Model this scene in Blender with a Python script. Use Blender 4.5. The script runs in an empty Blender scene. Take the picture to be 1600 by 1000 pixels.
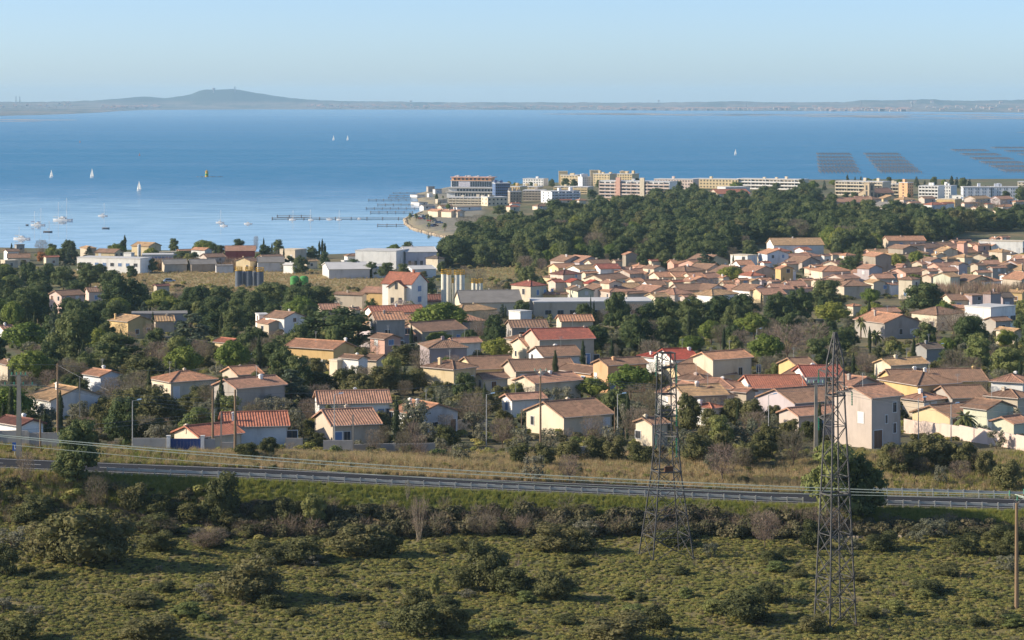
import bpy, math, random
import numpy as np
from mathutils import Vector, Euler, noise as mnoise
R = random.Random(7)
NR = np.random.RandomState(11)
S = bpy.context.scene
COL = S.collection
rad = math.radians

# ------------------------------------------------------------------ camera, sky, sun, exposure
F, HY, H, CX = 4000.0, 150.0, 70.0, 800.0        # focal length (px of a 1600 px wide picture), horizon row, eye height
cam_d = bpy.data.cameras.new('camera'); cam = bpy.data.objects.new('camera', cam_d); COL.objects.link(cam)
cam.location = (0, 0, H); cam.rotation_euler = (rad(90), 0, 0)
cam_d.sensor_width = 36; cam_d.lens = 36 * F / 1600; cam_d.shift_y = -(500 - HY) / 1600
cam_d.clip_start = 1; cam_d.clip_end = 80000
S.camera = cam
SUN = Vector((-0.92, -0.06, 0.44)).normalized()
world = bpy.data.worlds.new('World'); S.world = world; world.use_nodes = True
wn = world.node_tree.nodes; wl = world.node_tree.links
sky = wn.new('ShaderNodeTexSky'); sky.sky_type = 'NISHITA'; sky.sun_disc = False
sky.sun_elevation = math.asin(SUN.z); sky.sun_rotation = math.atan2(SUN.x, SUN.y)
sky.altitude = 100; sky.air_density = 0.55; sky.dust_density = 0.62; sky.ozone_density = 3.4
wl.new(sky.outputs[0], wn['Background'].inputs[0]); wn['Background'].inputs[1].default_value = 0.145
sun_d = bpy.data.lights.new('sun', 'SUN'); sun_d.energy = 4.8; sun_d.angle = rad(0.6); sun_d.color = (1.0, 0.88, 0.70)
sun = bpy.data.objects.new('sun', sun_d); COL.objects.link(sun)
sun.rotation_euler = (-SUN).to_track_quat('-Z', 'Y').to_euler(); sun.location = SUN * 500
S.view_settings.view_transform = 'Standard'; S.view_settings.look = 'None'
S.view_settings.gamma = 1; S.view_settings.use_curve_mapping = False; S.view_settings.exposure = 0.36
S.cycles.max_bounces = 6; S.cycles.diffuse_bounces = 2; S.cycles.glossy_bounces = 2; S.cycles.transparent_max_bounces = 6
S.cycles.volume_bounces = 3; S.cycles.use_denoising = True
S.render.film_transparent = False

# ------------------------------------------------------------------ ground shape
def interp(x, xs, ys): return np.interp(x, xs, ys)
_RX = [-400, 0, 165, 400, 600, 800, 1000, 1200, 1600, 2000]
_RY = [700, 724, 731, 740, 750, 759, 767, 777, 788, 793]
D_ROAD = 304.0
def road_z(x):
    px = CX + np.asarray(x, float) * F / D_ROAD
    return H - (interp(px, _RX, _RY) - HY) * D_ROAD / F
SHORE_PX = [(-900, 387), (-400, 387), (0, 388), (150, 391), (300, 393), (430, 395), (500, 399), (560, 397), (640, 393), (690, 389), (716, 382),
            (708, 373), (672, 365), (646, 358), (635, 350), (633, 343), (645, 338), (660, 332), (664, 322), (655, 312), (648, 304),
            (668, 299), (700, 293), (780, 290), (900, 287), (1100, 285), (1300, 284), (1600, 283), (2400, 282)]
def on_water(px, py):
    d = H * F / (py - HY); return ((px - CX) * d / F, d)
SHORE = [on_water(*p) for p in SHORE_PX]
POLY = np.array(SHORE + [(3000, 2100), (3000, -500), (-3000, -500), (-3000, SHORE[0][1])])
def shore_dist(x, y):
    x = np.asarray(x, float); y = np.asarray(y, float)
    best = np.full(x.shape, 1e9); inside = np.zeros(x.shape, bool)
    n = len(POLY)
    for i in range(n):
        ax, ay = POLY[i]; bx, by = POLY[(i + 1) % n]
        if i < len(SHORE) - 1:
            dx, dy = bx - ax, by - ay
            t = np.clip(((x - ax) * dx + (y - ay) * dy) / (dx * dx + dy * dy), 0, 1)
            best = np.minimum(best, np.hypot(x - ax - t * dx, y - ay - t * dy))
        c = (ay > y) != (by > y)
        with np.errstate(divide='ignore', invalid='ignore'):
            inside ^= c & (x < (bx - ax) * (y - ay) / (by - ay + 1e-12) + ax)
    return np.where(inside, best, -best)
_PY = [-100, 0, 60, 110, 170, 225, 292, 318, 345, 400, 460, 537, 620, 697, 785, 873, 960, 1049, 1130, 2300]
_PZ = [68, 66.5, 52, 38, 24.5, 20.2, 20.0, 23.7, 22.6, 20.2, 18, 15, 11.8, 9, 6.5, 4.5, 3.1, 2.1, 1.6, 1.6]
_QZ = [68, 66.5, 52, 38, 24.5, 20.2, 20.0, 23.7, 22.9, 20.3, 18, 15, 11.8, 9, 6.7, 5.2, 5.0, 5.0, 5.0, 3.0]
def wob(x, y, s, k=0.0):
    return np.sin(x / s + 1.3 + k) * np.cos(y / (s * 1.27) - .7 + k) + .5 * np.sin(x / (s * .43) + y / (s * .61) + k)
def ground(x, y):
    x = np.asarray(x, float); y = np.asarray(y, float)
    px = CX + x * F / np.maximum(y, 30)
    w = np.clip((px - 700) / 250, 0, 1); w = w * w * (3 - 2 * w)
    z = interp(y, _PY, _PZ) * (1 - w) + interp(y, _PY, _QZ) * w
    rz = road_z(x)
    mid = interp(y, [225, 292, 309, 320, 334, 460], [0, 0, 1, .95, .12, 0])
    z = z + (rz - 23.7) * np.where(y > 296, mid, 0)
    z = z + np.where((y > 160) & (y < 330), wob(x, y, 9.0) * .28 + wob(x, y, 3.1, 2) * .08, 0) * interp(y, [160, 230, 285, 293], [0, 1, 1, .2])
    # the field at the left rises towards the road bank
    z = z + interp(px, [-300, 100, 420], [2.2, 1.6, 0]) * interp(y, [230, 268, 290, 296], [0, 1, 1, 0])
    # road embankment
    k = np.clip((y - 291) / 8.0, 0, 1); k = k * k * (3 - 2 * k)
    emb = 20.0 + interp(px, [-300, 100, 420], [2.2, 1.6, 0])
    z = np.where((y > 291) & (y < 300), emb + (rz - .12 - emb) * k, z)
    z = np.where((y >= 298.8) & (y <= 309.2), rz - .12, z)
    z = np.where((y > 309.2) & (y < 314), z + (rz - .12 - z) * (314 - y) / 4.8, z)
    sd = shore_dist(x, y)
    lim = np.where(sd > 0, .35 + sd * .07, sd * .12)
    return np.where(y > 700, np.minimum(z, lim), z)
def g1(x, y): return float(ground(np.array([x]), np.array([y]))[0])
_DD = np.concatenate([np.arange(150, 340, .5), np.arange(340, 2300, 4.0)])
def hit(px, py, h=0.0, start=312, stop=2300):
    """first distance at which the line of sight of (px,py) comes down to h metres above the ground"""
    d = _DD[(_DD >= start) & (_DD <= stop)]; x = (px - CX) * d / F
    a = H - (py - HY) * d / F - (ground(x, d) + h)
    i = np.nonzero(a <= 0)[0]
    if not len(i): return float(stop)
    j = i[0]
    return float(d[j]) if j == 0 else float(d[j - 1] + (d[j] - d[j - 1]) * a[j - 1] / (a[j - 1] - a[j] + 1e-9))
def pos(px, d): return (px - CX) * d / F
def to_px(x, y, z): return CX + x * F / y, HY + (H - z) * F / y

# ------------------------------------------------------------------ materials
def lin(c):
    return tuple(((v / 255) / 12.92 if v / 255 <= .04045 else ((v / 255 + .055) / 1.055) ** 2.4) for v in c)
def nodes(name):
    m = bpy.data.materials.new(name); m.use_nodes = True
    nt = m.node_tree; return m, nt, nt.nodes, nt.links, nt.nodes['Principled BSDF']
def mixc(N, L, a, b, fac, mode='MIX'):
    n = N.new('ShaderNodeMix'); n.data_type = 'RGBA'; n.blend_type = mode; n.clamp_factor = True
    for sock, v in ((n.inputs[6], a), (n.inputs[7], b), (n.inputs[0], fac)):
        if hasattr(v, 'links'): L.new(v, sock)
        elif isinstance(v, (int, float)): sock.default_value = v
        else: sock.default_value = (*v, 1)
    return n.outputs[2]
def noise(N, L, scale, detail=3, rough=.55, vec=None, stretch=None):
    n = N.new('ShaderNodeTexNoise'); n.inputs['Scale'].default_value = scale; n.inputs['Detail'].default_value = detail; n.inputs['Roughness'].default_value = rough
    if vec is None:
        t = N.new('ShaderNodeTexCoord'); vec = t.outputs['Object']
    if stretch:
        mp = N.new('ShaderNodeMapping'); mp.inputs['Scale'].default_value = stretch; L.new(vec, mp.inputs[0]); vec = mp.outputs[0]
    L.new(vec, n.inputs['Vector']); return n.outputs['Fac']
def ramp(N, L, fac, lo, hi):
    n = N.new('ShaderNodeMapRange'); n.inputs[1].default_value = lo; n.inputs[2].default_value = hi; n.clamp = True
    L.new(fac, n.inputs[0]); return n.outputs[0]
def worldpos(N):
    return N.new('ShaderNodeNewGeometry').outputs['Position']
_M = {}
def surf(name, col, var=.25, scale=.8, rough=.85, bump=0, dirt=None, stretch=None):
    """a plain painted, rendered or metal surface with grain and wear"""
    if name in _M: return _M[name]
    m, nt, N, L, P = nodes(name)
    f = noise(N, L, scale, 5, .65, stretch=stretch)
    c = mixc(N, L, tuple(v * (1 - var) for v in col), tuple(min(1, v * (1 + var * .7)) for v in col), ramp(N, L, f, .3, .7))
    oi = N.new('ShaderNodeObjectInfo')
    if dirt:
        g = noise(N, L, .35, 4, .7, stretch=(1, 1, .25))
        c = mixc(N, L, c, dirt, ramp(N, L, g, .55, .85))
    L.new(c, P.inputs['Base Color']); P.inputs['Roughness'].default_value = rough
    if bump:
        b = N.new('ShaderNodeBump'); b.inputs['Strength'].default_value = bump; b.inputs['Distance'].default_value = .05
        L.new(noise(N, L, scale * 8, 3), b.inputs['Height']); L.new(b.outputs[0], P.inputs['Normal'])
    _M[name] = m; return m
def tiles(name, col, dark):
    """clay roof tiles: colour differs from tile to tile, lichen in patches"""
    if name in _M: return _M[name]
    m, nt, N, L, P = nodes(name)
    t = N.new('ShaderNodeTexCoord')
    v = N.new('ShaderNodeTexVoronoi'); v.inputs['Scale'].default_value = 2.4; L.new(t.outputs['Object'], v.inputs['Vector'])
    sp = N.new('ShaderNodeSeparateColor'); L.new(v.outputs['Color'], sp.inputs[0])
    c = mixc(N, L, tuple(x * .72 for x in col), tuple(min(1, x * 1.22) for x in col), sp.outputs[0])
    f = noise(N, L, .55, 5, .7)
    c = mixc(N, L, c, dark, ramp(N, L, f, .42, .78))
    f2 = noise(N, L, 2.2, 3, .6)
    c = mixc(N, L, c, (.30, .25, .17), ramp(N, L, f2, .62, .9))
    L.new(c, P.inputs['Base Color']); P.inputs['Roughness'].default_value = .9
    _M[name] = m; return m
def leaf(name, col, col2, per=.35, thin=.30):
    """foliage: colour differs from plant to plant and from leaf cluster to leaf cluster"""
    if name in _M: return _M[name]
    m, nt, N, L, P = nodes(name)
    oi = N.new('ShaderNodeObjectInfo'); g = N.new('ShaderNodeNewGeometry')
    c = mixc(N, L, col, col2, g.outputs['Random Per Island'])
    hs = N.new('ShaderNodeHueSaturation'); hs.inputs['Saturation'].default_value = 1.0
    ma = N.new('ShaderNodeMath'); ma.operation = 'MULTIPLY_ADD'; ma.inputs[1].default_value = per; ma.inputs[2].default_value = 1 - per / 2
    L.new(oi.outputs['Random'], ma.inputs[0]); L.new(ma.outputs[0], hs.inputs['Value'])
    mb = N.new('ShaderNodeMath'); mb.operation = 'MULTIPLY_ADD'; mb.inputs[1].default_value = -.05; mb.inputs[2].default_value = .52
    L.new(oi.outputs['Random'], mb.inputs[0]); L.new(mb.outputs[0], hs.inputs['Hue'])
    L.new(c, hs.inputs['Color']); L.new(hs.outputs[0], P.inputs['Base Color'])
    P.inputs['Roughness'].default_value = .75; P.inputs['Specular IOR Level'].default_value = .2
    tr = N.new('ShaderNodeBsdfTranslucent'); L.new(hs.outputs[0], tr.inputs[0]); mx = N.new('ShaderNodeMixShader'); mx.inputs[0].default_value = thin
    L.new(P.outputs[0], mx.inputs[1]); L.new(tr.outputs[0], mx.inputs[2]); L.new(mx.outputs[0], N['Material Output'].inputs['Surface'])
    _M[name] = m; return m
def paler(v): m = sum(v) / 3; return tuple(min(240, (x * .72 + m * .28) * 1.06 + 8) for x in v)
WALL = {k: surf('render_' + k, lin(paler(v)), .10, .5, .9, .25, dirt=tuple(x * .72 for x in lin(v))) for k, v in dict(
    white=(222, 216, 205), cream=(206, 186, 152), beige=(186, 166, 138), yellow=(210, 168, 96), yelloworange=(212, 166, 90), orange=(214, 152, 96),
    salmon=(208, 148, 122), pink=(206, 168, 150), pinkcream=(206, 178, 158), pinkbeige=(184, 164, 146), greybeige=(160, 148, 134), taupe=(150, 134, 112),
    grey=(140, 136, 130), palegrey=(186, 184, 180), lilac=(176, 160, 160), mauve=(158, 138, 136), lilacgrey=(184, 178, 184), palegreen=(190, 190, 158),
    yellowcream=(206, 178, 124), redwall=(168, 56, 46), concrete=(156, 150, 140), bluewhite=(200, 202, 206), blue=(72, 100, 146)).items()}
def warmer(v): m = sum(v) / 3; return tuple(min(228, (x * .72 + m * .28) * 1.06 + c) for x, c in zip(v, (8, 6, 3)))
ROOF = {k: tiles('clay_tiles_' + k, lin(warmer(v)), lin(warmer(w))) for k, (v, w) in dict(
    terracotta=((178, 122, 92), (140, 102, 80)), orange=((192, 128, 88), (152, 106, 78)), redorange=((184, 100, 70), (146, 84, 62)), red=((170, 82, 62), (130, 70, 58)),
    brightred=((178, 62, 44), (150, 58, 44)), darkred=((128, 72, 60), (100, 64, 56)), brown=((150, 108, 80), (112, 86, 68)), tan=((186, 142, 92), (146, 112, 76)),
    dark=((96, 82, 72), (78, 70, 64))).items()}
ROOF['grey'] = surf('grey_roof_sheet', lin((140, 134, 126)), .18, .4, .8); ROOF['white'] = surf('white_roof_sheet', lin((214, 210, 202)), .12, .3, .6)
ROOF['whiteroof'] = ROOF['white']
GLASS = surf('window_glass', (.05, .06, .075), .3, .4, .12); SHUT = surf('white_shutter', lin((226, 224, 220)), .08, 2, .6)
BLUEW = surf('blue_shutter', lin((110, 140, 180)), .1, 2, .6); BROWNW = surf('brown_shutter', lin((120, 88, 66)), .15, 2, .7)
DARKW = surf('dark_opening', (.035, .035, .04), .3, 1, .5)
STEEL = surf('galvanised_steel', lin((186, 186, 180)), .22, 1.2, .55, dirt=lin((104, 92, 80))); STEEL.node_tree.nodes['Principled BSDF'].inputs['Metallic'].default_value = .1
TOWERM = surf('weathered_lattice_steel', lin((84, 82, 80)), .3, .9, .6, dirt=lin((84, 68, 58)))
WOOD = surf('weathered_pole_wood', lin((140, 116, 90)), .25, 1.5, .9, stretch=(6, 6, .4)); CONC = surf('pole_concrete', lin((168, 158, 140)), .15, 1.5, .9)
BLUEP = surf('blue_paint', lin((38, 66, 124)), .12, 1, .5); YELP = surf('yellow_paint', lin((204, 160, 40)), .18, 1, .6)
SILO = surf('cream_silo_steel', lin((232, 226, 206)), .06, .5, .6, dirt=lin((196, 178, 146))); SILOD = surf('slate_blue_silo_steel', lin((88, 98, 112)), .15, .5, .55)
GREENT = surf('green_tank_paint', lin((76, 150, 70)), .1, .5, .5); GINS = surf('green_glass_insulator', lin((30, 130, 96)), .2, 3, .2)
HULLW = surf('white_gelcoat', lin((206, 208, 208)), .05, 1, .35); HULLD = surf('dark_hull_paint', lin((48, 54, 66)), .1, 1, .4); SAIL = surf('sail_cloth', lin((232, 228, 216)), .05, 1, .8)
SPAR = surf('mast_wood', lin((190, 160, 120)), .1, 1, .6); TIMBER = surf('dark_wet_timber', lin((126, 116, 110)), .3, .4, .9); WIRE = surf('aluminium_cable', lin((176, 186, 172)), .1, .2, .5)
WIRED = surf('dark_cable', lin((120, 122, 124)), .1, .2, .6); TYRE = surf('black_rubber', (.02, .02, .02), .2, 3, .8)
STONE = surf('shore_rock', lin((176, 158, 132)), .3, .8, .95); BARK = surf('grey_bark', lin((110, 94, 78)), .3, 3, .95, stretch=(4, 4, 1))
PINKW = surf('pink_panel', lin((196, 152, 136)), .08, .5, .9); PALEP = surf('pale_paving', lin((190, 176, 150)), .2, .6, .9)

# ------------------------------------------------------------------ mesh and object helpers
class MB:
    def __init__(s): s.v = []; s.f = []
    def add(s, vs, fs):
        o = len(s.v); s.v += [tuple(p) for p in vs]; s.f += [tuple(i + o for i in f) for f in fs]; return s
    def box(s, a, b):
        (x0, y0, z0), (x1, y1, z1) = a, b
        return s.add([(x0, y0, z0), (x1, y0, z0), (x1, y1, z0), (x0, y1, z0), (x0, y0, z1), (x1, y0, z1), (x1, y1, z1), (x0, y1, z1)],
                     [(3, 2, 1, 0), (4, 5, 6, 7), (0, 1, 5, 4), (1, 2, 6, 5), (2, 3, 7, 6), (3, 0, 4, 7)])
    def bar(s, p, q, w, w2=None, sides=4):
        p = Vector(p); q = Vector(q); d = (q - p)
        if d.length < 1e-6: return s
        d.normalize(); up = Vector((0, 0, 1)) if abs(d.z) < .9 else Vector((1, 0, 0))
        a = d.cross(up).normalized(); b = d.cross(a); w2 = w if w2 is None else w2
        vs = []
        for c, r in ((p, w), (q, w2)):
            for i in range(sides):
                t = 2 * math.pi * (i + .5) / sides; vs.append(c + (a * math.cos(t) + b * math.sin(t)) * r)
        n = sides
        return s.add(vs, [(i, (i + 1) % n, n + (i + 1) % n, n + i) for i in range(n)] + [tuple(range(n - 1, -1, -1)), tuple(range(n, 2 * n))])
    def lathe(s, prof, n=16, c=(0, 0)):
        vs = [(c[0] + r * math.cos(2 * math.pi * i / n), c[1] + r * math.sin(2 * math.pi * i / n), z) for r, z in prof for i in range(n)]
        fs = [(k * n + i, k * n + (i + 1) % n, (k + 1) * n + (i + 1) % n, (k + 1) * n + i) for k in range(len(prof) - 1) for i in range(n)]
        fs += [tuple(range(n - 1, -1, -1)), tuple(range((len(prof) - 1) * n, len(prof) * n))]
        return s.add(vs, fs)
    def mesh(s, name, m):
        me = bpy.data.meshes.new(name); me.from_pydata(s.v, [], s.f)
        if m: me.materials.append(m)
        return me
    def build(s, name, m, parent=None, **k): return obj(name, s.mesh(name, m), parent, **k)
def obj(name, data, parent=None, loc=None, rz=None, scale=None):
    o = bpy.data.objects.new(name, data); COL.objects.link(o)
    if parent is not None: o.parent = parent
    if loc is not None: o.location = loc
    if rz is not None: o.rotation_euler = (0, 0, rz)
    if scale is not None: o.scale = scale
    return o
def tag(o, label=None, cat=None, group=None, kind=None):
    if label: o['label'] = label
    if cat: o['category'] = cat
    if group: o['group'] = group
    if kind: o['kind'] = kind
    return o
def empty(name, loc, rz=0.0, **k):
    o = obj(name, None, None, loc, rz); o.empty_display_size = .5; return o
def smooth(o):
    o.data.polygons.foreach_set('use_smooth', [True] * len(o.data.polygons)); return o
MARKS = []          # landmarks that labels refer to: (short name, px, py, distance)
NAMELESS = []       # things that get their label at the end: (object, description, plural noun, px, py, distance)
SHOW = []           # what the picture shows of each building, as (x0, y0, x1, y1, distance), so that planting leaves it in view

# ------------------------------------------------------------------ the ground sheet
def build_ground():
    ys = np.concatenate([np.arange(-80, 225, 12), np.arange(225, 288, 1.6), np.arange(288, 316, .55), np.arange(316, 480, 2.2), np.arange(480, 900, 5), np.arange(900, 2260, 10)])
    us = np.linspace(-.36, .36, 241)
    Y, U = np.meshgrid(ys, us, indexing='ij'); X = U * (np.abs(Y) + 120)
    X[Y > 1500] += 0
    Z = ground(X, Y)
    ny, nx = X.shape
    v = np.stack([X, Y, Z], -1).reshape(-1, 3)
    i = (np.arange(ny - 1)[:, None] * nx + np.arange(nx - 1)[None]).reshape(-1)
    f = np.stack([i, i + 1, i + nx + 1, i + nx], 1)
    zc = v[f, 2].max(1); f = f[zc > -3]
    me = bpy.data.meshes.new('ground'); me.from_pydata(v.tolist(), [], f.tolist())
    # what grows or lies on each stretch of ground
    px = CX + X * F / np.maximum(Y, 40)
    n1 = wob(X, Y, 6.0); n2 = wob(X, Y, 17.0, 1.7)
    sc = np.array([.22, .19, .08]); gr = np.array([.20, .205, .06]); dry = np.array([.42, .32, .165]); gar = np.array([.15, .135, .075]); sand = np.array([.40, .34, .25]); soil = np.array([.19, .155, .11])
    c = np.zeros(X.shape + (3,)); c[:] = gar
    def put(mask, col):
        m = np.clip(mask, 0, 1)[..., None]; c[:] = c * (1 - m) + col * m
    put((n2 > .2) * .5 * (Y > 340), np.array([.12, .15, .055])); put((n2 < -.6) * .5 * (Y > 340), dry * .7)
    put(Y < 292, sc); put((Y >= 291) * (Y < 296), soil); put((Y >= 294.5) * (Y < 300), gr)
    put((Y > 308.5) * (Y < 336) * np.clip(.8 + n1 * .5, 0, 1) * np.clip((px - 330) / 60, 0, 1) * np.clip((1250 - px) / 80, .25, 1), dry)
    put((Y > 308.5) * (Y < 318) * (px > 1060) * .8, np.array([.15, .17, .05]))
    py = HY + (H - Z) * F / np.maximum(Y, 40)
    put((px > 90) * (px < 610) * (Y > 845) * (Y < 985), dry * .95)
    put((px > 745) * (px < 905) * (Y > 860) * (Y < 1010), np.array([.24, .21, .085]))
    put((px > 1455) * (px < 1600) * (Y > 790) * (Y < 850), dry * .85)
    sd = shore_dist(X, Y); put((sd > -6) * (sd < 9) * (Y > 900), sand); put((px > 640) * (px < 760) * (sd > 6) * (sd < 70) * (Y > 1200), np.array([.26, .24, .22]))
    a = me.color_attributes.new('cover', 'FLOAT_COLOR', 'POINT')
    a.data.foreach_set('color', np.concatenate([c.reshape(-1, 3), np.ones((c.shape[0] * c.shape[1], 1))], 1).astype(np.float32).ravel())
    m, nt, N, L, P = nodes('earth_and_herbs')
    at = N.new('ShaderNodeAttribute'); at.attribute_name = 'cover'
    w = worldpos(N)
    f1 = noise(N, L, 1.1, 6, .7, w); f2 = noise(N, L, .16, 4, .6, w)
    col = mixc(N, L, at.outputs['Color'], (.5, .5, .5), 0.0)
    col = mixc(N, L, col, mixc(N, L, (.55, .55, .5), (1.35, 1.3, 1.2), ramp(N, L, f1, .3, .7)), 1.0, 'MULTIPLY')
    col = mixc(N, L, col, mixc(N, L, (.75, .85, .7), (1.2, 1.1, 1.0), ramp(N, L, f2, .35, .65)), 1.0, 'MULTIPLY')
    L.new(col, P.inputs['Base Color']); P.inputs['Roughness'].default_value = .95
    b = N.new('ShaderNodeBump'); b.inputs['Strength'].default_value = .6; b.inputs['Distance'].default_value = .3; L.new(f1, b.inputs['Height']); L.new(b.outputs[0], P.inputs['Normal'])
    me.materials.append(m); me.polygons.foreach_set('use_smooth', [True] * len(me.polygons))
    tag(obj('ground', me), 'scrubby hillside, village ground and wooded spit running down to the lagoon', kind='structure')
build_ground()

# ------------------------------------------------------------------ the lagoon
def build_water():
    m, nt, N, L, P = nodes('lagoon_water')
    N.remove(P); out = N['Material Output']
    w = worldpos(N); sep = N.new('ShaderNodeSeparateXYZ'); L.new(w, sep.inputs[0])
    # wind: sheltered and calm near the shore, ruffled in the open, long streaks of each
    streak = noise(N, L, 1.0, 5, .6, w, (.0009, .006, 1)); fine = noise(N, L, 1.0, 4, .6, w, (.035, .055, 1))
    calm = N.new('ShaderNodeMapRange'); calm.inputs[1].default_value = 1150; calm.inputs[2].default_value = 2300; calm.inputs[3].default_value = .86; calm.inputs[4].default_value = .10
    calm.interpolation_type = 'SMOOTHSTEP'
    ad = N.new('ShaderNodeMath'); ad.operation = 'MULTIPLY_ADD'; ad.inputs[1].default_value = 900; L.new(streak, ad.inputs[0]); 
    sb = N.new('ShaderNodeMath'); sb.operation = 'SUBTRACT'; L.new(sep.outputs[1], sb.inputs[0]); sb.inputs[1].default_value = 450; L.new(sb.outputs[0], ad.inputs[2])
    L.new(ad.outputs[0], calm.inputs[0])
    far = N.new('ShaderNodeMapRange'); far.inputs[1].default_value = 3600; far.inputs[2].default_value = 9500; far.inputs[3].default_value = 0; far.inputs[4].default_value = .34; L.new(sep.outputs[1], far.inputs[0])
    s1 = N.new('ShaderNodeMath'); s1.operation = 'ADD'; L.new(calm.outputs[0], s1.inputs[0]); L.new(far.outputs[0], s1.inputs[1])
    s2 = N.new('ShaderNodeMath'); s2.operation = 'MULTIPLY_ADD'; s2.inputs[1].default_value = .8; s2.inputs[2].default_value = -.40; L.new(fine, s2.inputs[0])
    s3 = N.new('ShaderNodeMath'); s3.operation = 'MULTIPLY_ADD'; s3.inputs[1].default_value = .45; s3.inputs[2].default_value = -.22; L.new(streak, s3.inputs[0])
    a1 = N.new('ShaderNodeMath'); L.new(s1.outputs[0], a1.inputs[0]); L.new(s2.outputs[0], a1.inputs[1])
    a2 = N.new('ShaderNodeMath'); a2.use_clamp = True; L.new(a1.outputs[0], a2.inputs[0]); L.new(s3.outputs[0], a2.inputs[1])
    deep = N.new('ShaderNodeBsdfDiffuse'); deep.inputs[0].default_value = (.058, .225, .40, 1)  # diffuse blue stands in for the upper sky mirrored by the waves
    gl = N.new('ShaderNodeBsdfGlossy'); gl.inputs[0].default_value = (.88, .87, .87, 1); gl.inputs['Roughness'].default_value = .16
    ro = N.new('ShaderNodeMapRange'); ro.inputs[1].default_value = .1; ro.inputs[2].default_value = .8; ro.inputs[3].default_value = .26; ro.inputs[4].default_value = .035; L.new(s1.outputs[0], ro.inputs[0]); L.new(ro.outputs[0], gl.inputs['Roughness'])
    mx = N.new('ShaderNodeMixShader'); L.new(a2.outputs[0], mx.inputs[0]); L.new(deep.outputs[0], mx.inputs[1]); L.new(gl.outputs[0], mx.inputs[2]); L.new(mx.outputs[0], out.inputs['Surface'])
    b = N.new('ShaderNodeBump'); b.inputs['Strength'].default_value = .08; b.inputs['Distance'].default_value = 1.0
    L.new(fine, b.inputs['Height']); L.new(b.outputs[0], gl.inputs['Normal'])
    mb = MB(); xs = [-9000, -3000, 0, 3000, 9000]; yy = [880, 1500, 3000, 6000, 10000, 16500]
    mb.v = [(x, y, 0) for y in yy for x in xs]; mb.f = [(j * 5 + i, j * 5 + i + 1, j * 5 + i + 6, j * 5 + i + 5) for j in range(5) for i in range(4)]
    tag(mb.build('water', m), 'wide blue lagoon, pale and calm by the near shore', kind='structure')
build_water()

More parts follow.
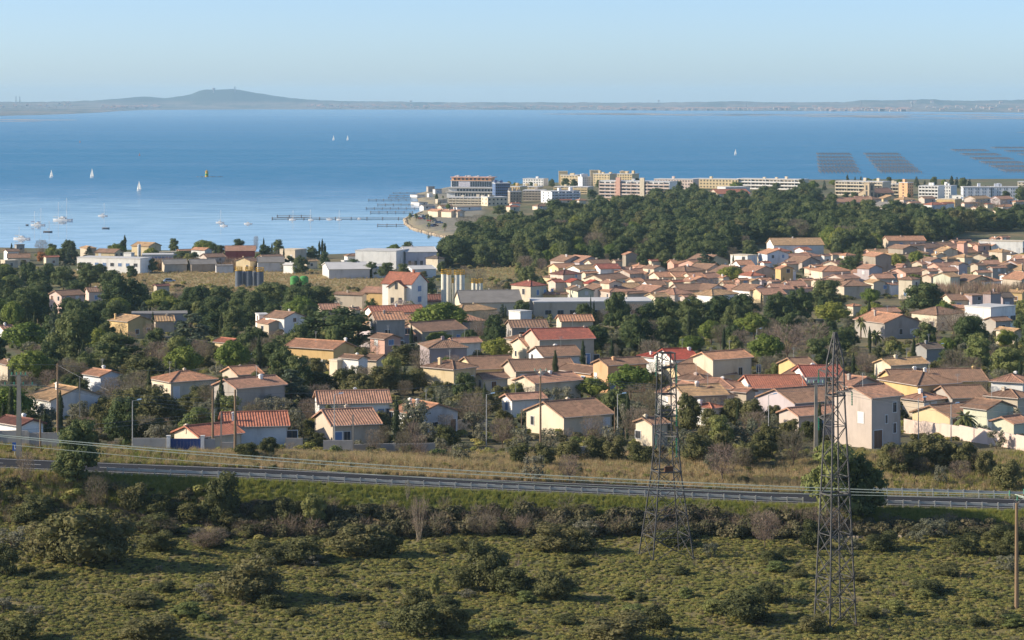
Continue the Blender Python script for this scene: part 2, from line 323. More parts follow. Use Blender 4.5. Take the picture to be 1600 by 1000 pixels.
# ------------------------------------------------------------------ the far shore and its hill
def build_far():
    SH = [(-300, 186), (0, 182), (60, 180.5), (110, 178.5), (160, 176), (190, 173.5), (225, 172), (400, 171), (700, 171.5), (1000, 172.5), (1200, 173.5), (1400, 174.5), (1600, 176.5), (1900, 177)]
    TOP = [(-300, 159), (0, 159), (60, 159.3), (120, 158), (150, 157), (180, 155), (200, 153.2), (220, 150.7), (235, 151.3), (258, 154), (280, 151), (300, 147), (312, 142), (320, 140.4), (345, 140), (365, 139.3), (380, 141),
           (400, 145), (430, 150), (455, 153.3), (475, 155.2), (500, 157), (560, 158.4), (700, 160), (870, 160), (1000, 160.7), (1060, 160), (1140, 158.5), (1160, 158), (1200, 160), (1320, 159.4), (1340, 157.5), (1352, 156.3), (1395, 157), (1420, 155.6), (1460, 155), (1470, 157.2), (1520, 157.6), (1600, 156), (1900, 157)]
    pxs = np.arange(-300, 1901, 4.0); rows = 26
    ds = H * F / (np.interp(pxs, *zip(*SH)) - HY)
    D2 = 15200.0; D3 = 16600.0
    V = []
    for r in range(rows):
        t = r / (rows - 1)
        for p, d0 in zip(pxs, ds):
            top = np.interp(p, *zip(*TOP)); zt = H - (top - HY) * D2 / F
            if t <= .8:
                k = t / .8; d = d0 + (D2 - d0) * k
                plain = min(14, zt * .35)
                z = -2 + 3.2 * min(1, k * 12) + plain * k + (zt - plain - 1) * max(0, (k - .62) / .38) ** 1.6
                z += (3.0 * mnoise.noise((p * .09, d * .002, 0)) + 1.8 * abs(mnoise.noise((p * .31, d * .004, 3)))) * min(1, k * 4)
            else:
                k = (t - .8) / .2; d = D2 + (D3 - D2) * k; z = zt * (1 - k) - 2 * k + 2.0 * mnoise.noise((p * .2, d * .003, 5)) * (1 - k)
            V.append(((p - CX) * d / F, d, z))
    n = len(pxs); i = (np.arange(rows - 1)[:, None] * n + np.arange(n - 1)[None]).reshape(-1)
    f = np.stack([i, i + 1, i + n + 1, i + n], 1)
    me = bpy.data.meshes.new('hills'); me.from_pydata(V, [], f.tolist())
    m, nt, N, L, P = nodes('far_fields_and_woods'); w = worldpos(N)
    sx = N.new('ShaderNodeSeparateXYZ'); L.new(w, sx.inputs[0])
    a = noise(N, L, 1, 5, .7, w, (.0045, .0012, .03)); b = noise(N, L, 1, 4, .7, w, (.02, .004, .05))
    c = mixc(N, L, (.20, .15, .10), (.045, .06, .035), ramp(N, L, a, .44, .58)); c = mixc(N, L, c, (.26, .20, .15), ramp(N, L, b, .6, .72))
    c = mixc(N, L, c, (.035, .05, .028), ramp(N, L, sx.outputs[2], 26, 46))
    L.new(c, P.inputs['Base Color']); P.inputs['Roughness'].default_value = 1
    me.materials.append(m); me.polygons.foreach_set('use_smooth', [True] * len(me.polygons))
    tag(obj('hills', me), 'hazy low far shore with one long wooded hill', kind='structure')
    # sand bars and reed spits low in the water
    sb = MB(); rr = random.Random(5)
    def bar(p0, p1, py, th=.6):
        d = H * F / (py - HY); w = d * d * th / (F * H)
        k = 9; up = []; lo = []
        for i in range(k + 1):
            p = p0 + (p1 - p0) * i / k; q = math.sin(math.pi * i / k) ** .5
            up.append((pos(p, d), d + w * q * rr.uniform(.5, 1), .25)); lo.append((pos(p, d), d - w * q * rr.uniform(.5, 1), .25))
        o = len(sb.v); sb.v += up + lo
        sb.f += [(o + i, o + k + 1 + i, o + k + 2 + i, o + i + 1) for i in range(k)]
    for _ in range(80):
        p = rr.uniform(840, 1620); py = rr.uniform(176.5, 179) + (p - 840) / 780 * rr.uniform(0, 11)
        bar(p, p + rr.uniform(30, 190), py, rr.uniform(.1, .34))
    for p0, p1, py in ((-60, 70, 189.5), (20, 122, 187.6), (-40, 60, 187), (1585, 1700, 207)): bar(p0, p1, py, .5)
    tag(sb.build('sand_bars', surf('wet_sand', lin((178, 160, 140)), .2, .01, .9)), 'thin pale sand bars lying off the far shore', kind='structure')
    # towns on the far shore: specks that nobody could tell apart
    tb = MB()
    def spk(p, d, w, h, z0):
        x = pos(p, d); tb.box((x - w / 2, d, z0 - 3), (x + w / 2, d + w * .8, z0 + h))
    far = bpy.data.objects['hills']
    def fz(p, k):
        i = int(np.clip((p + 300) / 4, 0, n - 1)); r = int(np.clip(k * .8 * (rows - 1), 0, rows - 1)); v = V[r * n + i]; return v[1], v[2]
    for lo, hi, k0, k1, cnt in ((940, 1190, .04, .25, 190), (1280, 1420, .04, .3, 120), (480, 700, .2, .8, 110), (700, 940, .1, .5, 80), (160, 250, .3, .7, 50), (0, 120, .6, .9, 24), (1420, 1600, .1, .9, 34), (1190, 1290, .1, .5, 40)):
        for _ in range(cnt):
            p = rr.uniform(lo, hi); k = rr.uniform(k0, k1); d, z = fz(p, k); spk(p, d, rr.uniform(9, 26), rr.uniform(5, 11), z)
    tag(tb.build('far_town', surf('far_plaster', lin((196, 176, 158)), .2, .02, .9)), 'pale specks of towns along the far shore', 'town', kind='stuff')
    rb = MB()
    for o in range(0, len(tb.v), 8):
        if rr.random() < .6:
            a = tb.v[o + 4]; b2 = tb.v[o + 6]; rb.add([(a[0] - 1, a[1] - 1, a[2]), (b2[0] + 1, a[1] - 1, a[2]), (b2[0] + 1, b2[1], a[2]), (a[0] - 1, b2[1], a[2]), (a[0], (a[1] + b2[1]) / 2, a[2] + 3), (b2[0], (a[1] + b2[1]) / 2, a[2] + 3)], [(0, 1, 5, 4), (3, 4, 5, 2), (0, 4, 3), (1, 2, 5)])
    tag(rb.build('far_town_roofs', ROOF['terracotta']), 'terracotta specks of roofs in the far towns', 'town', kind='stuff')
    # water towers and masts that break the far skyline
    def wt(p, py_top, k, w, lab, thin=False):
        d, z = fz(p, k); top = H - (py_top - HY) * d / F; x = pos(p, d); b = MB()
        if thin: b.bar((0, 0, -2), (0, 0, top - z), w, w * .6)
        else: b.lathe([(w * .45, -3), (w * .4, (top - z) * .55), (w, (top - z) * .72), (w, top - z), (w * .6, top - z + 2)], 12)
        o = b.build('water_tower' if not thin else 'radio_mast', surf('far_concrete', lin((150, 144, 138)), .1, .02, .9)); o.location = (x, d, z)
        tag(o, lab, 'tower')
    wt(1029, 156.6, .95, 6, 'small dark water tower on the skyline behind the far white town'); wt(1166, 161, .2, 5, 'slim pale tower rising from the far shore town', True)
    wt(1425, 158.6, .7, 9, 'pale water tower on the far shore beside the dark grove'); wt(642, 157.5, .98, 9, 'faint water tower on the far skyline right of the long hill')
    wt(334, 137.5, .99, 9, 'blunt tower on top of the far wooded hill'); wt(367, 134.8, .99, 6, 'thin mast on top of the far wooded hill', True)
    wt(25, 150, .95, 4, 'left one of two thin pylons on the far plain', True); wt(31, 150.5, .95, 4, 'right one of two thin pylons on the far plain', True)
    wt(1345, 157.5, .2, 5, 'slim mast above the far shore left of the pale water tower', True)
build_far()

# ------------------------------------------------------------------ haze over all of it
def build_haze():
    b = MB().box((-9500, -150, -12), (9500, 16800, 119)); m, nt, N, L, P = nodes('haze_air'); N.remove(P)
    v = N.new('ShaderNodeVolumePrincipled'); v.inputs['Color'].default_value = (.56, .83, 1.0, 1); v.inputs['Density'].default_value = 4.8e-5; v.inputs['Anisotropy'].default_value = 0.0
    L.new(v.outputs[0], N['Material Output'].inputs['Volume'])
    o = b.build('haze', m); tag(o, 'thin pale haze over the lagoon', kind='stuff')
build_haze()

# ------------------------------------------------------------------ road
def build_road():
    xs = np.arange(-150, 150.1, 2.0); z = road_z(xs)
    def strip(name, y0, y1, dz, m, x0=-1e9, x1=1e9, lab=None):
        s = [(x, h) for x, h in zip(xs, z) if x0 <= x <= x1]; b = MB()
        b.v = [(x, y0, h + dz) for x, h in s] + [(x, y1, h + dz) for x, h in s]; n = len(s)
        b.f = [(i, i + 1, n + i + 1, n + i) for i in range(n - 1)]
        return tag(b.build(name, m), lab, kind='structure')
    strip('road', 300.4, 308.2, 0.0, surf('asphalt', (.040, .040, .043), .25, .5, .97, stretch=(.1, 1, 1)), lab='two lane asphalt road across the slope')
    wp = surf('road_paint', lin((214, 212, 204)), .18, .6, .8)
    for y in (301.0, 307.5): strip('edge_line', y, y + .16, .005, wp, lab='painted white line along the road edge')
    strip('verge', 299.0, 300.35, -.02, surf('gravel_verge', lin((112, 106, 80)), .25, 1.2, .95), lab='pale gravel verge under the guard rail')
    _M['asphalt'].node_tree.nodes['Principled BSDF'].inputs['Specular IOR Level'].default_value = .12
    d = MB()
    for x in np.arange(-148, 148, 4.5):
        h0 = float(road_z(x)); h1 = float(road_z(x + 2)); d.add([(x, 304.2, h0 + .006), (x + 2, 304.2, h1 + .006), (x + 2, 304.36, h1 + .006), (x, 304.36, h0 + .006)], [(0, 1, 2, 3)])
    tag(d.build('lane_dashes', wp), 'broken white line along the middle of the road', kind='structure')
build_road()
def guard_rail(px0, px1, y, lab, step=1.85):
    x0, x1 = pos(px0, y), pos(px1, y); g = empty('guard_rail', (x0, y, float(road_z(x0)))); tag(g, lab, 'guard rail', 'guard rails along the road')
    z0 = float(road_z(x0)); n = int((x1 - x0) / step); pm = None
    r = MB()
    prof = [(-.04, .42), (.03, .48), (-.04, .55), (-.04, .58), (.03, .66), (-.04, .72), (-.07, .72), (-.07, .42)]
    for i in range(n):
        xa, xb = i * step, (i + 1) * step; ha, hb = float(road_z(x0 + xa)) - z0, float(road_z(x0 + xb)) - z0
        k = len(prof); r.add([(xa, py_, pz + ha) for py_, pz in prof] + [(xb, py_, pz + hb) for py_, pz in prof], [(j, (j + 1) % k, k + (j + 1) % k, k + j) for j in range(k)])
    r.build('rail', surf('rail_zinc', lin((190, 187, 178)), .10, 1.2, .6), g)
    pm = MB().box((-.06, -.03, -.35), (.06, .1, .82)).mesh('guard_post', surf('rail_zinc', lin((190, 187, 178)), .10, 1.2, .6))
    for i in range(n + 1): obj('post', pm, g, (i * step, -0.1, float(road_z(x0 + i * step)) - z0))
guard_rail(168, 1268, 299.6, 'long guard rail along the near road edge from the left pine to the right pine')
guard_rail(1362, 1700, 299.6, 'guard rail on the near road edge right of the large pine')
guard_rail(1362, 1700, 309.3, 'guard rail on the far road edge right of the large pine')

# ------------------------------------------------------------------ houses
def roof_plane(mb, e0, e1, up, S_len, il, ir, pitch_n, rib, amp):
    """one tiled slope: from eave line e0-e1 up along the unit vector up for S_len, hip insets il / ir; ribs run up the slope"""
    e0 = Vector(e0); e1 = Vector(e1); L = (e1 - e0).length; t = (e1 - e0) / L
    n = max(2, int(L / (rib / 2))) if rib else 6
    n = min(n, 120)
    st = sorted(set([i / n for i in range(n + 1)] + ([il / L, 1 - ir / L] if il or ir else [])))
    lo = []; hi = []
    for k, u in enumerate(st):
        a = L * u
        f = 1.0
        if il: f = min(f, a / il)
        if ir: f = min(f, (L - a) / ir)
        f = max(f, 0.0)
        o = pitch_n * (amp if k % 2 else -amp) if rib else Vector((0, 0, 0))
        p = e0 + t * a + o; lo.append(p); hi.append(p + up * (S_len * f))
    o = len(mb.v); m = len(st); mb.v += [tuple(p) for p in lo] + [tuple(p) for p in hi]
    mb.f += [(o + i, o + i + 1, o + m + i + 1, o + m + i) for i in range(m - 1)]
    # eave thickness
    d = -pitch_n * .16; o2 = len(mb.v); mb.v += [tuple(p + d) for p in lo]
    mb.f += [(o2 + i, o2 + i + 1, o + i + 1, o + i) for i in range(m - 1)]

_cnt = {}
def roof_mesh(W, Ld, h, ridge, pitch, rib, ov=.35):
    """roof over a W (x) by Ld (y) plan; ridge 'r' along x, 'l' along y, 'h' hipped; returns (MB, ridge height)"""
    mb = MB(); amp = .036
    sl = math.hypot(1, pitch)
    if ridge in 'rl':
        A, B = (W, Ld) if ridge == 'r' else (Ld, W)
        run = B / 2 + ov; s = run * sl; z0 = h - ov * pitch + .12
        def P(a, b, z): return (a, b, z) if ridge == 'r' else (b, a, z)
        for sgn in (0, 1):
            b0 = -ov if sgn == 0 else B + ov; db = 1 if sgn == 0 else -1
            up = Vector(P(0, db, pitch)) / sl; nn = Vector(P(0, -db * pitch, 1)) / sl
            e = (P(-ov, b0, z0), P(A + ov, b0, z0))
            if (sgn == 0) != (ridge == 'r'): e = (e[1], e[0])
            roof_plane(mb, e[0], e[1], up, s, 0, 0, nn, rib, amp)
        rz_ = z0 + run * pitch
        # verge boards and ridge cap
        for a in (-ov - .02, A + ov - .06):
            for sgn in (0, 1):
                b0 = -ov if sgn == 0 else B + ov
                pts = [(b0, z0 - .12), (b0, z0 + .10), (B / 2, rz_ + .10), (B / 2, rz_ - .12)]
                vs = [P(a, b, z) for b, z in pts] + [P(a + .08, b, z) for b, z in pts]
                mb.add(vs, [(0, 1, 2, 3), (7, 6, 5, 4), (1, 5, 6, 2), (0, 4, 5, 1), (3, 2, 6, 7)])
        mb.bar(P(-ov, B / 2, rz_ + .02), P(A + ov, B / 2, rz_ + .02), .13, .13, 6)
        return mb, rz_
    big, small = max(W, Ld), min(W, Ld); ins = small / 2 + ov
    s = ins * sl; z0 = h - ov * pitch + .12
    x0, x1, y0, y1 = -ov, W + ov, -ov, Ld + ov
    def sl_(e0, e1, dx, dy, full):
        up = Vector((dx, dy, pitch)) / sl; nn = Vector((-dx * pitch, -dy * pitch, 1)) / sl
        roof_plane(mb, e0, e1, up, s, ins, ins, nn, rib, amp)
    sl_((x0, y0, z0), (x1, y0, z0), 0, 1, 0); sl_((x1, y0, z0), (x1, y1, z0), -1, 0, 0)
    sl_((x1, y1, z0), (x0, y1, z0), 0, -1, 0); sl_((x0, y1, z0), (x0, y0, z0), 1, 0, 0)
    rz_ = z0 + ins * pitch
    r0 = (ins - ov, ins - ov) ; r1 = ((W - (ins - ov)), ins - ov) if W >= Ld else (ins - ov, Ld - (ins - ov))
    for c, r in (((x0, y0), r0), ((x1, y0), r1 if W >= Ld else r0), ((x1, y1), r1), ((x0, y1), r0 if W >= Ld else r1)):
        mb.bar((*c, z0 + .03), (*r, rz_ + .03), .10, .10, 5)
    if abs(W - Ld) > .3: mb.bar((*r0, rz_ + .03), (*r1, rz_ + .03), .11, .11, 5)
    return mb, rz_
_wm = {}
def window_mesh(w, h, kind):
    """frame and pane or shutter in the local plane y=0, facing -y"""
    k = (round(w, 2), round(h, 2), kind)
    if k in _wm: return _wm[k]
    f = MB(); t = .09
    f.box((-w / 2 - t, -.06, -t), (w / 2 + t, -.01, 0)).box((-w / 2 - t, -.06, h), (w / 2 + t, -.01, h + t)).box((-w / 2 - t, -.06, .001), (-w / 2, -.01, h - .001)).box((w / 2, -.06, .001), (w / 2 + t, -.01, h - .001))
    p = MB()
    if kind == 'shutter':
        q = max(4, int(h / .22))
        for i in range(q): p.box((-w / 2, -.05, h * i / q + .012), (w / 2, -.012, h * (i + 1) / q - .012))
    else:
        p.box((-w / 2, -.03, 0), (-.03, -.012, h)).box((.03, -.03, 0), (w / 2, -.012, h))
    fm = f.mesh('window_frame', SHUT if kind != 'plain' else WALL['palegrey']); pm = p.mesh('window_pane', {'shutter': SHUT, 'glass': GLASS, 'plain': DARKW, 'blue': BLUEW, 'brown': BROWNW}[kind])
    _wm[k] = (fm, pm); return _wm[k]
def add_window(parent, face, along, z, w, h, kind, W, Ld):
    """face 'r': wall y=0 looking -y; face 'l': wall x=0 looking -x"""
    fm, pm = window_mesh(w, h, kind)
    o = obj('window', fm, parent, (along, 0, z) if face == 'r' else (0, along, z), 0 if face == 'r' else -math.pi / 2)
    obj('shutter' if kind in ('shutter', 'blue', 'brown') else 'pane', pm, o)
    return o
def chimney(parent, x, y, z0, top, wall, w=.55):
    c = MB().box((-w / 2, -w / 2, z0), (w / 2, w / 2, top - .25)).box((-w / 2 - .08, -w / 2 - .08, top - .25), (w / 2 + .08, w / 2 + .08, top - .12)).box((-w / 2 + .05, -w / 2 + .05, top - .119), (w / 2 - .05, w / 2 - .05, top))
    o = c.build('chimney', wall, parent); o.location = (x, y, 0); return o
COLOR_WORD = dict(terracotta='terracotta', orange='orange tiled', redorange='orange red', red='red tiled', brightred='bright red', darkred='dark red', brown='brown tiled', tan='tan tiled', dark='dark', grey='grey sheet', white='white', whiteroof='white sheet')
WALL_WORD = dict(yelloworange='deep yellow', pinkcream='pale pink', pinkbeige='pinkish beige', greybeige='grey beige', palegrey='pale grey', lilacgrey='pale lilac', palegreen='pale green', yellowcream='pale yellow', redwall='red walled', bluewhite='bluish white')
def house(x0, xs, x1, ye, h, ridge, roof, wall, lab=None, nm=None, yaw=32, L=None, W=None, pitch=.33, ch=(), win=None, name='house', cat='house', start=312, low=False):
    if not lab and 3.6 < h < 6.6: h *= .84
    d = hit(xs, ye, h if h > 0 else 0, start) if h > 0 else hit(xs, ye - h, 0, start)
    s = d / F
    if h < 0: h = -h * s
    a = rad(yaw)
    Ld = L if L else max(2.5, (xs - x0) * s / math.sin(a)); Wd = W if W else max(2.5, (x1 - xs) * s / math.cos(a))
    if not L: Ld = min(Ld, 40)
    X = pos(xs, d); Z = g1(X, d)
    zeave = H - (ye - HY) * s
    h = max(2.2, zeave - Z)
    root = empty(name, (X, d, Z), a)
    # local axes: x runs along the right-hand face, y along the left-hand face
    wm = MB(); bot = -1.6
    rf = None
    if ridge == 'f':
        wm.box((0, 0, bot), (Wd, Ld, h)); wm.build('wall', WALL[wall], root)
        rb = MB().box((-.12, -.12, h + .002), (Wd + .12, Ld + .12, h + .28)); rb.box((.25, .25, h + .281), (Wd - .25, Ld - .25, h + .30)); rf = rb.build('roof', ROOF.get(roof) if roof not in ('tan',) else WALL['cream'], root); rz_ = h
    else:
        rib = .37 if d < 560 else (.7 if d < 900 else 0)
        if roof in ('grey', 'white', 'whiteroof'): rib = 0
        rb, rz_ = roof_mesh(Wd, Ld, h, ridge, pitch, rib)
        rf = rb.build('roof', ROOF[roof], root)
        if ridge == 'h': wm.box((0, 0, bot), (Wd, Ld, h))
        else:
            A, B = (Wd, Ld) if ridge == 'r' else (Ld, Wd); zr = h + B / 2 * pitch - .02
            def P(q, b, z): return (q, b, z) if ridge == 'r' else (b, q, z)
            vs = [P(0, 0, bot), P(0, B, bot), P(0, B, h), P(0, B / 2, zr), P(0, 0, h), P(A, 0, bot), P(A, B, bot), P(A, B, h), P(A, B / 2, zr), P(A, 0, h)]
            wm.add(vs, [(0, 1, 2, 3, 4), (9, 8, 7, 6, 5), (0, 4, 9, 5), (1, 6, 7, 2)])
        wm.build('wall', WALL[wall], root)
    rr = random.Random(int(xs * 31 + ye * 7))
    storeys = 1 if h < 4.2 else (2 if h < 7.6 else 3)
    if win is None:
        win = []
        for fl in range(storeys):
            zb = fl * (h / storeys) + .95
            for face, ln, pr in (('r', Wd, .62), ('l', Ld, .38)):
                k = int(ln / 3.4); 
                for i in range(k):
                    if rr.random() < pr:
                        win.append((face, ln * (i + .5 + rr.uniform(-.12, .12)) / k, zb, rr.choice([.9, 1.0, 1.3]), rr.choice([1.1, 1.25]), rr.choice(['glass', 'shutter', 'shutter', 'brown', 'plain', 'blue'])))
        if d > 1250: win = win[:4]
    for face, al, z, w, hh, kd in win: add_window(root, face, al, z, w, min(hh, h - z - .2), kd, Wd, Ld)
    if d < 620 and Wd > 5 and not any(w_[0] == 'r' and w_[2] < .5 for w_ in win):
        dx = Wd * rr.choice([.12, .88]); dr = MB().box((-.48, -.07, .02), (.48, -.012, 2.1)).build('door', rr.choice([BROWNW, SHUT, BLUEW]), root); dr.location = (dx, 0, 0)
        MB().box((-.62, -.09, 2.101), (.62, -.012, 2.22)).box((-.62, -.09, .02), (-.481, -.012, 2.1)).box((.481, -.09, .02), (.62, -.012, 2.1)).build('door_frame', WALL['white'], dr)
    if d < 620 and ridge != 'f':
        gt = MB()
        if ridge in 'rh': gt.bar((-.3, -.40, h - .06), (Wd + .3, -.40, h - .06), .07, .07, 5).bar((Wd - .1, -.38, h - .1), (Wd - .1, -.06, h - .3), .04).bar((Wd - .1, -.06, h - .3), (Wd - .1, -.06, 0), .04)
        if ridge in 'lh': gt.bar((-.40, -.3, h - .06), (-.40, Ld + .3, h - .06), .07, .07, 5)
        gt.build('gutter', WALL['pinkbeige'] if rr.random() < .5 else WALL['greybeige'], root)
        if rr.random() < .5:
            ax, ay = Wd * rr.uniform(.2, .8), Ld * rr.uniform(.4, .6); ae = MB().bar((ax, ay, h), (ax, ay, rz_ + 1.8), .03)
            for q in range(4): ae.bar((ax - .5 + .06 * q, ay, rz_ + 1.75 - .12 * q), (ax + .5 - .06 * q, ay, rz_ + 1.75 - .12 * q), .02)
            ae.build('aerial', STEEL, root)
    if ch == () and ridge != 'f' and rr.random() < .55: ch = ((rr.uniform(.25, .75), rr.uniform(.35, .65)),)
    for c in ch or ():
        fx, fy = c[0] * Wd, c[1] * Ld; chimney(root, fx, fy, h + .1, rz_ + rr.uniform(.25, .65), WALL[wall] if rr.random() < .75 else WALL['white'], rr.choice([.34, .42, .5]))
    top = ye - (rz_ - h) * F / d * 1.1 - Ld * .07
    xl = to_px(X - Ld * math.sin(a), d + Ld * math.cos(a), 0)[0]; xr_ = to_px(X + Wd * math.cos(a), d + Wd * math.sin(a), 0)[0]
    SHOW.append((xl, top, xr_, ye + min(h * .32 / s, 8), d, X, Wd, Ld, a))
    size = 'small ' if max(Wd, Ld) < 8 else ('long ' if max(Wd, Ld) > 17 else '')
    rt = {'h': 'hipped', 'f': 'flat', 'r': 'gabled', 'l': 'gabled'}[ridge]
    desc = f"{size}{WALL_WORD.get(wall, wall)} {cat} with {'flat' if ridge == 'f' else COLOR_WORD[roof].replace(' tiled', '')} roof"
    if lab: tag(root, lab, cat)
    else: tag(root, None, cat); NAMELESS.append((root, desc, cat + 's', (xl + xr_) / 2, ye, d))
    if nm: MARKS.append((nm, (xl + xr_) / 2, ye, d))
    root['group'] = 'houses of the village' if d < 1200 else 'buildings of the resort on the spit'
    return root
def b2(t, w=1.0, h=1.2, k='glass'): return [(f, a, z, w, h, k) for f, a, z in t]

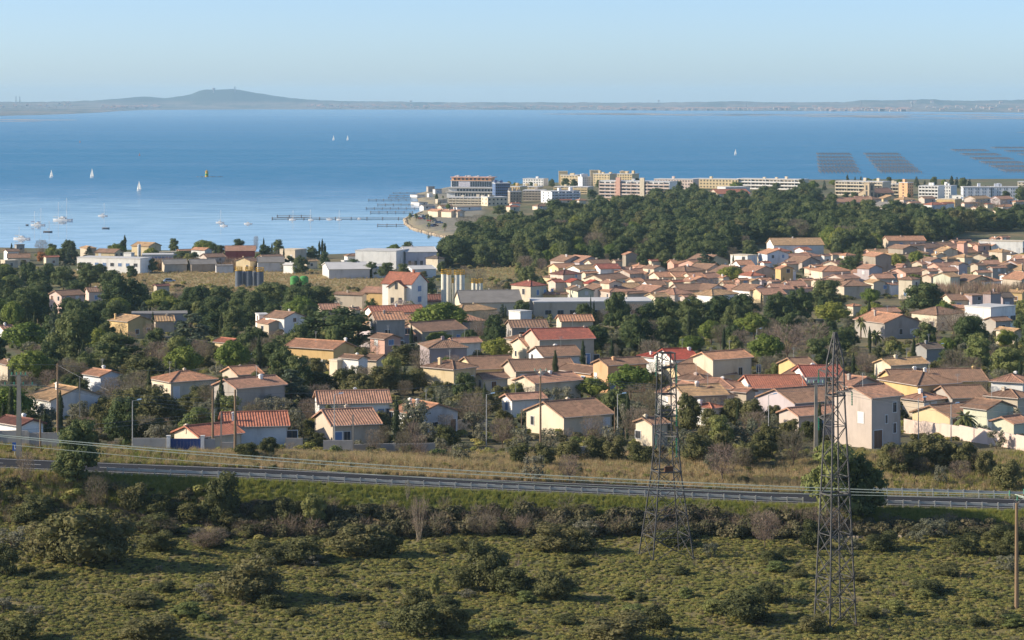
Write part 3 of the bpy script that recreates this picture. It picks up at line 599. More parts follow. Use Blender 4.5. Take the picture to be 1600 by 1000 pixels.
NEAR = [
 # x0, xs, x1, eave y, wall height, ridge, roof, wall, options
 (34, 79, 152, 626, 2.9, 'l', 'tan', 'white', dict(yaw=40, lab='white bungalow with weathered tan tiled roof behind the two left poles', nm='tan roofed bungalow', ch=((.35, .55),), win=b2([('r', 4, .9), ('r', 7, .9)], 1.2, 1.1, 'shutter') + b2([('l', 2.5, 1)]))),
 (-15, 33, 62, 665, 2.7, 'l', 'darkred', 'white', dict(yaw=45, lab='low white house with dull red roof behind the roadside cypresses')),
 (124, 157, 186, 588, 3.0, 'l', 'orange', 'bluewhite', dict(yaw=42, ch=((.8, .8),), lab='pale house with plain orange roof above the big holm oak')),
 (229, 267, 332, 597, 3.0, 'h', 'orange', 'cream', dict(yaw=36, lab='cream bungalow with wide hipped orange roof between oaks', nm='hipped orange roof', ch=())),
 (329, 370, 440, 607, 4.6, 'r', 'terracotta', 'greybeige', dict(yaw=40, lab='two storey house with blank stained end wall right of the hipped bungalow', win=b2([('l', 3, 1.4), ('r', 4, 1)], 1.2, 1.2, 'plain'))),
 (342, 372, 407, 586, 3, 'r', 'orange', 'beige', {}),
 (345, 351, 448, 667, 2.9, 'r', 'redorange', 'white', dict(L=8, yaw=10, win=b2([('r', 9, 1)], 1.4, 1.2), nm='blue gate house', lab='long white house with ridged orange red roof behind the blue gate', ch=((.15, .2),))),
 (265, 312, 372, 683, 2.6, 'r', 'redorange', 'cream', dict(yaw=40, start=331, lab='front wing with tall chimney and orange red roof beside the blue gate', ch=((.02, .55),), win=[])),
 (480, 499, 608, 631, 3.0, 'r', 'terracotta', 'white', dict(L=8, yaw=9, lab='long house with ribbed terracotta roof partly behind a drooping cedar', nm='long ribbed roof', win=b2([('r', 5, .7), ('r', 10, .7)], 1.6, 1.4, 'plain'), ch=((.55, .6),))),
 (509, 520, 592, 665, 3.0, 'r', 'terracotta', 'beige', dict(L=9, yaw=20, start=336, lab='low beige house with orange eave behind the concrete wall', win=b2([('r', 2, .8)], .9, 1.3, 'plain'), ch=())),
 (612, 652, 714, 648, 3.2, 'l', 'orange', 'palegrey', dict(yaw=38, lab='house with wide shaded blue grey end wall behind the olive tree', win=b2([('r', 3, .9)], 1.2, 1), ch=((.3, .8), (.3, .5)))),  # grey wall colour carries the shade of the end wall
 (823, 881, 958, 652, 2.7, 'r', 'brown', 'cream', dict(yaw=33, lab='cream bungalow with broad brown tiled roof beside the V headed pole', nm='broad brown roof', ch=((.55, .6),), win=b2([('r', 4.2, .9)], 1.2, 1.3, 'shutter') + b2([('l', 8, .8)], .8, 1.2, 'plain'))),
 (995, 1019, 1044, 663, 3.0, 'r', 'brown', 'cream', dict(yaw=36, lab='small cream house behind the left lattice tower', win=b2([('l', 3, .8)], 1.1, 1, 'plain'), ch=((.1, .5),))),
 (804, 836, 909, 599, 3.5, 'r', 'terracotta', 'cream', dict(yaw=36, lab='cream house with terracotta roof up the slope behind the V headed pole', win=b2([('r', 2, .9), ('r', 4.5, 0.2)], .9, 1.5, 'plain'), ch=((.35, .5), (.55, .5)))),
 (784, 800, 852, 625, 2.7, 'r', 'terracotta', 'white', dict(yaw=25)),
 (790, 806, 900, 580, 2.8, 'r', 'brown', 'beige', dict(yaw=15, L=9, lab='long low house with brown roof above the two gabled cream houses')),
 (660, 709, 743, 577, 4.5, 'h', 'brown', 'yellowcream', dict(yaw=50, lab='pale yellow house with hipped brown roof and arched window', nm='arched window house', win=b2([('r', 4.5, .8)], 1.3, 2.2), ch=((.2, .6),))),
 (718, 742, 808, 577, 2.7, 'r', 'brown', 'yellowcream', dict(yaw=20, L=10)),
 (741, 756, 793, 592, 2.6, 'r', 'brown', 'cream', dict(yaw=25)),
 (928, 950, 1012, 571, 4.8, 'r', 'brown', 'orange', dict(yaw=30, lab='orange house with brown roof and one white shutter on its end wall', nm='orange house', win=b2([('l', 4, 1.6)], .8, 1.5, 'shutter'), ch=())),
 (903, 924, 932, 584, 2.8, 'l', 'brown', 'orange', dict(yaw=40, L=9, W=5, lab='low orange annexe at the left end of the orange house', ch=())),
 (837, 850, 909, 557, 4.4, 'r', 'brown', 'white', dict(yaw=20, L=8, lab='white two part house with stepped brown roofs left of the orange house')),
 (814, 823, 872, 541, 4.2, 'r', 'terracotta', 'cream', dict(yaw=22, L=8)),
 (826, 843, 929, 531, 5.2, 'r', 'red', 'beige', dict(yaw=17, L=10, lab='large house under one long red tiled roof in front of the dark pines', nm='long red roof', ch=((.97, .5),), win=b2([('r', 8, .8), ('r', 12, .8)], 1.3, 1.1, 'plain'))),
 (790, 812, 841, 532, 3, 'h', 'brown', 'beige', {}),
 (1000, 1034, 1056, 560, 3.0, 'h', 'brightred', 'white', dict(yaw=40, lab='white house with bright red hipped roof behind the left lattice tower', nm='bright red roof', ch=())),
 (1044, 1052, 1092, 562, 3.4, 'r', 'brightred', 'white', dict(yaw=20, L=9, lab='white wing with bright red roof to the right of the lattice tower top', ch=((.95, .4),))),
 (1086, 1114, 1178, 562, 5.8, 'r', 'orange', 'cream', dict(yaw=33, lab='tall cream two storey house with orange roof right of the left lattice tower', nm='tall cream house', win=b2([('r', 6, 2.8), ('r', 10, 3)], .8, 1.3, 'plain') + b2([('r', 10.5, .5)], 1.4, 1.6, 'plain'), ch=())),
 (1053, 1102, 1120, 595, 2.9, 'h', 'brown', 'pinkcream', dict(yaw=62, win=b2([('l', 3, .8)], 1.1, 1.1, 'shutter'))),
 (1087, 1147, 1162, 608, 2.8, 'h', 'terracotta', 'pinkcream', dict(yaw=66, L=9, W=7, lab='pale pink bungalow with pyramid roof in front of the tall cream house', win=b2([('l', 3, .8), ('l', 6.5, .8)], .8, 1.1, 'plain'))),
 (1088, 1112, 1126, 638, 2.6, 'h', 'redorange', 'white', dict(yaw=50, ch=((.1, .8),))),
 (1148, 1166, 1178, 613, 3, 'l', 'terracotta', 'beige', dict(yaw=50)),
 (1168, 1176, 1260, 607, 3.0, 'r', 'redorange', 'white', dict(yaw=9, L=9, lab='low house with ribbed orange red roof right of the tall cypress')),
 (1254, 1260, 1320, 589, 4.6, 'r', 'red', 'white', dict(yaw=9, L=8, lab='white house with ribbed red roof behind the crossarm pole', nm='ribbed red roof', ch=())),
 (1239, 1249, 1278, 574, 5, 'r', 'brown', 'yellow', dict(yaw=24, L=7, lab='yellow house with brown roof behind the ribbed red roof')),
 (1300, 1330, 1381, 604, 4.6, 'l', 'terracotta', 'greybeige', dict(yaw=42, win=[], lab='house with blank grey gable behind the tall beige house')),
 (1312, 1362, 1413, 622, 6.8, 'r', 'terracotta', 'pinkbeige', dict(yaw=38, lab='tall three storey pinkish house facing the scrub right of the right lattice tower', nm='tall pinkish house', ch=(), win=[('r', 4.4, 4.6, .7, 1.3, 'glass'), ('r', 2.8, 3.2, .4, 1.1, 'glass'), ('r', 4.4, 1.8, .6, 1.3, 'glass'), ('l', 2.0, 3.3, 1.0, 1.4, 'shutter'), ('r', 1.2, 0, 1.6, 2.4, 'brown')])),
 (1222, 1248, 1334, 650, 3.0, 'r', 'terracotta', 'pinkbeige', dict(yaw=30, lab='low pinkish bungalow with terracotta roof behind the right lattice tower', win=b2([('r', 4, .9)], .9, 1.2, 'blue'), ch=())),
 (1382, 1398, 1546, 597, 3.1, 'r', 'brown', 'yellow', dict(yaw=8, L=9, lab='very long house under one brown roof behind the pyramid roofed house', nm='very long brown roof', ch=((.3, .5), (.38, .3), (.95, .5)))),
 (1413, 1434, 1506, 602, 4.4, 'h', 'brown', 'yellow', dict(yaw=28, L=10, lab='yellow house with hipped brown roof in front of the very long roof', win=b2([('r', 3.2, 1.2)], 1.8, 1.2, 'shutter') + b2([('r', 9.5, 1)], .7, 1.2), ch=())),
 (1413, 1443, 1484, 626, 2.6, 'h', 'terracotta', 'beige', dict(yaw=40)),
 (1472, 1488, 1547, 622, 2.9, 'r', 'brown', 'greybeige', dict(yaw=12, L=8)),
 (1512, 1542, 1591, 640, 3.6, 'l', 'brown', 'palegreen', dict(yaw=38, lab='pale green house with blank shaded gable behind the white garden wall', nm='pale green house', win=b2([('l', 4, 1)], .9, 1.6, 'plain'), ch=())),
 (1436, 1484, 1516, 652, 2.4, 'r', 'brown', 'yellowcream', dict(yaw=36, W=8, lab='low pale yellow wing behind the round bush and the palm', ch=())),
 (1556, 1584, 1612, 662, 2.2, 'r', 'terracotta', 'palegreen', dict(yaw=40, ch=())),
 (1553, 1598, 1625, 598, 4.2, 'h', 'terracotta', 'white', dict(yaw=62, lab='white house with terracotta hipped roof at the right picture edge')),
 (1547, 1590, 1622, 622, 4, 'h', 'brown', 'beige', dict(yaw=50)),
 (1372, 1392, 1455, 571, 3.5, 'r', 'tan', 'cream', dict(yaw=27, lab='cream gabled house with tan roof under the light green pines', nm='tan gabled house', ch=((.35, .5),))),
 (1433, 1448, 1474, 545, 4, 'r', 'dark', 'grey', dict(yaw=24)),
]
LEFTMID = [
 (165, 200, 232, 503, 4, 'l', 'tan', 'yellow', dict(yaw=44, lab='yellow house with two stepped tan roofs below the bright umbrella pine', nm='stepped yellow house', ch=((.1, .8),))),
 (197, 206, 291, 492, 4.2, 'f', 'grey', 'grey', dict(yaw=8, L=8, lab='long grey flat building behind the stepped yellow house', win=[])),
 (238, 243, 271, 502, 3, 'r', 'tan', 'beige', dict(yaw=14, L=6)),
 (72, 96, 127, 462, 5, 'r', 'brown', 'pink', dict(yaw=40, nm='pink house', lab='pink house with brown roofs among the left pines')),
 (134, 139, 158, 456, 4, 'r', 'brown', 'pink', dict(yaw=20, L=6)),
 (333, 357, 377, 536, 3.2, 'l', 'redorange', 'yellowcream', dict(yaw=45, lab='house with bright orange red roof beside the dark cedar', nm='roof by the cedar')),
 (-12, 8, 20, 517, 3, 'r', 'terracotta', 'white', {}),
 (-10, 12, 22, 570, 3.5, 'l', 'brown', 'beige', {}),
 (412, 444, 473, 497, 4.2, 'l', 'brown', 'white', dict(yaw=48, lab='white house with brown roof left of the big dark pine', nm='white gabled house', ch=((.9, .7),))),
 (402, 405, 418, 493, 4.5, 'f', 'white', 'white', dict(yaw=16, L=5, lab='small white cube of a house at the left of the white gabled one')),
 (398, 420, 440, 506, 2.8, 'l', 'terracotta', 'beige', {}),
 (453, 521, 530, 546, 4.3, 'l', 'orange', 'yelloworange', dict(yaw=58, L=11.5, W=7, lab='deep yellow house with orange roof and white shutters below the big dark pine', nm='deep yellow house', win=[('l', 2.5, 1, .9, 1.1, 'shutter'), ('l', 5, .2, 1, 2, 'shutter'), ('l', 8, 1, .9, 1.1, 'shutter')], ch=((.8, .1),))),
 (531, 560, 571, 561, 3.6, 'l', 'brown', 'white', dict(yaw=50, lab='white house with sloping brown roof and one dark window', win=b2([('l', 3, .8)], .7, 1.2, 'plain'))),
 (521, 527, 534, 565, 3, 'f', 'tan', 'cream', dict(yaw=40, win=[])),
 (568, 588, 607, 563, 3, 'l', 'brown', 'cream', dict(yaw=60)),
 (577, 601, 625, 530, 4.6, 'l', 'brown', 'salmon', dict(yaw=42, lab='salmon pink house with brown roof beside the cypresses', nm='salmon pink house')),
 (667, 671, 729, 544, 4.2, 'h', 'brown', 'mauve', dict(yaw=14, L=9, lab='mauve house with low hipped brown roof behind the arched window house', nm='mauve house', win=[])),
 (698, 711, 751, 536, 4, 'r', 'terracotta', 'white', dict(yaw=24)),
 (585, 588, 632, 500, 6.8, 'r', 'orange', 'greybeige', dict(yaw=14, L=8, lab='tall plain two storey house below the pale blossoming tree', nm='tall plain house', win=b2([('r', 2.5, 3.4), ('r', 7, 3.6)], 1.1, 1.2, 'plain'))),
 (571, 583, 662, 489, 4, 'r', 'redorange', 'white', dict(yaw=18, L=8, lab='long white house with orange red roof behind the blossoming tree')),
 (500, 503, 531, 484, 4, 'r', 'terracotta', 'beige', dict(yaw=14, L=7)), (544, 550, 562, 484, 4, 'r', 'terracotta', 'cream', {}),
 (563, 612, 628, 458, 5, 'l', 'terracotta', 'yelloworange', dict(yaw=66, lab='yellow house with terracotta roof left of the red roofed villa', nm='yellow villa neighbour')),
 (530, 566, 572, 461, 5, 'l', 'brown', 'beige', dict(yaw=66, L=9, lab='brown roofed wing left of the yellow house by the villa')),
 (612, 626, 642, 472, 3, 'l', 'darkred', 'beige', dict(yaw=40, win=[])), (651, 653, 693, 471, 3, 'r', 'darkred', 'beige', dict(yaw=8, L=9, win=[], lab='low dark red roof between the single silo and the twin silos')),
 (716, 720, 815, 473, 4.6, 'r', 'grey', 'cream', dict(yaw=7, L=16, name='industrial_shed', cat='shed', win=[], ch=(), lab='big beige shed with grey sheet roof at the foot of the twin silos', nm='big grey roofed shed')),
 (795, 813, 831, 488, 3.6, 'f', 'white', 'white', dict(yaw=40, win=[])), (796, 800, 856, 512, 3, 'r', 'brown', 'greybeige', dict(yaw=10, L=8)),
 (831, 834, 1022, 473, 4.4, 'f', 'white', 'beige', dict(yaw=5, L=14, name='workshop', cat='workshop', lab='very long beige workshop under a flat white roof edge', nm='very long flat workshop', win=[('r', 4 + i * 3.4, 1.1, 1.7, 1.2, 'plain') for i in range(11)])),
 (799, 829, 854, 447, 6.4, 'h', 'red', 'cream', dict(yaw=44, lab='big cream house with dark red hipped roof above the grey shed', nm='big hipped cream house', ch=((.5, .5),), win=[('l', 3, 3.8, 1, 1.6, 'plain'), ('r', 3, 3.6, .9, 1.5, 'blue'), ('r', 6, 3.6, .9, 1.5, 'blue'), ('r', 9, 3.6, .9, 1.5, 'blue'), ('r', 6, .8, .9, 1.5, 'plain')])),
 (860, 880, 908, 429, 5.2, 'h', 'darkred', 'pinkcream', dict(yaw=40)), (857, 868, 881, 441, 4.5, 'r', 'red', 'pinkcream', {}), (883, 892, 911, 441, 4.5, 'l', 'brightred', 'cream', {}),
 (913, 920, 941, 443, 4.2, 'l', 'brightred', 'cream', {}), (939, 952, 972, 443, 5.2, 'l', 'terracotta', 'cream', dict(nm='taller cream house', lab='taller cream house with terracotta roof above the long workshop')),
 (885, 891, 912, 452, 4.4, 'l', 'brown', 'cream', dict(yaw=20)), (899, 903, 928, 455, 5, 'l', 'dark', 'palegreen', dict(yaw=14, L=8)),
 (848, 868, 873, 460, 3.8, 'h', 'terracotta', 'yelloworange', dict(yaw=66, lab='small deep yellow house just above the workshop roof')), (869, 873, 887, 460, 3, 'r', 'brown', 'beige', {}),
 (980, 993, 1006, 440, 4.5, 'r', 'orange', 'cream', {}), (973, 980, 1015, 459, 3, 'h', 'brown', 'beige', {}),
 (922, 926, 956, 413, 5.2, 'r', 'brown', 'cream', dict(yaw=20, L=8)), (934, 938, 969, 420, 4.6, 'r', 'red', 'white', dict(yaw=16, L=8)), (973, 978, 996, 398, 6.4, 'l', 'orange', 'taupe', dict(yaw=24, win=[], lab='tall house with blank grey brown gable at the wood edge', nm='blank brown gable')),
 (909, 915, 934, 427, 3, 'r', 'orange', 'cream', {}), (989, 998, 1003, 416, 4.8, 'h', 'orange', 'salmon', {}), (958, 962, 976, 408, 3, 'r', 'brown', 'beige', {}),
 (874, 877, 927, 502, 2.8, 'r', 'orange', 'cream', dict(yaw=9, L=7)),
 (1025, 1030, 1053, 433, 4.8, 'r', 'orange', 'cream', dict(yaw=22, L=8)), (1052, 1056, 1078, 433, 4.8, 'r', 'orange', 'cream', dict(yaw=22, L=8)), (1077, 1081, 1103, 434, 4.8, 'r', 'orange', 'cream', dict(yaw=22, L=8)),
 (1000, 1006, 1029, 440, 4, 'r', 'orange', 'cream', {}), (1046, 1052, 1069, 441, 4.4, 'r', 'redorange', 'cream', {}), (1066, 1079, 1088, 440, 4.4, 'l', 'terracotta', 'cream', {}), (1027, 1033, 1047, 440, 4, 'r', 'terracotta', 'cream', {}),
 (1011, 1014, 1040, 446, 3.6, 'r', 'brown', 'white', dict(yaw=18, L=7)), (1085, 1088, 1107, 437, 4.6, 'l', 'orange', 'lilac', dict(yaw=20, L=8)),
 (1010, 1024, 1046, 464, 4.4, 'r', 'tan', 'cream', {}), (1066, 1070, 1088, 464, 3, 'r', 'terracotta', 'pinkbeige', {}), (1006, 1022, 1040, 420, 5.8, 'l', 'brown', 'cream', {}),
 (1050, 1053, 1074, 412, 3.8, 'r', 'orange', 'salmon', dict(yaw=16, L=7)), (1015, 1018, 1033, 408, 3.8, 'r', 'redorange', 'cream', {}),
 (1143, 1168, 1185, 400, 4.8, 'f', 'tan', 'white', dict(yaw=50, lab='white flat roofed house at the edge of the pine wood', nm='white woodside house')), (1152, 1156, 1178, 414, 4.8, 'r', 'orange', 'white', dict(yaw=14, L=8)),
 (1156, 1174, 1195, 431, 4, 'h', 'redorange', 'white', {}), (1152, 1156, 1171, 438, 4.8, 'r', 'orange', 'salmon', dict(nm='salmon house', lab='salmon house with orange roof right of the umbrella pine')), (1169, 1174, 1188, 440, 4, 'l', 'tan', 'cream', {}),
 (1186, 1190, 1205, 437, 4, 'r', 'orange', 'lilac', {}), (1132, 1134, 1161, 446, 2.8, 'r', 'orange', 'cream', dict(yaw=12, L=7)), (1124, 1130, 1134, 434, 4.8, 'l', 'orange', 'cream', {}), (1191, 1194, 1204, 411, 4, 'r', 'redorange', 'white', {}),
]
RIGHT = [
 (1206, 1209, 1288, 383, 5.2, 'r', 'tan', 'white', dict(yaw=6, L=14, name='warehouse', cat='warehouse', win=[], ch=(), lab='long low white warehouse with tan roof against the pine wood', nm='long white warehouse')),
 (1201, 1218, 1236, 393, 4, 'h', 'redorange', 'white', {}), (1190, 1199, 1233, 397, 5, 'l', 'orange', 'bluewhite', dict(yaw=15, L=10, lab='white house with broad shaded gable facing the village')), (1244, 1256, 1268, 391, 3.6, 'r', 'redorange', 'white', {}),  # bluewhite house: shade of its white gable tinted into the wall colour
 (1226, 1233, 1268, 403, 3, 'r', 'terracotta', 'cream', dict(yaw=18, L=8)), (1222, 1230, 1249, 413, 3, 'r', 'terracotta', 'cream', {}), (1213, 1220, 1240, 420, 4.8, 'l', 'orange', 'yellow', dict(yaw=26, lab='yellow gabled house with orange roof left of the palms', nm='yellow gabled house')),
 (1220, 1237, 1245, 425, 4, 'f', 'tan', 'white', dict(yaw=55)), (1283, 1288, 1300, 400, 4, 'r', 'terracotta', 'white', dict(yaw=45)), (1296, 1301, 1317, 398, 4, 'r', 'orange', 'cream', {}), (1313, 1322, 1337, 399, 5, 'h', 'orange', 'cream', {}),
 (1288, 1308, 1329, 413, 4.4, 'r', 'terracotta', 'cream', dict(yaw=50)), (1277, 1285, 1331, 424, 5.4, 'h', 'orange', 'cream', dict(yaw=18, L=9, lab='broad two storey cream house with hipped orange roof and blue windows', nm='broad hipped cream house', win=[('r', 2.5 + 1.5 * i, 3.2, .8, .9, 'blue') for i in range(3)] + [('r', 8.4, 2.6, 1.4, 1.5, 'blue')])),
 (1269, 1272, 1286, 416, 3, 'r', 'orange', 'cream', {}), (1258, 1265, 1269, 419, 3, 'h', 'orange', 'cream', {}), (1266, 1271, 1279, 421, 3.5, 'h', 'terracotta', 'beige', {}),
 (1342, 1358, 1381, 420, 5.8, 'l', 'terracotta', 'lilac', dict(yaw=40, lab='lilac house with tall gable right of the broad cream house', nm='lilac gabled house')), (1331, 1344, 1358, 426, 4, 'l', 'terracotta', 'lilac', {}),
 (1364, 1368, 1394, 401, 7, 'l', 'orange', 'taupe', dict(yaw=18, L=10, win=[], lab='tall house with huge blank taupe gable below the wood', nm='huge blank taupe gable')), (1353, 1355, 1366, 404, 5, 'f', 'tan', 'beige', {}),
 (1367, 1371, 1398, 435, 4, 'r', 'terracotta', 'pinkbeige', dict(yaw=14, L=7)), (1384, 1388, 1403, 428, 4, 'r', 'terracotta', 'greybeige', {}),
 (1313, 1319, 1363, 447, 4, 'h', 'brown', 'beige', dict(yaw=14, L=9, lab='beige house with big brown striped roof above the round pine', nm='big striped brown roof', win=b2([('r', 9, .3)], 3, 1.4, 'plain'))), (1361, 1365, 1384, 442, 4.8, 'l', 'tan', 'cream', dict(yaw=16, L=7, win=b2([('r', 4, 2)], 1.2, 1.2, 'blue'))), (1389, 1392, 1408, 445, 4, 'r', 'terracotta', 'white', {}),
 (1203, 1206, 1220, 440, 3, 'r', 'terracotta', 'pinkbeige', {}), (1233, 1237, 1262, 447, 3, 'r', 'terracotta', 'cream', dict(yaw=20, L=8)), (1204, 1208, 1240, 452, 3, 'r', 'terracotta', 'pinkbeige', dict(yaw=10, L=8)), (1252, 1256, 1273, 438, 3, 'r', 'terracotta', 'cream', {}), (1271, 1275, 1294, 439, 3, 'r', 'terracotta', 'cream', {}), (1292, 1317, 1323, 439, 3, 'l', 'brown', 'cream', dict(yaw=62)), (1247, 1251, 1271, 451, 3, 'r', 'terracotta', 'pink', {}),
 (1330, 1333, 1345, 478, 2.8, 'h', 'orange', 'cream', dict(lab='tiny cream hut with orange roof between round pines')),
 (1361, 1372, 1408, 488, 3.8, 'r', 'terracotta', 'pinkcream', dict(yaw=22, nm='white posted pink house', lab='pale pink house with terracotta roof left of the dark round pine')),
 (1374, 1382, 1442, 505, 3.8, 'l', 'orange', 'greybeige', dict(yaw=28, L=12, lab='double gabled house with orange roof behind bare trees', nm='double gabled house')), (1431, 1464, 1512, 492, 4, 'h', 'brown', 'cream', dict(yaw=38, lab='rounded cream house with wide brown roof behind bare trees')),
 (1514, 1548, 1595, 482, 6, 'f', 'white', 'white', dict(yaw=42, lab='modern flat roofed white house at the right', nm='modern white house', win=b2([('l', 4, 2)], 1, 1.2, 'plain') + b2([('r', 6, 2.2), ('r', 9, 2.2)], 2, 1.5, 'plain'))), (1485, 1512, 1518, 481, 3.4, 'l', 'terracotta', 'orange', dict(yaw=60)), (1542, 1556, 1582, 502, 3.2, 'r', 'brown', 'greybeige', {}), (1563, 1585, 1600, 518, 3, 'l', 'tan', 'cream', {}),
 (1538, 1548, 1567, 459, 6, 'h', 'brown', 'mauve', dict(yaw=40, lab='mauve tower house with one sunlit white side', nm='mauve tower house', win=[])), (1516, 1519, 1541, 463, 5, 'f', 'brown', 'mauve', dict(yaw=12, L=7)), (1565, 1567, 1585, 465, 4, 'r', 'dark', 'mauve', dict(yaw=12, L=7)), (1484, 1487, 1519, 469, 3, 'r', 'brown', 'cream', dict(yaw=12, L=8)),
 (1579, 1597, 1604, 457, 4, 'l', 'tan', 'yellow', dict(yaw=62)), (1406, 1425, 1441, 437, 6.2, 'h', 'brown', 'cream', dict(yaw=56, lab='square cream tower house with brown cap roof', nm='square cream tower house')),
 (1462, 1485, 1503, 433, 4.6, 'r', 'tan', 'palegreen', dict(yaw=44, lab='pale green house with tan roof and bright left wall', nm='bright green house')), (1443, 1452, 1468, 424, 4.6, 'r', 'terracotta', 'beige', {}), (1444, 1455, 1466, 433, 4, 'r', 'terracotta', 'beige', {}), (1470, 1474, 1498, 424, 4, 'r', 'terracotta', 'pinkbeige', dict(yaw=14, L=7)),
 (1449, 1455, 1477, 408, 4.8, 'l', 'brown', 'lilac', dict(yaw=20, L=8)), (1428, 1441, 1450, 413, 3.8, 'r', 'terracotta', 'beige', {}), (1401, 1410, 1416, 415, 4.4, 'l', 'terracotta', 'salmon', dict(yaw=50, lab='small salmon house left of the two round bushy trees')),
 (1400, 1411, 1435, 389, 6, 'l', 'brown', 'taupe', dict(yaw=26, L=10, nm='taupe row house', lab='taupe house with stepped brown roofs below the wood', win=[])), (1384, 1388, 1447, 376, 6, 'r', 'orange', 'beige', dict(yaw=6, L=9, lab='long beige row house with orange roof right against the wood')), (1418, 1424, 1446, 384, 6, 'r', 'brown', 'beige', {}),
 (1463, 1474, 1499, 393, 4.6, 'l', 'tan', 'cream', dict(yaw=30)), (1456, 1463, 1479, 399, 4.2, 'l', 'tan', 'cream', {}), (1474, 1480, 1495, 404, 3.8, 'h', 'tan', 'taupe', {}),
 (1497, 1506, 1511, 380, 7, 'l', 'orange', 'salmon', dict(yaw=44, nm='salmon block', lab='tall narrow salmon block beside the sloping brown roof')), (1509, 1519, 1531, 383, 6.4, 'r', 'orange', 'cream', {}), (1522, 1528, 1549, 384, 6.4, 'r', 'orange', 'salmon', {}), (1486, 1491, 1520, 377, 5.6, 'r', 'brown', 'salmon', dict(yaw=30)),
 (1494, 1507, 1521, 402, 4.4, 'h', 'tan', 'cream', {}), (1517, 1541, 1551, 402, 3.6, 'r', 'brown', 'cream', dict(yaw=58)), (1488, 1498, 1513, 414, 5.6, 'l', 'brown', 'lilac', {}), (1519, 1528, 1543, 415, 4, 'r', 'brown', 'beige', {}), (1537, 1541, 1564, 413, 3.6, 'r', 'terracotta', 'beige', dict(yaw=10, L=7)), (1546, 1551, 1575, 419, 5.2, 'r', 'terracotta', 'greybeige', {}), (1562, 1570, 1589, 416, 4.8, 'l', 'brown', 'taupe', {}), (1566, 1570, 1584, 431, 3, 'r', 'terracotta', 'white', {}), (1523, 1528, 1551, 426, 4.2, 'r', 'terracotta', 'cream', dict(yaw=20)),
 (1550, 1566, 1584, 394, 4.8, 'h', 'tan', 'beige', {}), (1576, 1580, 1593, 398, 4, 'l', 'dark', 'white', {}), (1555, 1598, 1609, 378, 5.6, 'f', 'tan', 'white', dict(yaw=68, L=18, W=8, lab='white terrace row with four pale fronts at the upper right', nm='white terrace row', win=[('l', 2 + 3.6 * i, .6, 1, 2.4, 'shutter') for i in range(5)])), (1549, 1556, 1561, 373, 5.6, 'l', 'terracotta', 'salmon', {}), (1562, 1566, 1579, 371, 5, 'r', 'terracotta', 'salmon', {}), (1586, 1600, 1611, 401, 3, 'h', 'tan', 'cream', {}),
]
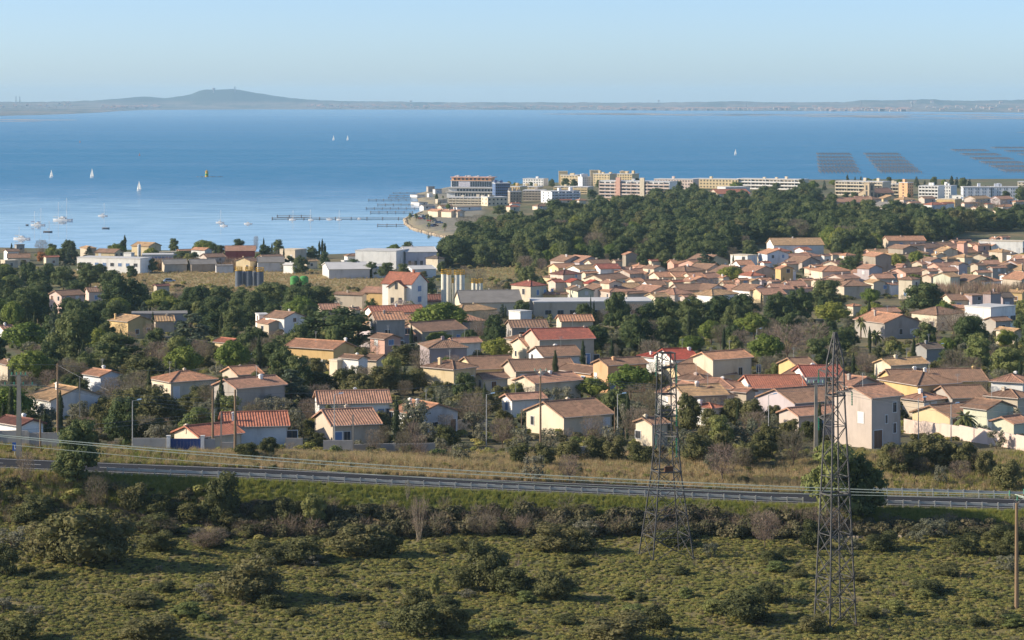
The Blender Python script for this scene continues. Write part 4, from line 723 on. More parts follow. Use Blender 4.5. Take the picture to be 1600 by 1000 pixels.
SHORELINE = [
 (3, 12, 28, 393, 4.6, 'r', 'brown', 'white', {}), (8, 12, 45, 403, 3, 'r', 'brown', 'cream', dict(yaw=10, L=8)), (-2, 8, 26, 408, 3, 'f', 'tan', 'beige', {}), (69, 72, 90, 402, 3.4, 'r', 'redorange', 'cream', dict(lab='low cream house with orange red roof behind the autumn shrub')), (24, 26, 37, 383, 4, 'f', 'grey', 'grey', {}),
 (121, 137, 149, 388, 4.8, 'h', 'tan', 'beige', {}), (146, 179, 183, 395, 4.8, 'l', 'brown', 'yellowcream', dict(yaw=68, L=9, W=7, lab='pale yellow house with brown roof behind the white works', nm='pale yellow shore house')),
 (120, 219, 232, 405, 5.5, 'f', 'white', 'white', dict(yaw=70, L=27, W=9, name='works_building', cat='factory', lab='long white works building with blue bands by the lagoon shore', nm='white works', win=[('l', 2 + i * 3.3, 2.6, 1.5, 1.2, 'blue' if i % 3 else 'plain') for i in range(8)])),
 (191, 205, 209, 396, 3.5, 'f', 'white', 'white', dict(yaw=66, win=[])), (203, 232, 248, 385, 4.8, 'l', 'tan', 'yellowcream', dict(yaw=58)), (219, 222, 270, 399, 5, 'f', 'white', 'palegreen', dict(yaw=8, L=10, lab='long pale green glazed workshop right of the white silos', win=[('r', 1.2 + 1.4 * i, 2.7, 1.1, 1.8, 'blue') for i in range(8)])),
 (246, 250, 279, 395, 3, 'f', 'tan', 'cream', {}), (277, 281, 299, 392, 3, 'r', 'orange', 'beige', {}), (297, 320, 329, 391, 4.8, 'l', 'orange', 'white', dict(yaw=58, lab='white house with orange roof under the dark shore pine', nm='shore pine house')),
 (310, 323, 350, 402, 5, 'r', 'brown', 'pinkbeige', dict(yaw=30, lab='pinkish beige house with dark brown roof and white window by the field', nm='field side house')), (349, 352, 398, 392, 5, 'r', 'terracotta', 'redwall', dict(yaw=6, L=10, lab='long red walled hall on the lagoon shore', nm='red hall', win=[])),
 (367, 391, 402, 408, 4.6, 'r', 'brown', 'yellowcream', dict(yaw=58)), (249, 257, 291, 413, 3, 'r', 'grey', 'beige', dict(yaw=14, L=9, win=[])), (289, 299, 336, 413, 3, 'r', 'grey', 'taupe', dict(yaw=16, L=9, win=[])), (335, 338, 364, 416, 2.6, 'f', 'grey', 'palegrey', dict(yaw=10, L=6)), (241, 245, 263, 447, 2.8, 'r', 'darkred', 'beige', {}),
 (401, 413, 441, 403, 3.6, 'r', 'brown', 'beige', {}), (435, 461, 477, 391, 4.8, 'f', 'tan', 'cream', dict(yaw=58)), (400, 403, 443, 410, 3.6, 'r', 'grey', 'palegrey', dict(yaw=8, L=10, win=[])), (442, 458, 464, 414, 3.8, 'l', 'white', 'white', dict(yaw=60)), (475, 480, 495, 408, 3, 'r', 'tan', 'cream', {}),
 (508, 514, 577, 421, 3.4, 'r', 'white', 'palegrey', dict(yaw=10, L=24, pitch=.14, win=[], cat='shed', name='storage_shed')), (533, 538, 553, 408, 5, 'f', 'white', 'palegrey', {}), (537, 543, 573, 400, 4, 'h', 'brown', 'white', dict(yaw=22, lab='white pavilion with low brown hipped roof on the shore', nm='brown roofed pavilion')),
 (573, 619, 630, 393, 7, 'f', 'white', 'white', dict(yaw=72, L=17, W=14, win=[], name='warehouse', cat='warehouse', lab='big plain white warehouse on the shore left of the lilac hall', nm='plain white warehouse')), (560, 564, 589, 402, 4, 'f', 'grey', 'palegrey', dict(yaw=8, L=8)),
 (631, 634, 682, 394, 6.4, 'r', 'white', 'lilacgrey', dict(yaw=8, L=22, pitch=.12, ch=(), name='hall', cat='hall', lab='pale lilac hall with white low roof beside the pine wood', nm='pale lilac hall', win=[('r', 1.6 + 2.3 * i, .8, 1, 2.2, 'plain') for i in range(5)])), (665, 684, 694, 404, 4.4, 'h', 'dark', 'cream', dict(yaw=52, nm='dark roofed gatehouse', lab='cream house with dark hipped roof beside white tanks')),
 (639, 645, 681, 421, 3, 'r', 'white', 'white', dict(yaw=16, L=14, pitch=.12, win=[], cat='shed', name='storage_shed')), (577, 582, 603, 420, 3.4, 'r', 'white', 'white', dict(yaw=14, L=16, pitch=.12, win=[], cat='shed', name='storage_shed')),
 (681, 684, 692, 330, -9, 'l', 'orange', 'cream', dict(yaw=40, W=5, L=9)), (692, 695, 703, 330, -9, 'l', 'terracotta', 'cream', dict(yaw=40, W=5, L=9)), (702, 705, 713, 331, -9, 'l', 'terracotta', 'cream', dict(yaw=40, W=5, L=9)), (712, 715, 724, 331, -9, 'l', 'brown', 'cream', dict(yaw=40, W=5, L=9)),
 (791, 797, 812, 323, -8, 'h', 'redorange', 'cream', {}), (683, 690, 708, 323, -6, 'r', 'brown', 'beige', {}), (708, 714, 752, 325, -5, 'f', 'brown', 'white', {}),
 (640, 652, 664, 305, -5, 'f', 'grey', 'palegrey', {}), (666, 669, 679, 292, -8, 'f', 'grey', 'greybeige', {}), (676, 680, 690, 296, -7, 'f', 'grey', 'palegrey', {}), (667, 670, 676, 304, -4, 'f', 'white', 'white', {}), (641, 655, 668, 318, -4, 'f', 'grey', 'palegrey', {}), (655, 662, 680, 324, -4, 'r', 'grey', 'palegrey', {}), (680, 684, 698, 312, -6, 'f', 'tan', 'beige', {}),
 (832, 840, 861, 322, -6, 'h', 'brown', 'cream', {}), (868, 872, 893, 313, -6, 'r', 'redorange', 'cream', {}), (899, 905, 916, 313, -6, 'h', 'orange', 'cream', {}), (796, 800, 813, 318, -7, 'h', 'redorange', 'white', {}), (950, 953, 968, 313, -6, 'r', 'terracotta', 'beige', {}),
 (1111, 1122, 1173, 303, -7, 'r', 'redorange', 'beige', dict(yaw=18, L=16)), (1125, 1134, 1173, 293, -8, 'f', 'white', 'palegrey', dict(yaw=20, L=14)),
 (1279, 1290, 1301, 319, -6, 'h', 'orange', 'cream', {}), (1290, 1296, 1350, 316, -7, 'r', 'terracotta', 'cream', dict(yaw=12, L=14)), (1310, 1317, 1337, 321, -6, 'r', 'terracotta', 'yellowcream', {}), (1359, 1363, 1386, 318, -7, 'r', 'terracotta', 'beige', {}), (1343, 1347, 1358, 320, -6, 'l', 'terracotta', 'white', {}), (1376, 1385, 1412, 322, -7, 'l', 'grey', 'greybeige', dict(yaw=24, L=16)), (1400, 1404, 1420, 320, -7, 'r', 'brown', 'beige', {}), (1418, 1424, 1440, 317, -6, 'r', 'terracotta', 'cream', {}),
 (1446, 1456, 1481, 320, -8, 'h', 'redorange', 'palegrey', {}), (1470, 1475, 1493, 318, -8, 'r', 'redorange', 'white', {}), (1438, 1441, 1450, 325, -9, 'l', 'orange', 'cream', {}), (1466, 1492, 1508, 312, -11, 'f', 'tan', 'yellow', dict(yaw=60, lab='yellow flat roofed building in front of the white blocks', nm='yellow flat building')), (1485, 1508, 1513, 306, -7, 'f', 'white', 'white', dict(yaw=64)),
 (1503, 1507, 1532, 318, -6, 'r', 'terracotta', 'pinkcream', {}), (1539, 1543, 1553, 319, -6, 'h', 'redorange', 'cream', {}), (1583, 1587, 1606, 315, -9, 'h', 'orange', 'beige', {}), (1553, 1558, 1581, 330, -5, 'h', 'orange', 'cream', {}), (1574, 1582, 1606, 329, -6, 'r', 'orange', 'cream', {}), (1519, 1525, 1540, 326, -5, 'r', 'terracotta', 'beige', {}),
]
for tbl in (NEAR, LEFTMID, RIGHT, SHORELINE):
    for r in tbl: house(*r[:8], **r[8])
# more low houses packed into the gaps of the dense quarters
def covers(x0, y0, x1, y1, d):
    for a, b, c, e, hd, hx, hw, hl, ha in SHOW:
        ox = min(x1, c) - max(x0, a); oy = min(y1, e) - max(y0, b)
        if ox > 0 and oy > 0 and ox * oy > (.30 if hd > d else .62) * min((c - a) * (e - b), (x1 - x0) * (y1 - y0)): return True
    return False
def pack(n, x0, x1, y0, y1, seed):
    rr = random.Random(seed); made = 0
    for _ in range(n * 30):
        px = rr.uniform(x0, x1); ye = rr.uniform(y0, y1); h = rr.uniform(2.7, 3.6); d = hit(px, ye, h); s = d / F; wl = rr.uniform(3, 6) / s; wr = rr.uniform(6, 11) / s
        if covers(px - wl, ye - 8, px + wr, ye + 6, d): continue
        house(px - wl, px, px + wr, ye, h, rr.choice('rrlh'), rr.choice(['terracotta', 'terracotta', 'orange', 'brown', 'brown', 'tan']), rr.choice(['cream', 'white', 'pinkcream', 'beige', 'pinkbeige', 'yellowcream', 'salmon', 'lilac']), yaw=rr.uniform(16, 48), L=rr.uniform(7, 10)); made += 1
        if made >= n: break
pack(24, 1200, 1420, 396, 448, 1); pack(27, 1400, 1605, 385, 440, 2); pack(27, 862, 1195, 408, 462, 3); pack(8, 1290, 1600, 310, 325, 4); pack(8, 560, 720, 485, 530, 5); pack(6, 1040, 1380, 575, 630, 6)

# ------------------------------------------------------------------ blocks of flats, hotel and church on the spit
def block(name, cat, lab, px0, px1, ytop, ybase, wall, depth=12, yaw=8, floors=4, bays=8, balcony=True, slabm=None, nm=None, left=None, parapet=True, glassy=False, strips=False):
    """flats seen along their right-hand face; px0..px1 is that face, ytop/ybase its roof edge and foot"""
    d = hit(px0, ybase, 0, 1200); s = d / F; a = rad(yaw); Wd = (px1 - px0) * s / math.cos(a); h = (ybase - ytop) * s
    X = pos(px0, d); root = empty(name, (X, d, H - (ybase - HY) * s), a); tag(root, lab, cat, 'buildings of the resort on the spit')
    wm = WALL[wall]; sm = WALL[slabm or wall]; fh = h / floors; bw = Wd / bays
    MB().box((0, 0, -3), (Wd, depth, h)).build('wall', wm, root)
    if parapet:
        r = MB().box((-.2, -.2, h + .002), (Wd + .2, depth + .2, h + .45)); r.build('roof', WALL['palegrey'], root)
    gm = MB().box((-bw * .36, -.10, fh * .30), (bw * .36, -.01, fh * .80)).mesh('window_pane', GLASS)
    om = MB().box((-bw * .20, -.10, fh * .36), (bw * .20, -.01, fh * .76)).mesh('window_pane', GLASS)
    vm = MB().box((-bw * .12, -.10, fh * .2), (bw * .12, -.01, fh * .85)).mesh('window_pane', GLASS)
    rr = random.Random(px0)
    for f in range(floors):
        for b in range(bays):
            if strips and b % 3 == 1: continue
            obj('window', vm if strips else (gm if balcony or glassy else om), root, (bw * (b + .5), 0, f * fh))
        if balcony:
            q = MB(); q.box((.1, -1.3, f * fh + .05), (Wd - .1, -.12, f * fh + .22)); q.box((.1, -1.3, f * fh + .221), (Wd - .1, -1.2, f * fh + .95))
            q.build('balcony', sm, root)
    if balcony:
        for b in range(0, bays + 1, max(1, bays // 4)):
            x = min(Wd - .15, max(.15, bw * b)); MB().box((x - .15, -1.35, 0), (x + .15, -.101, h)).build('fin', sm, root)
    # the left-hand end wall
    for f in range(floors):
        for k in range(max(1, int(depth / 6))): obj('window', MB().box((-.08, -.6, fh * .32), (-.01, .6, fh * .8)).mesh('window_pane', GLASS), root, (0, depth * (k + .5) / max(1, int(depth / 6)), f * fh))
    for k in range(rr.randint(1, 3)):
        x = Wd * rr.uniform(.1, .9); MB().box((x - .9, depth * .4, h + .451), (x + .9, depth * .4 + 2, h + rr.uniform(1.4, 2.6))).build('roof_hut', wm, root)
    SHOW.append((px0 - 4, ytop - 4, px1, ybase - (ybase - ytop) * .25, d, X, Wd, depth, a))
    if nm: MARKS.append((nm, (px0 + px1) / 2, (ytop + ybase) / 2, d))
    return root, Wd, h, s, fh
bl = block('apartment_block', 'apartment block', 'long five storey slab of flats with pink and cream stair towers', 937, 1043, 283, 309, 'white', 13, -26, 5, 13, True, 'pinkcream', 'long slab of flats')
for px_, w_, mm in ((970, 3.0, 'salmon'), (1010.5, 3.0, 'cream')):
    x = (px_ - 937) * bl[3]; MB().box((x - w_ / 2, -1.9, -3), (x + w_ / 2, -.3, bl[2] + 2.6)).build('stair_tower', WALL[mm], bl[0])
block('apartment_block', 'apartment block', 'left third of the long low cream row with pinkish windows', 1022, 1081, 280, 295, 'pinkcream', 12, -24, 3, 14, False, nm='long low cream row')
block('apartment_block', 'apartment block', 'middle third of the long low cream row', 1083, 1150, 279.5, 294, 'yellowcream', 12, -28, 3, 14, False)
block('apartment_block', 'apartment block', 'right third of the long low cream row ending in a white stair tower', 1152, 1248, 279.5, 295, 'cream', 12, -28, 3, 18, True, 'white')
block('apartment_block', 'apartment block', 'cream block with cubic roof tower, leftmost of the three on the skyline', 876, 902, 274, 290, 'yellowcream', 12, -28, 4, 6, False)
block('apartment_block', 'apartment block', 'cream block with cubic roof tower, middle of the three on the skyline', 927, 952, 272, 291, 'yellowcream', 12, -28, 5, 6, False)
block('apartment_block', 'apartment block', 'cream block with cubic roof tower, rightmost of the three on the skyline', 964, 987, 272, 290, 'yellowcream', 12, -28, 5, 6, False)
for px_, y0, y1 in ((880, 268.6, 276), (929, 267, 276), (976, 268.6, 276)):
    d_ = hit(px_, 290, 0, 1200); s_ = d_ / F; o = MB().box((-3.2, 0, -(y1 - y0) * s_ - 6), (3.2, 7, 0)).box((-3.5, -.3, .002), (3.5, 7.3, .4)).build('roof_tower', WALL['yellowcream']); o.parent = min((b for b in COL.objects if b.name.startswith('apartment_block')), key=lambda b: abs(to_px(b.location.x, b.location.y, 0)[0] - px_ + 4)); bpy.context.view_layer.update(); o.matrix_world = __import__('mathutils').Matrix.Translation((pos(px_, d_ + 3), d_ + 3, H - (y0 - HY) * s_))
block('apartment_block', 'apartment block', 'white and pale blue block below the middle cream block', 910, 926, 277, 291, 'bluewhite', 9, 20, 4, 5, False)
block('apartment_block', 'apartment block', 'low white block left of the cream skyline blocks', 817, 849, 279.5, 291, 'white', 10, -22, 3, 8, False)
block('apartment_block', 'apartment block', 'pale yellow block with white cube tower in front of the skyline blocks', 866, 918, 292, 303, 'yellowcream', 11, -22, 3, 10, True, 'yellowcream')
block('apartment_block', 'apartment block', 'cream block with balconies behind the beige balcony block', 800, 840, 292, 304, 'yellowcream', 11, -20, 3, 9, True, 'yellowcream')
block('apartment_block', 'apartment block', 'beige block with rows of deep balconies', 817, 850, 298, 314, 'pinkbeige', 12, -8, 4, 7, True, 'beige', nm='beige balcony block')
block('apartment_block', 'apartment block', 'block with sunlit cream end wall and shaded blue balconies', 861, 906, 300, 317, 'bluewhite', 14, 26, 4, 8, True, 'bluewhite', nm='sunlit end wall block')  # bluewhite puts the blue shade of the balcony side into the colour
block('apartment_block', 'apartment block', 'brown grey block with white top at the left of the beige balconies', 797, 815, 300, 318, 'taupe', 10, 8, 4, 4, False)
block('apartment_block', 'apartment block', 'tall yellow block right of the blue glass building', 796, 812, 292, 308, 'yellow', 12, -25, 4, 4, False)
block('office_building', 'building', 'deep blue glass building right of the big hotel', 774, 797, 287, 313, 'blue', 12, 10, 6, 7, False, glassy=True, nm='blue glass building')
block('apartment_block', 'apartment block', 'big cream terraced block behind the church', 1306, 1374, 283.5, 305, 'cream', 14, -30, 4, 16, True, 'cream', nm='big cream terraced block')
block('apartment_block', 'apartment block', 'cream block with tan corner tower right of the church tower', 1376, 1416, 288, 304, 'cream', 12, -22, 3, 9, True, 'cream')
tw = block('apartment_tower', 'tower', 'plain tan tower block right of the church', 1418, 1428, 286, 309, 'orange', 8, 35, 5, 3, False)
block('apartment_block', 'apartment block', 'white stepped block with long balconies left of the grey gable', 1436, 1464, 291, 312, 'white', 12, -28, 4, 6, True, 'white', nm='white stepped block')
block('apartment_block', 'apartment block', 'white block with blank shaded grey right end', 1466, 1484, 291, 310, 'white', 14, -26, 4, 5, False)
block('apartment_block', 'apartment block', 'white block tinted blue for shade with tall window strips, left half', 1505, 1548, 293, 313, 'bluewhite', 12, -3, 4, 12, False, strips=True)  # white walls; the bluish shade of this side is put into the colour
block('apartment_block', 'apartment block', 'white block tinted blue for shade with tall window strips, right half', 1550, 1592, 293, 313, 'bluewhite', 12, -6, 4, 12, False, strips=True, nm='window strip blocks')  # bluish shade on white walls, painted as wall colour like the left half
block('apartment_block', 'apartment block', 'cream block cut by the right picture edge above the strips', 1590, 1612, 284.5, 296, 'cream', 10, -20, 3, 4, False)
block('apartment_block', 'apartment block', 'low cream seafront house beside the blue glass building', 762, 793, 309, 322, 'cream', 12, 20, 2, 5, False)
block('apartment_block', 'apartment block', 'cream block with orange roof edge below the big hotel', 701, 760, 309, 321, 'cream', 12, -12, 3, 10, True, 'cream')
def hotel():
    d = hit(698, 309, 0, 1200); s = d / F; root = empty('hotel', (pos(698, d), d, H - (309 - HY) * s), rad(-16)); tag(root, 'big stepped seaside hotel with blue glass floors and orange top', 'hotel', 'buildings of the resort on the spit'); MARKS.append(('big stepped hotel', 736, 290, d))
    W = 77 * s; m = lambda y: (309 - y) * s
    MB().box((0, 0, -3), (W, 16, m(300.5))).build('base', WALL['palegrey'], root)
    for i in range(14): MB().box((W * (.18 + .058 * i), -.3, .2), (W * (.18 + .058 * i) + 1.6, -.01, m(301.5))).build('window', GLASS, root)
    for i in range(13): MB().box((W * (.22 + .058 * i), -.5, -1), (W * (.22 + .058 * i) + .5, -.02, m(300))).build('column', WALL['concrete'], root)
    MB().box((-.6, -1.2, m(300.5) + .002), (W + .6, 16.5, m(299))).build('terrace', WALL['concrete'], root)
    MB().box((.6, 2, m(299) + .002), (W - .4, 15, m(294))).build('middle_storey', WALL['palegrey'], root)
    for i in range(12): MB().box((W * (.2 + .065 * i), 1.8, m(298.4)), (W * (.2 + .065 * i) + 1.5, 1.99, m(295))).build('window', GLASS, root)
    MB().box((-.4, .6, m(294) + .002), (W + .4, 15.5, m(292.6))).build('terrace', WALL['concrete'], root)
    MB().box((W * .06, 3, m(292.6) + .002), (W * .98, 14, m(282.5))).build('glass_storeys', WALL['bluewhite'], root)
    for i in range(18):
        x = W * (.08 + .0495 * i); MB().box((x, 2.8, m(291.5)), (x + W * .04, 2.99, m(283.5))).build('window_panel', GLASS if i not in (3, 4, 5, 6, 7) else WALL['lilacgrey'], root)
    MB().box((W * .05, 2.4, m(282.5) + .002), (W * .93, 14.5, m(281.6))).build('floor_edge', WALL['orange'], root)
    MB().box((W * .07, 3.6, m(281.6) + .002), (W * .9, 13, m(277.4))).build('top_storey', WALL['orange'], root)
    for i in range(9): MB().box((W * (.12 + .085 * i), 3.4, m(281.2)), (W * (.12 + .085 * i) + 1.4, 3.59, m(278.4))).build('window', GLASS, root)
    MB().box((W * .05, 2.4, m(277.4) + .002), (W * .94, 14.5, m(276.4))).build('roof', WALL['salmon'], root)
    rr = random.Random(2)
    for i in range(12): x = W * rr.uniform(.1, .85); MB().box((x, 5, m(276.4) + .003), (x + rr.uniform(.6, 1.6), 7, m(276.4) + rr.uniform(.5, 1.3))).build('roof_unit', WALL['palegrey'], root)
    SHOW.append((696, 274, 776, 308, d, pos(698, d), W, 16, rad(4)))
hotel()
def church():
    d = hit(1362, 314, 0, 1200); s = d / F; root = empty('church', (pos(1362, d), d, H - (314 - HY) * s), rad(38)); tag(root, 'stone church with square bell tower among the low roofs', 'church'); MARKS.append(('church', 1385, 300, d))
    m = lambda y: (314 - y) * s; st = surf('church_stone', lin((178, 160, 134)), .18, .4, .9)
    rb, rz_ = roof_mesh(20, 11, m(302), 'r', .5, 0); rb.build('roof', ROOF['terracotta'], root)
    w = MB(); h = m(302); zr = h + 5.5 * .5 - .05
    w.add([(0, 0, -2), (0, 11, -2), (0, 11, h), (0, 5.5, zr), (0, 0, h), (20, 0, -2), (20, 11, -2), (20, 11, h), (20, 5.5, zr), (20, 0, h)], [(0, 1, 2, 3, 4), (9, 8, 7, 6, 5), (0, 4, 9, 5), (1, 6, 7, 2)]); w.build('nave', st, root)
    for i in range(5): MB().box((2.2 + 3.6 * i, -.12, h * .3), (3.6 + 3.6 * i, -.01, h * .85)).build('window', DARKW, root); MB().box((.6 + 3.6 * i, -.7, -1), (1.3 + 3.6 * i, -.01, h * .9)).build('buttress', st, root)
    t = MB().box((-3.4, -1.2, -2), (1.2, 3.4, m(286.5))); t.build('bell_tower', st, root)
    t = MB().box((-3.7, -1.5, m(286.5) + .002), (1.5, 3.7, m(285.8)))
    for x in (-3.5, .9):
        for y in (-1.3, 3.1): t.box((x, y, m(285.8) + .001), (x + .4, y + .4, m(284.4)))
    t.build('tower_parapet', st, root)
    for f, z in (('f', m(292)), ('f', m(303)), ('l', m(292)), ('l', m(301))):
        (MB().box((-1.8, -1.32, z - 2), (-.4, -1.21, z + 1)) if f == 'f' else MB().box((-3.52, .4, z - 2), (-3.41, 1.8, z + 1))).build('belfry_opening', DARKW, root)
    SHOW.append((1358, 284, 1424, 315, d, pos(1362, d), 20, 11, rad(38)))
church()

# ------------------------------------------------------------------ silos, tanks
def silo(px, ytop, ybase, wpx, m, lab, frame=True, ladder=False, cat='silo', grp=None, start=312, d=None):
    d = d or hit(px, ybase, 0, start); s = d / F; r = wpx * s / 2; h = (ybase - ytop) * s
    g = empty('silo' if cat == 'silo' else 'tank', (pos(px, d), d, H - (ybase - HY) * s)); tag(g, lab, cat, grp)
    smooth_prof = [(r, -1), (r, h - r * .35), (r * .55, h - r * .02), (r * .2, h)] if cat != 'silo' or not frame else [(r, -1), (r, h)]
    MB().lathe(smooth_prof, 20).build('shell', m, g)
    b = MB()
    for k in range(1, 4): b.lathe([(r + .03, h * k / 4), (r + .05, h * k / 4 + .05), (r + .03, h * k / 4 + .1)], 20)
    b.build('hoop', m, g)
    if frame:
        f = MB()
        f.lathe([(r + .12, h + .01), (r + .12, h + .22)], 14)
        for i in range(10):
            t = 2 * math.pi * i / 10; u = 2 * math.pi * (i + 1) / 10; p = (r * math.cos(t), r * math.sin(t)); q = (r * math.cos(u), r * math.sin(u))
            f.bar((*p, h), (*p, h + 1.3), .09)
            for z in (h + .65, h + 1.3): f.bar((*p, z), (*q, z), .08)
        f.build('guard_frame', YELP, g)
    if ladder:
        l = MB()
        for x in (-.35, .35): l.bar((r + .3, x, 0), (r + .3, x, h + 1), .06)
        for k in range(int(h / .45)): l.bar((r + .3, -.35, k * .45), (r + .3, .35, k * .45), .04)
        for k in range(int(h / 1.2)): l.lathe([(.55, k * 1.2 + 2), (.55, k * 1.2 + 2.12)], 8, (r + .5, 0))
        l.build('ladder', YELP, g)
    return d
gs = 'cream silos of the works'
dS = hit(706, 488, 0); MARKS.append(('tall cream silos', 708, 455, dS))
silo(693.5, 428, 488, 8.5, SILO, 'leftmost of the tall cream silos with yellow railings', grp=gs, d=dS); silo(701, 429, 488, 8, SILO, 'second tall cream silo from the left, half behind the first', grp=gs, d=dS + 4)
silo(709, 442, 488, 5, SILO, 'slim cream silo in the gap beside the yellow ladder', ladder=True, grp=gs, d=dS + 5); silo(714, 429, 488, 8.5, SILO, 'tall cream silo just right of the yellow ladder', grp=gs, d=dS); silo(721.5, 429, 488, 9, SILO, 'rightmost of the tall cream silos', grp=gs, d=dS + 3)
silo(642.5, 452, 470, 6, SILO, 'single cream silo with yellow ladder beside the red roofed villa', frame=False, ladder=True, grp=gs)
dS2 = hit(745, 464, 0)
silo(740, 442, 463, 6.5, SILO, 'left of the three short cream silos behind the grey shed', grp=gs, d=dS2); silo(745.5, 443, 463, 5, SILO, 'middle one of the three short cream silos', grp=gs, d=dS2 + 4); silo(751, 442, 463, 6.5, SILO, 'right of the three short cream silos behind the grey shed', grp=gs, d=dS2)
gd = 'slate blue silos by the dry field'; dS3 = hit(390, 448, 0); MARKS.append(('slate blue silos', 392, 434, dS3))
silo(373, 423, 448, 11, SILOD, 'leftmost slate blue silo at the edge of the dry field', grp=gd, d=dS3); silo(380, 424, 448, 8, SILOD, 'slate blue silo half hidden right of the leftmost one', grp=gd, d=dS3 + 6, frame=False); silo(389, 423, 448, 11, SILOD, 'slate blue silo in the middle of the row', grp=gd, d=dS3); silo(406, 424, 450, 12, SILOD, 'rightmost slate blue silo with yellow rail', grp=gd, d=dS3)
silo(398, 424, 448, 8, SILOD, 'slate blue silo half hidden left of the rightmost one', grp=gd, d=dS3 + 6, frame=False)
gt = 'green tanks by the dry field'; silo(460.5, 431, 446, 14, GREENT, 'left green tank in front of the dry field', frame=False, cat='tank', grp=gt); silo(475, 431, 446, 14, GREENT, 'right green tank in front of the dry field', frame=False, cat='tank', grp=gt); MARKS.append(('green tanks', 467, 440, 900))
gw = 'white tanks of the shore works'; silo(182.5, 385, 404, 8, HULLW, 'squat white tank on the roof line of the white works', frame=False, cat='tank', grp=gw, start=1000); silo(217.5, 381.5, 405, 5.5, HULLW, 'slender white tank with dark band at the end of the white works', frame=False, cat='tank', grp=gw, start=1000)
silo(669.5, 407, 416, 5, HULLW, 'left small white tank by the dark roofed gatehouse', frame=False, cat='tank', grp=gw); silo(677, 407, 416, 4.5, HULLW, 'right small white tank by the dark roofed gatehouse', frame=False, cat='tank', grp=gw)
# red roofed villa with crossing gables
def villa():
    d = hit(643, 444, 8.5); s = d / F; a = rad(62); root = empty('villa', (pos(643, d), d, g1(pos(643, d), d)), a); tag(root, 'tall villa with crossing red gables and white walls', 'villa'); MARKS.append(('red gabled villa', 625, 440, d))
    L, W, h = 12.5, 9.0, H - (444 - HY) * s - g1(pos(643, d), d); L = 47 * s / math.sin(a)
    rb, rz_ = roof_mesh(W, L, h, 'l', .62, .5); rb.build('roof', ROOF['redorange'], root)
    w = MB(); zr = h + W / 2 * .62 - .03; w.add([(0, 0, -2), (W, 0, -2), (W, 0, h), (W / 2, 0, zr), (0, 0, h), (0, L, -2), (W, L, -2), (W, L, h), (W / 2, L, zr), (0, L, h)], [(4, 3, 2, 1, 0), (5, 6, 7, 8, 9), (0, 5, 9, 4), (2, 7, 6, 1)]); w.build('wall', WALL['white'], root)
    y0, y1 = L * .18, L * .72; ym = (y0 + y1) / 2; zt = h + (y1 - y0) / 2 * .62
    w = MB(); w.add([(-1.2, y0, -2), (-1.2, y1, -2), (-1.2, y1, h - .6), (-1.2, ym, zt - .7), (-1.2, y0, h - .6), (3.5, y0, -2), (3.5, y1, -2), (3.5, y1, h - .6), (3.5, ym, zt - .7), (3.5, y0, h - .6)], [(0, 1, 2, 3, 4), (9, 8, 7, 6, 5), (0, 4, 9, 5), (1, 6, 7, 2)]); w.build('front_gable', WALL['cream'], root)
    r = MB()
    for yy, sg in ((y0, 1), (y1, -1)):
        e0 = (-1.7, yy - sg * .5, h - .95); e1 = (4.2, yy - sg * .5, h - .95); up = Vector((0, sg, .62)).normalized(); nn = Vector((0, -sg * .62, 1)).normalized()
        if sg > 0: e0, e1 = e1, e0
        roof_plane(r, e0, e1, up, ((y1 - y0) / 2 + .5) * math.hypot(1, .62), 0, 0, nn, .5, .045)
    r.build('front_roof', ROOF['redorange'], root)
    MB().box((-1.3, ym - .4, h - 1.5), (-1.21, ym + .4, h + .4)).build('window', DARKW, root)
    for y in (y0 + 1.3, y1 - 1.3): MB().box((-1.3, y - .5, 3), (-1.21, y + .5, 4.6)).build('window', DARKW, root)
    for z in (3.2, 6.2): MB().box((W * .4, -.1, z), (W * .6, -.01, z + 1.5)).build('window', BLUEW, root)
    chimney(root, W * .5, L * .2, h, rz_ + .9, ROOF['redorange'])
    SHOW.append((594, 425, 656, 458, d, pos(643, d), W, L, a))
villa()

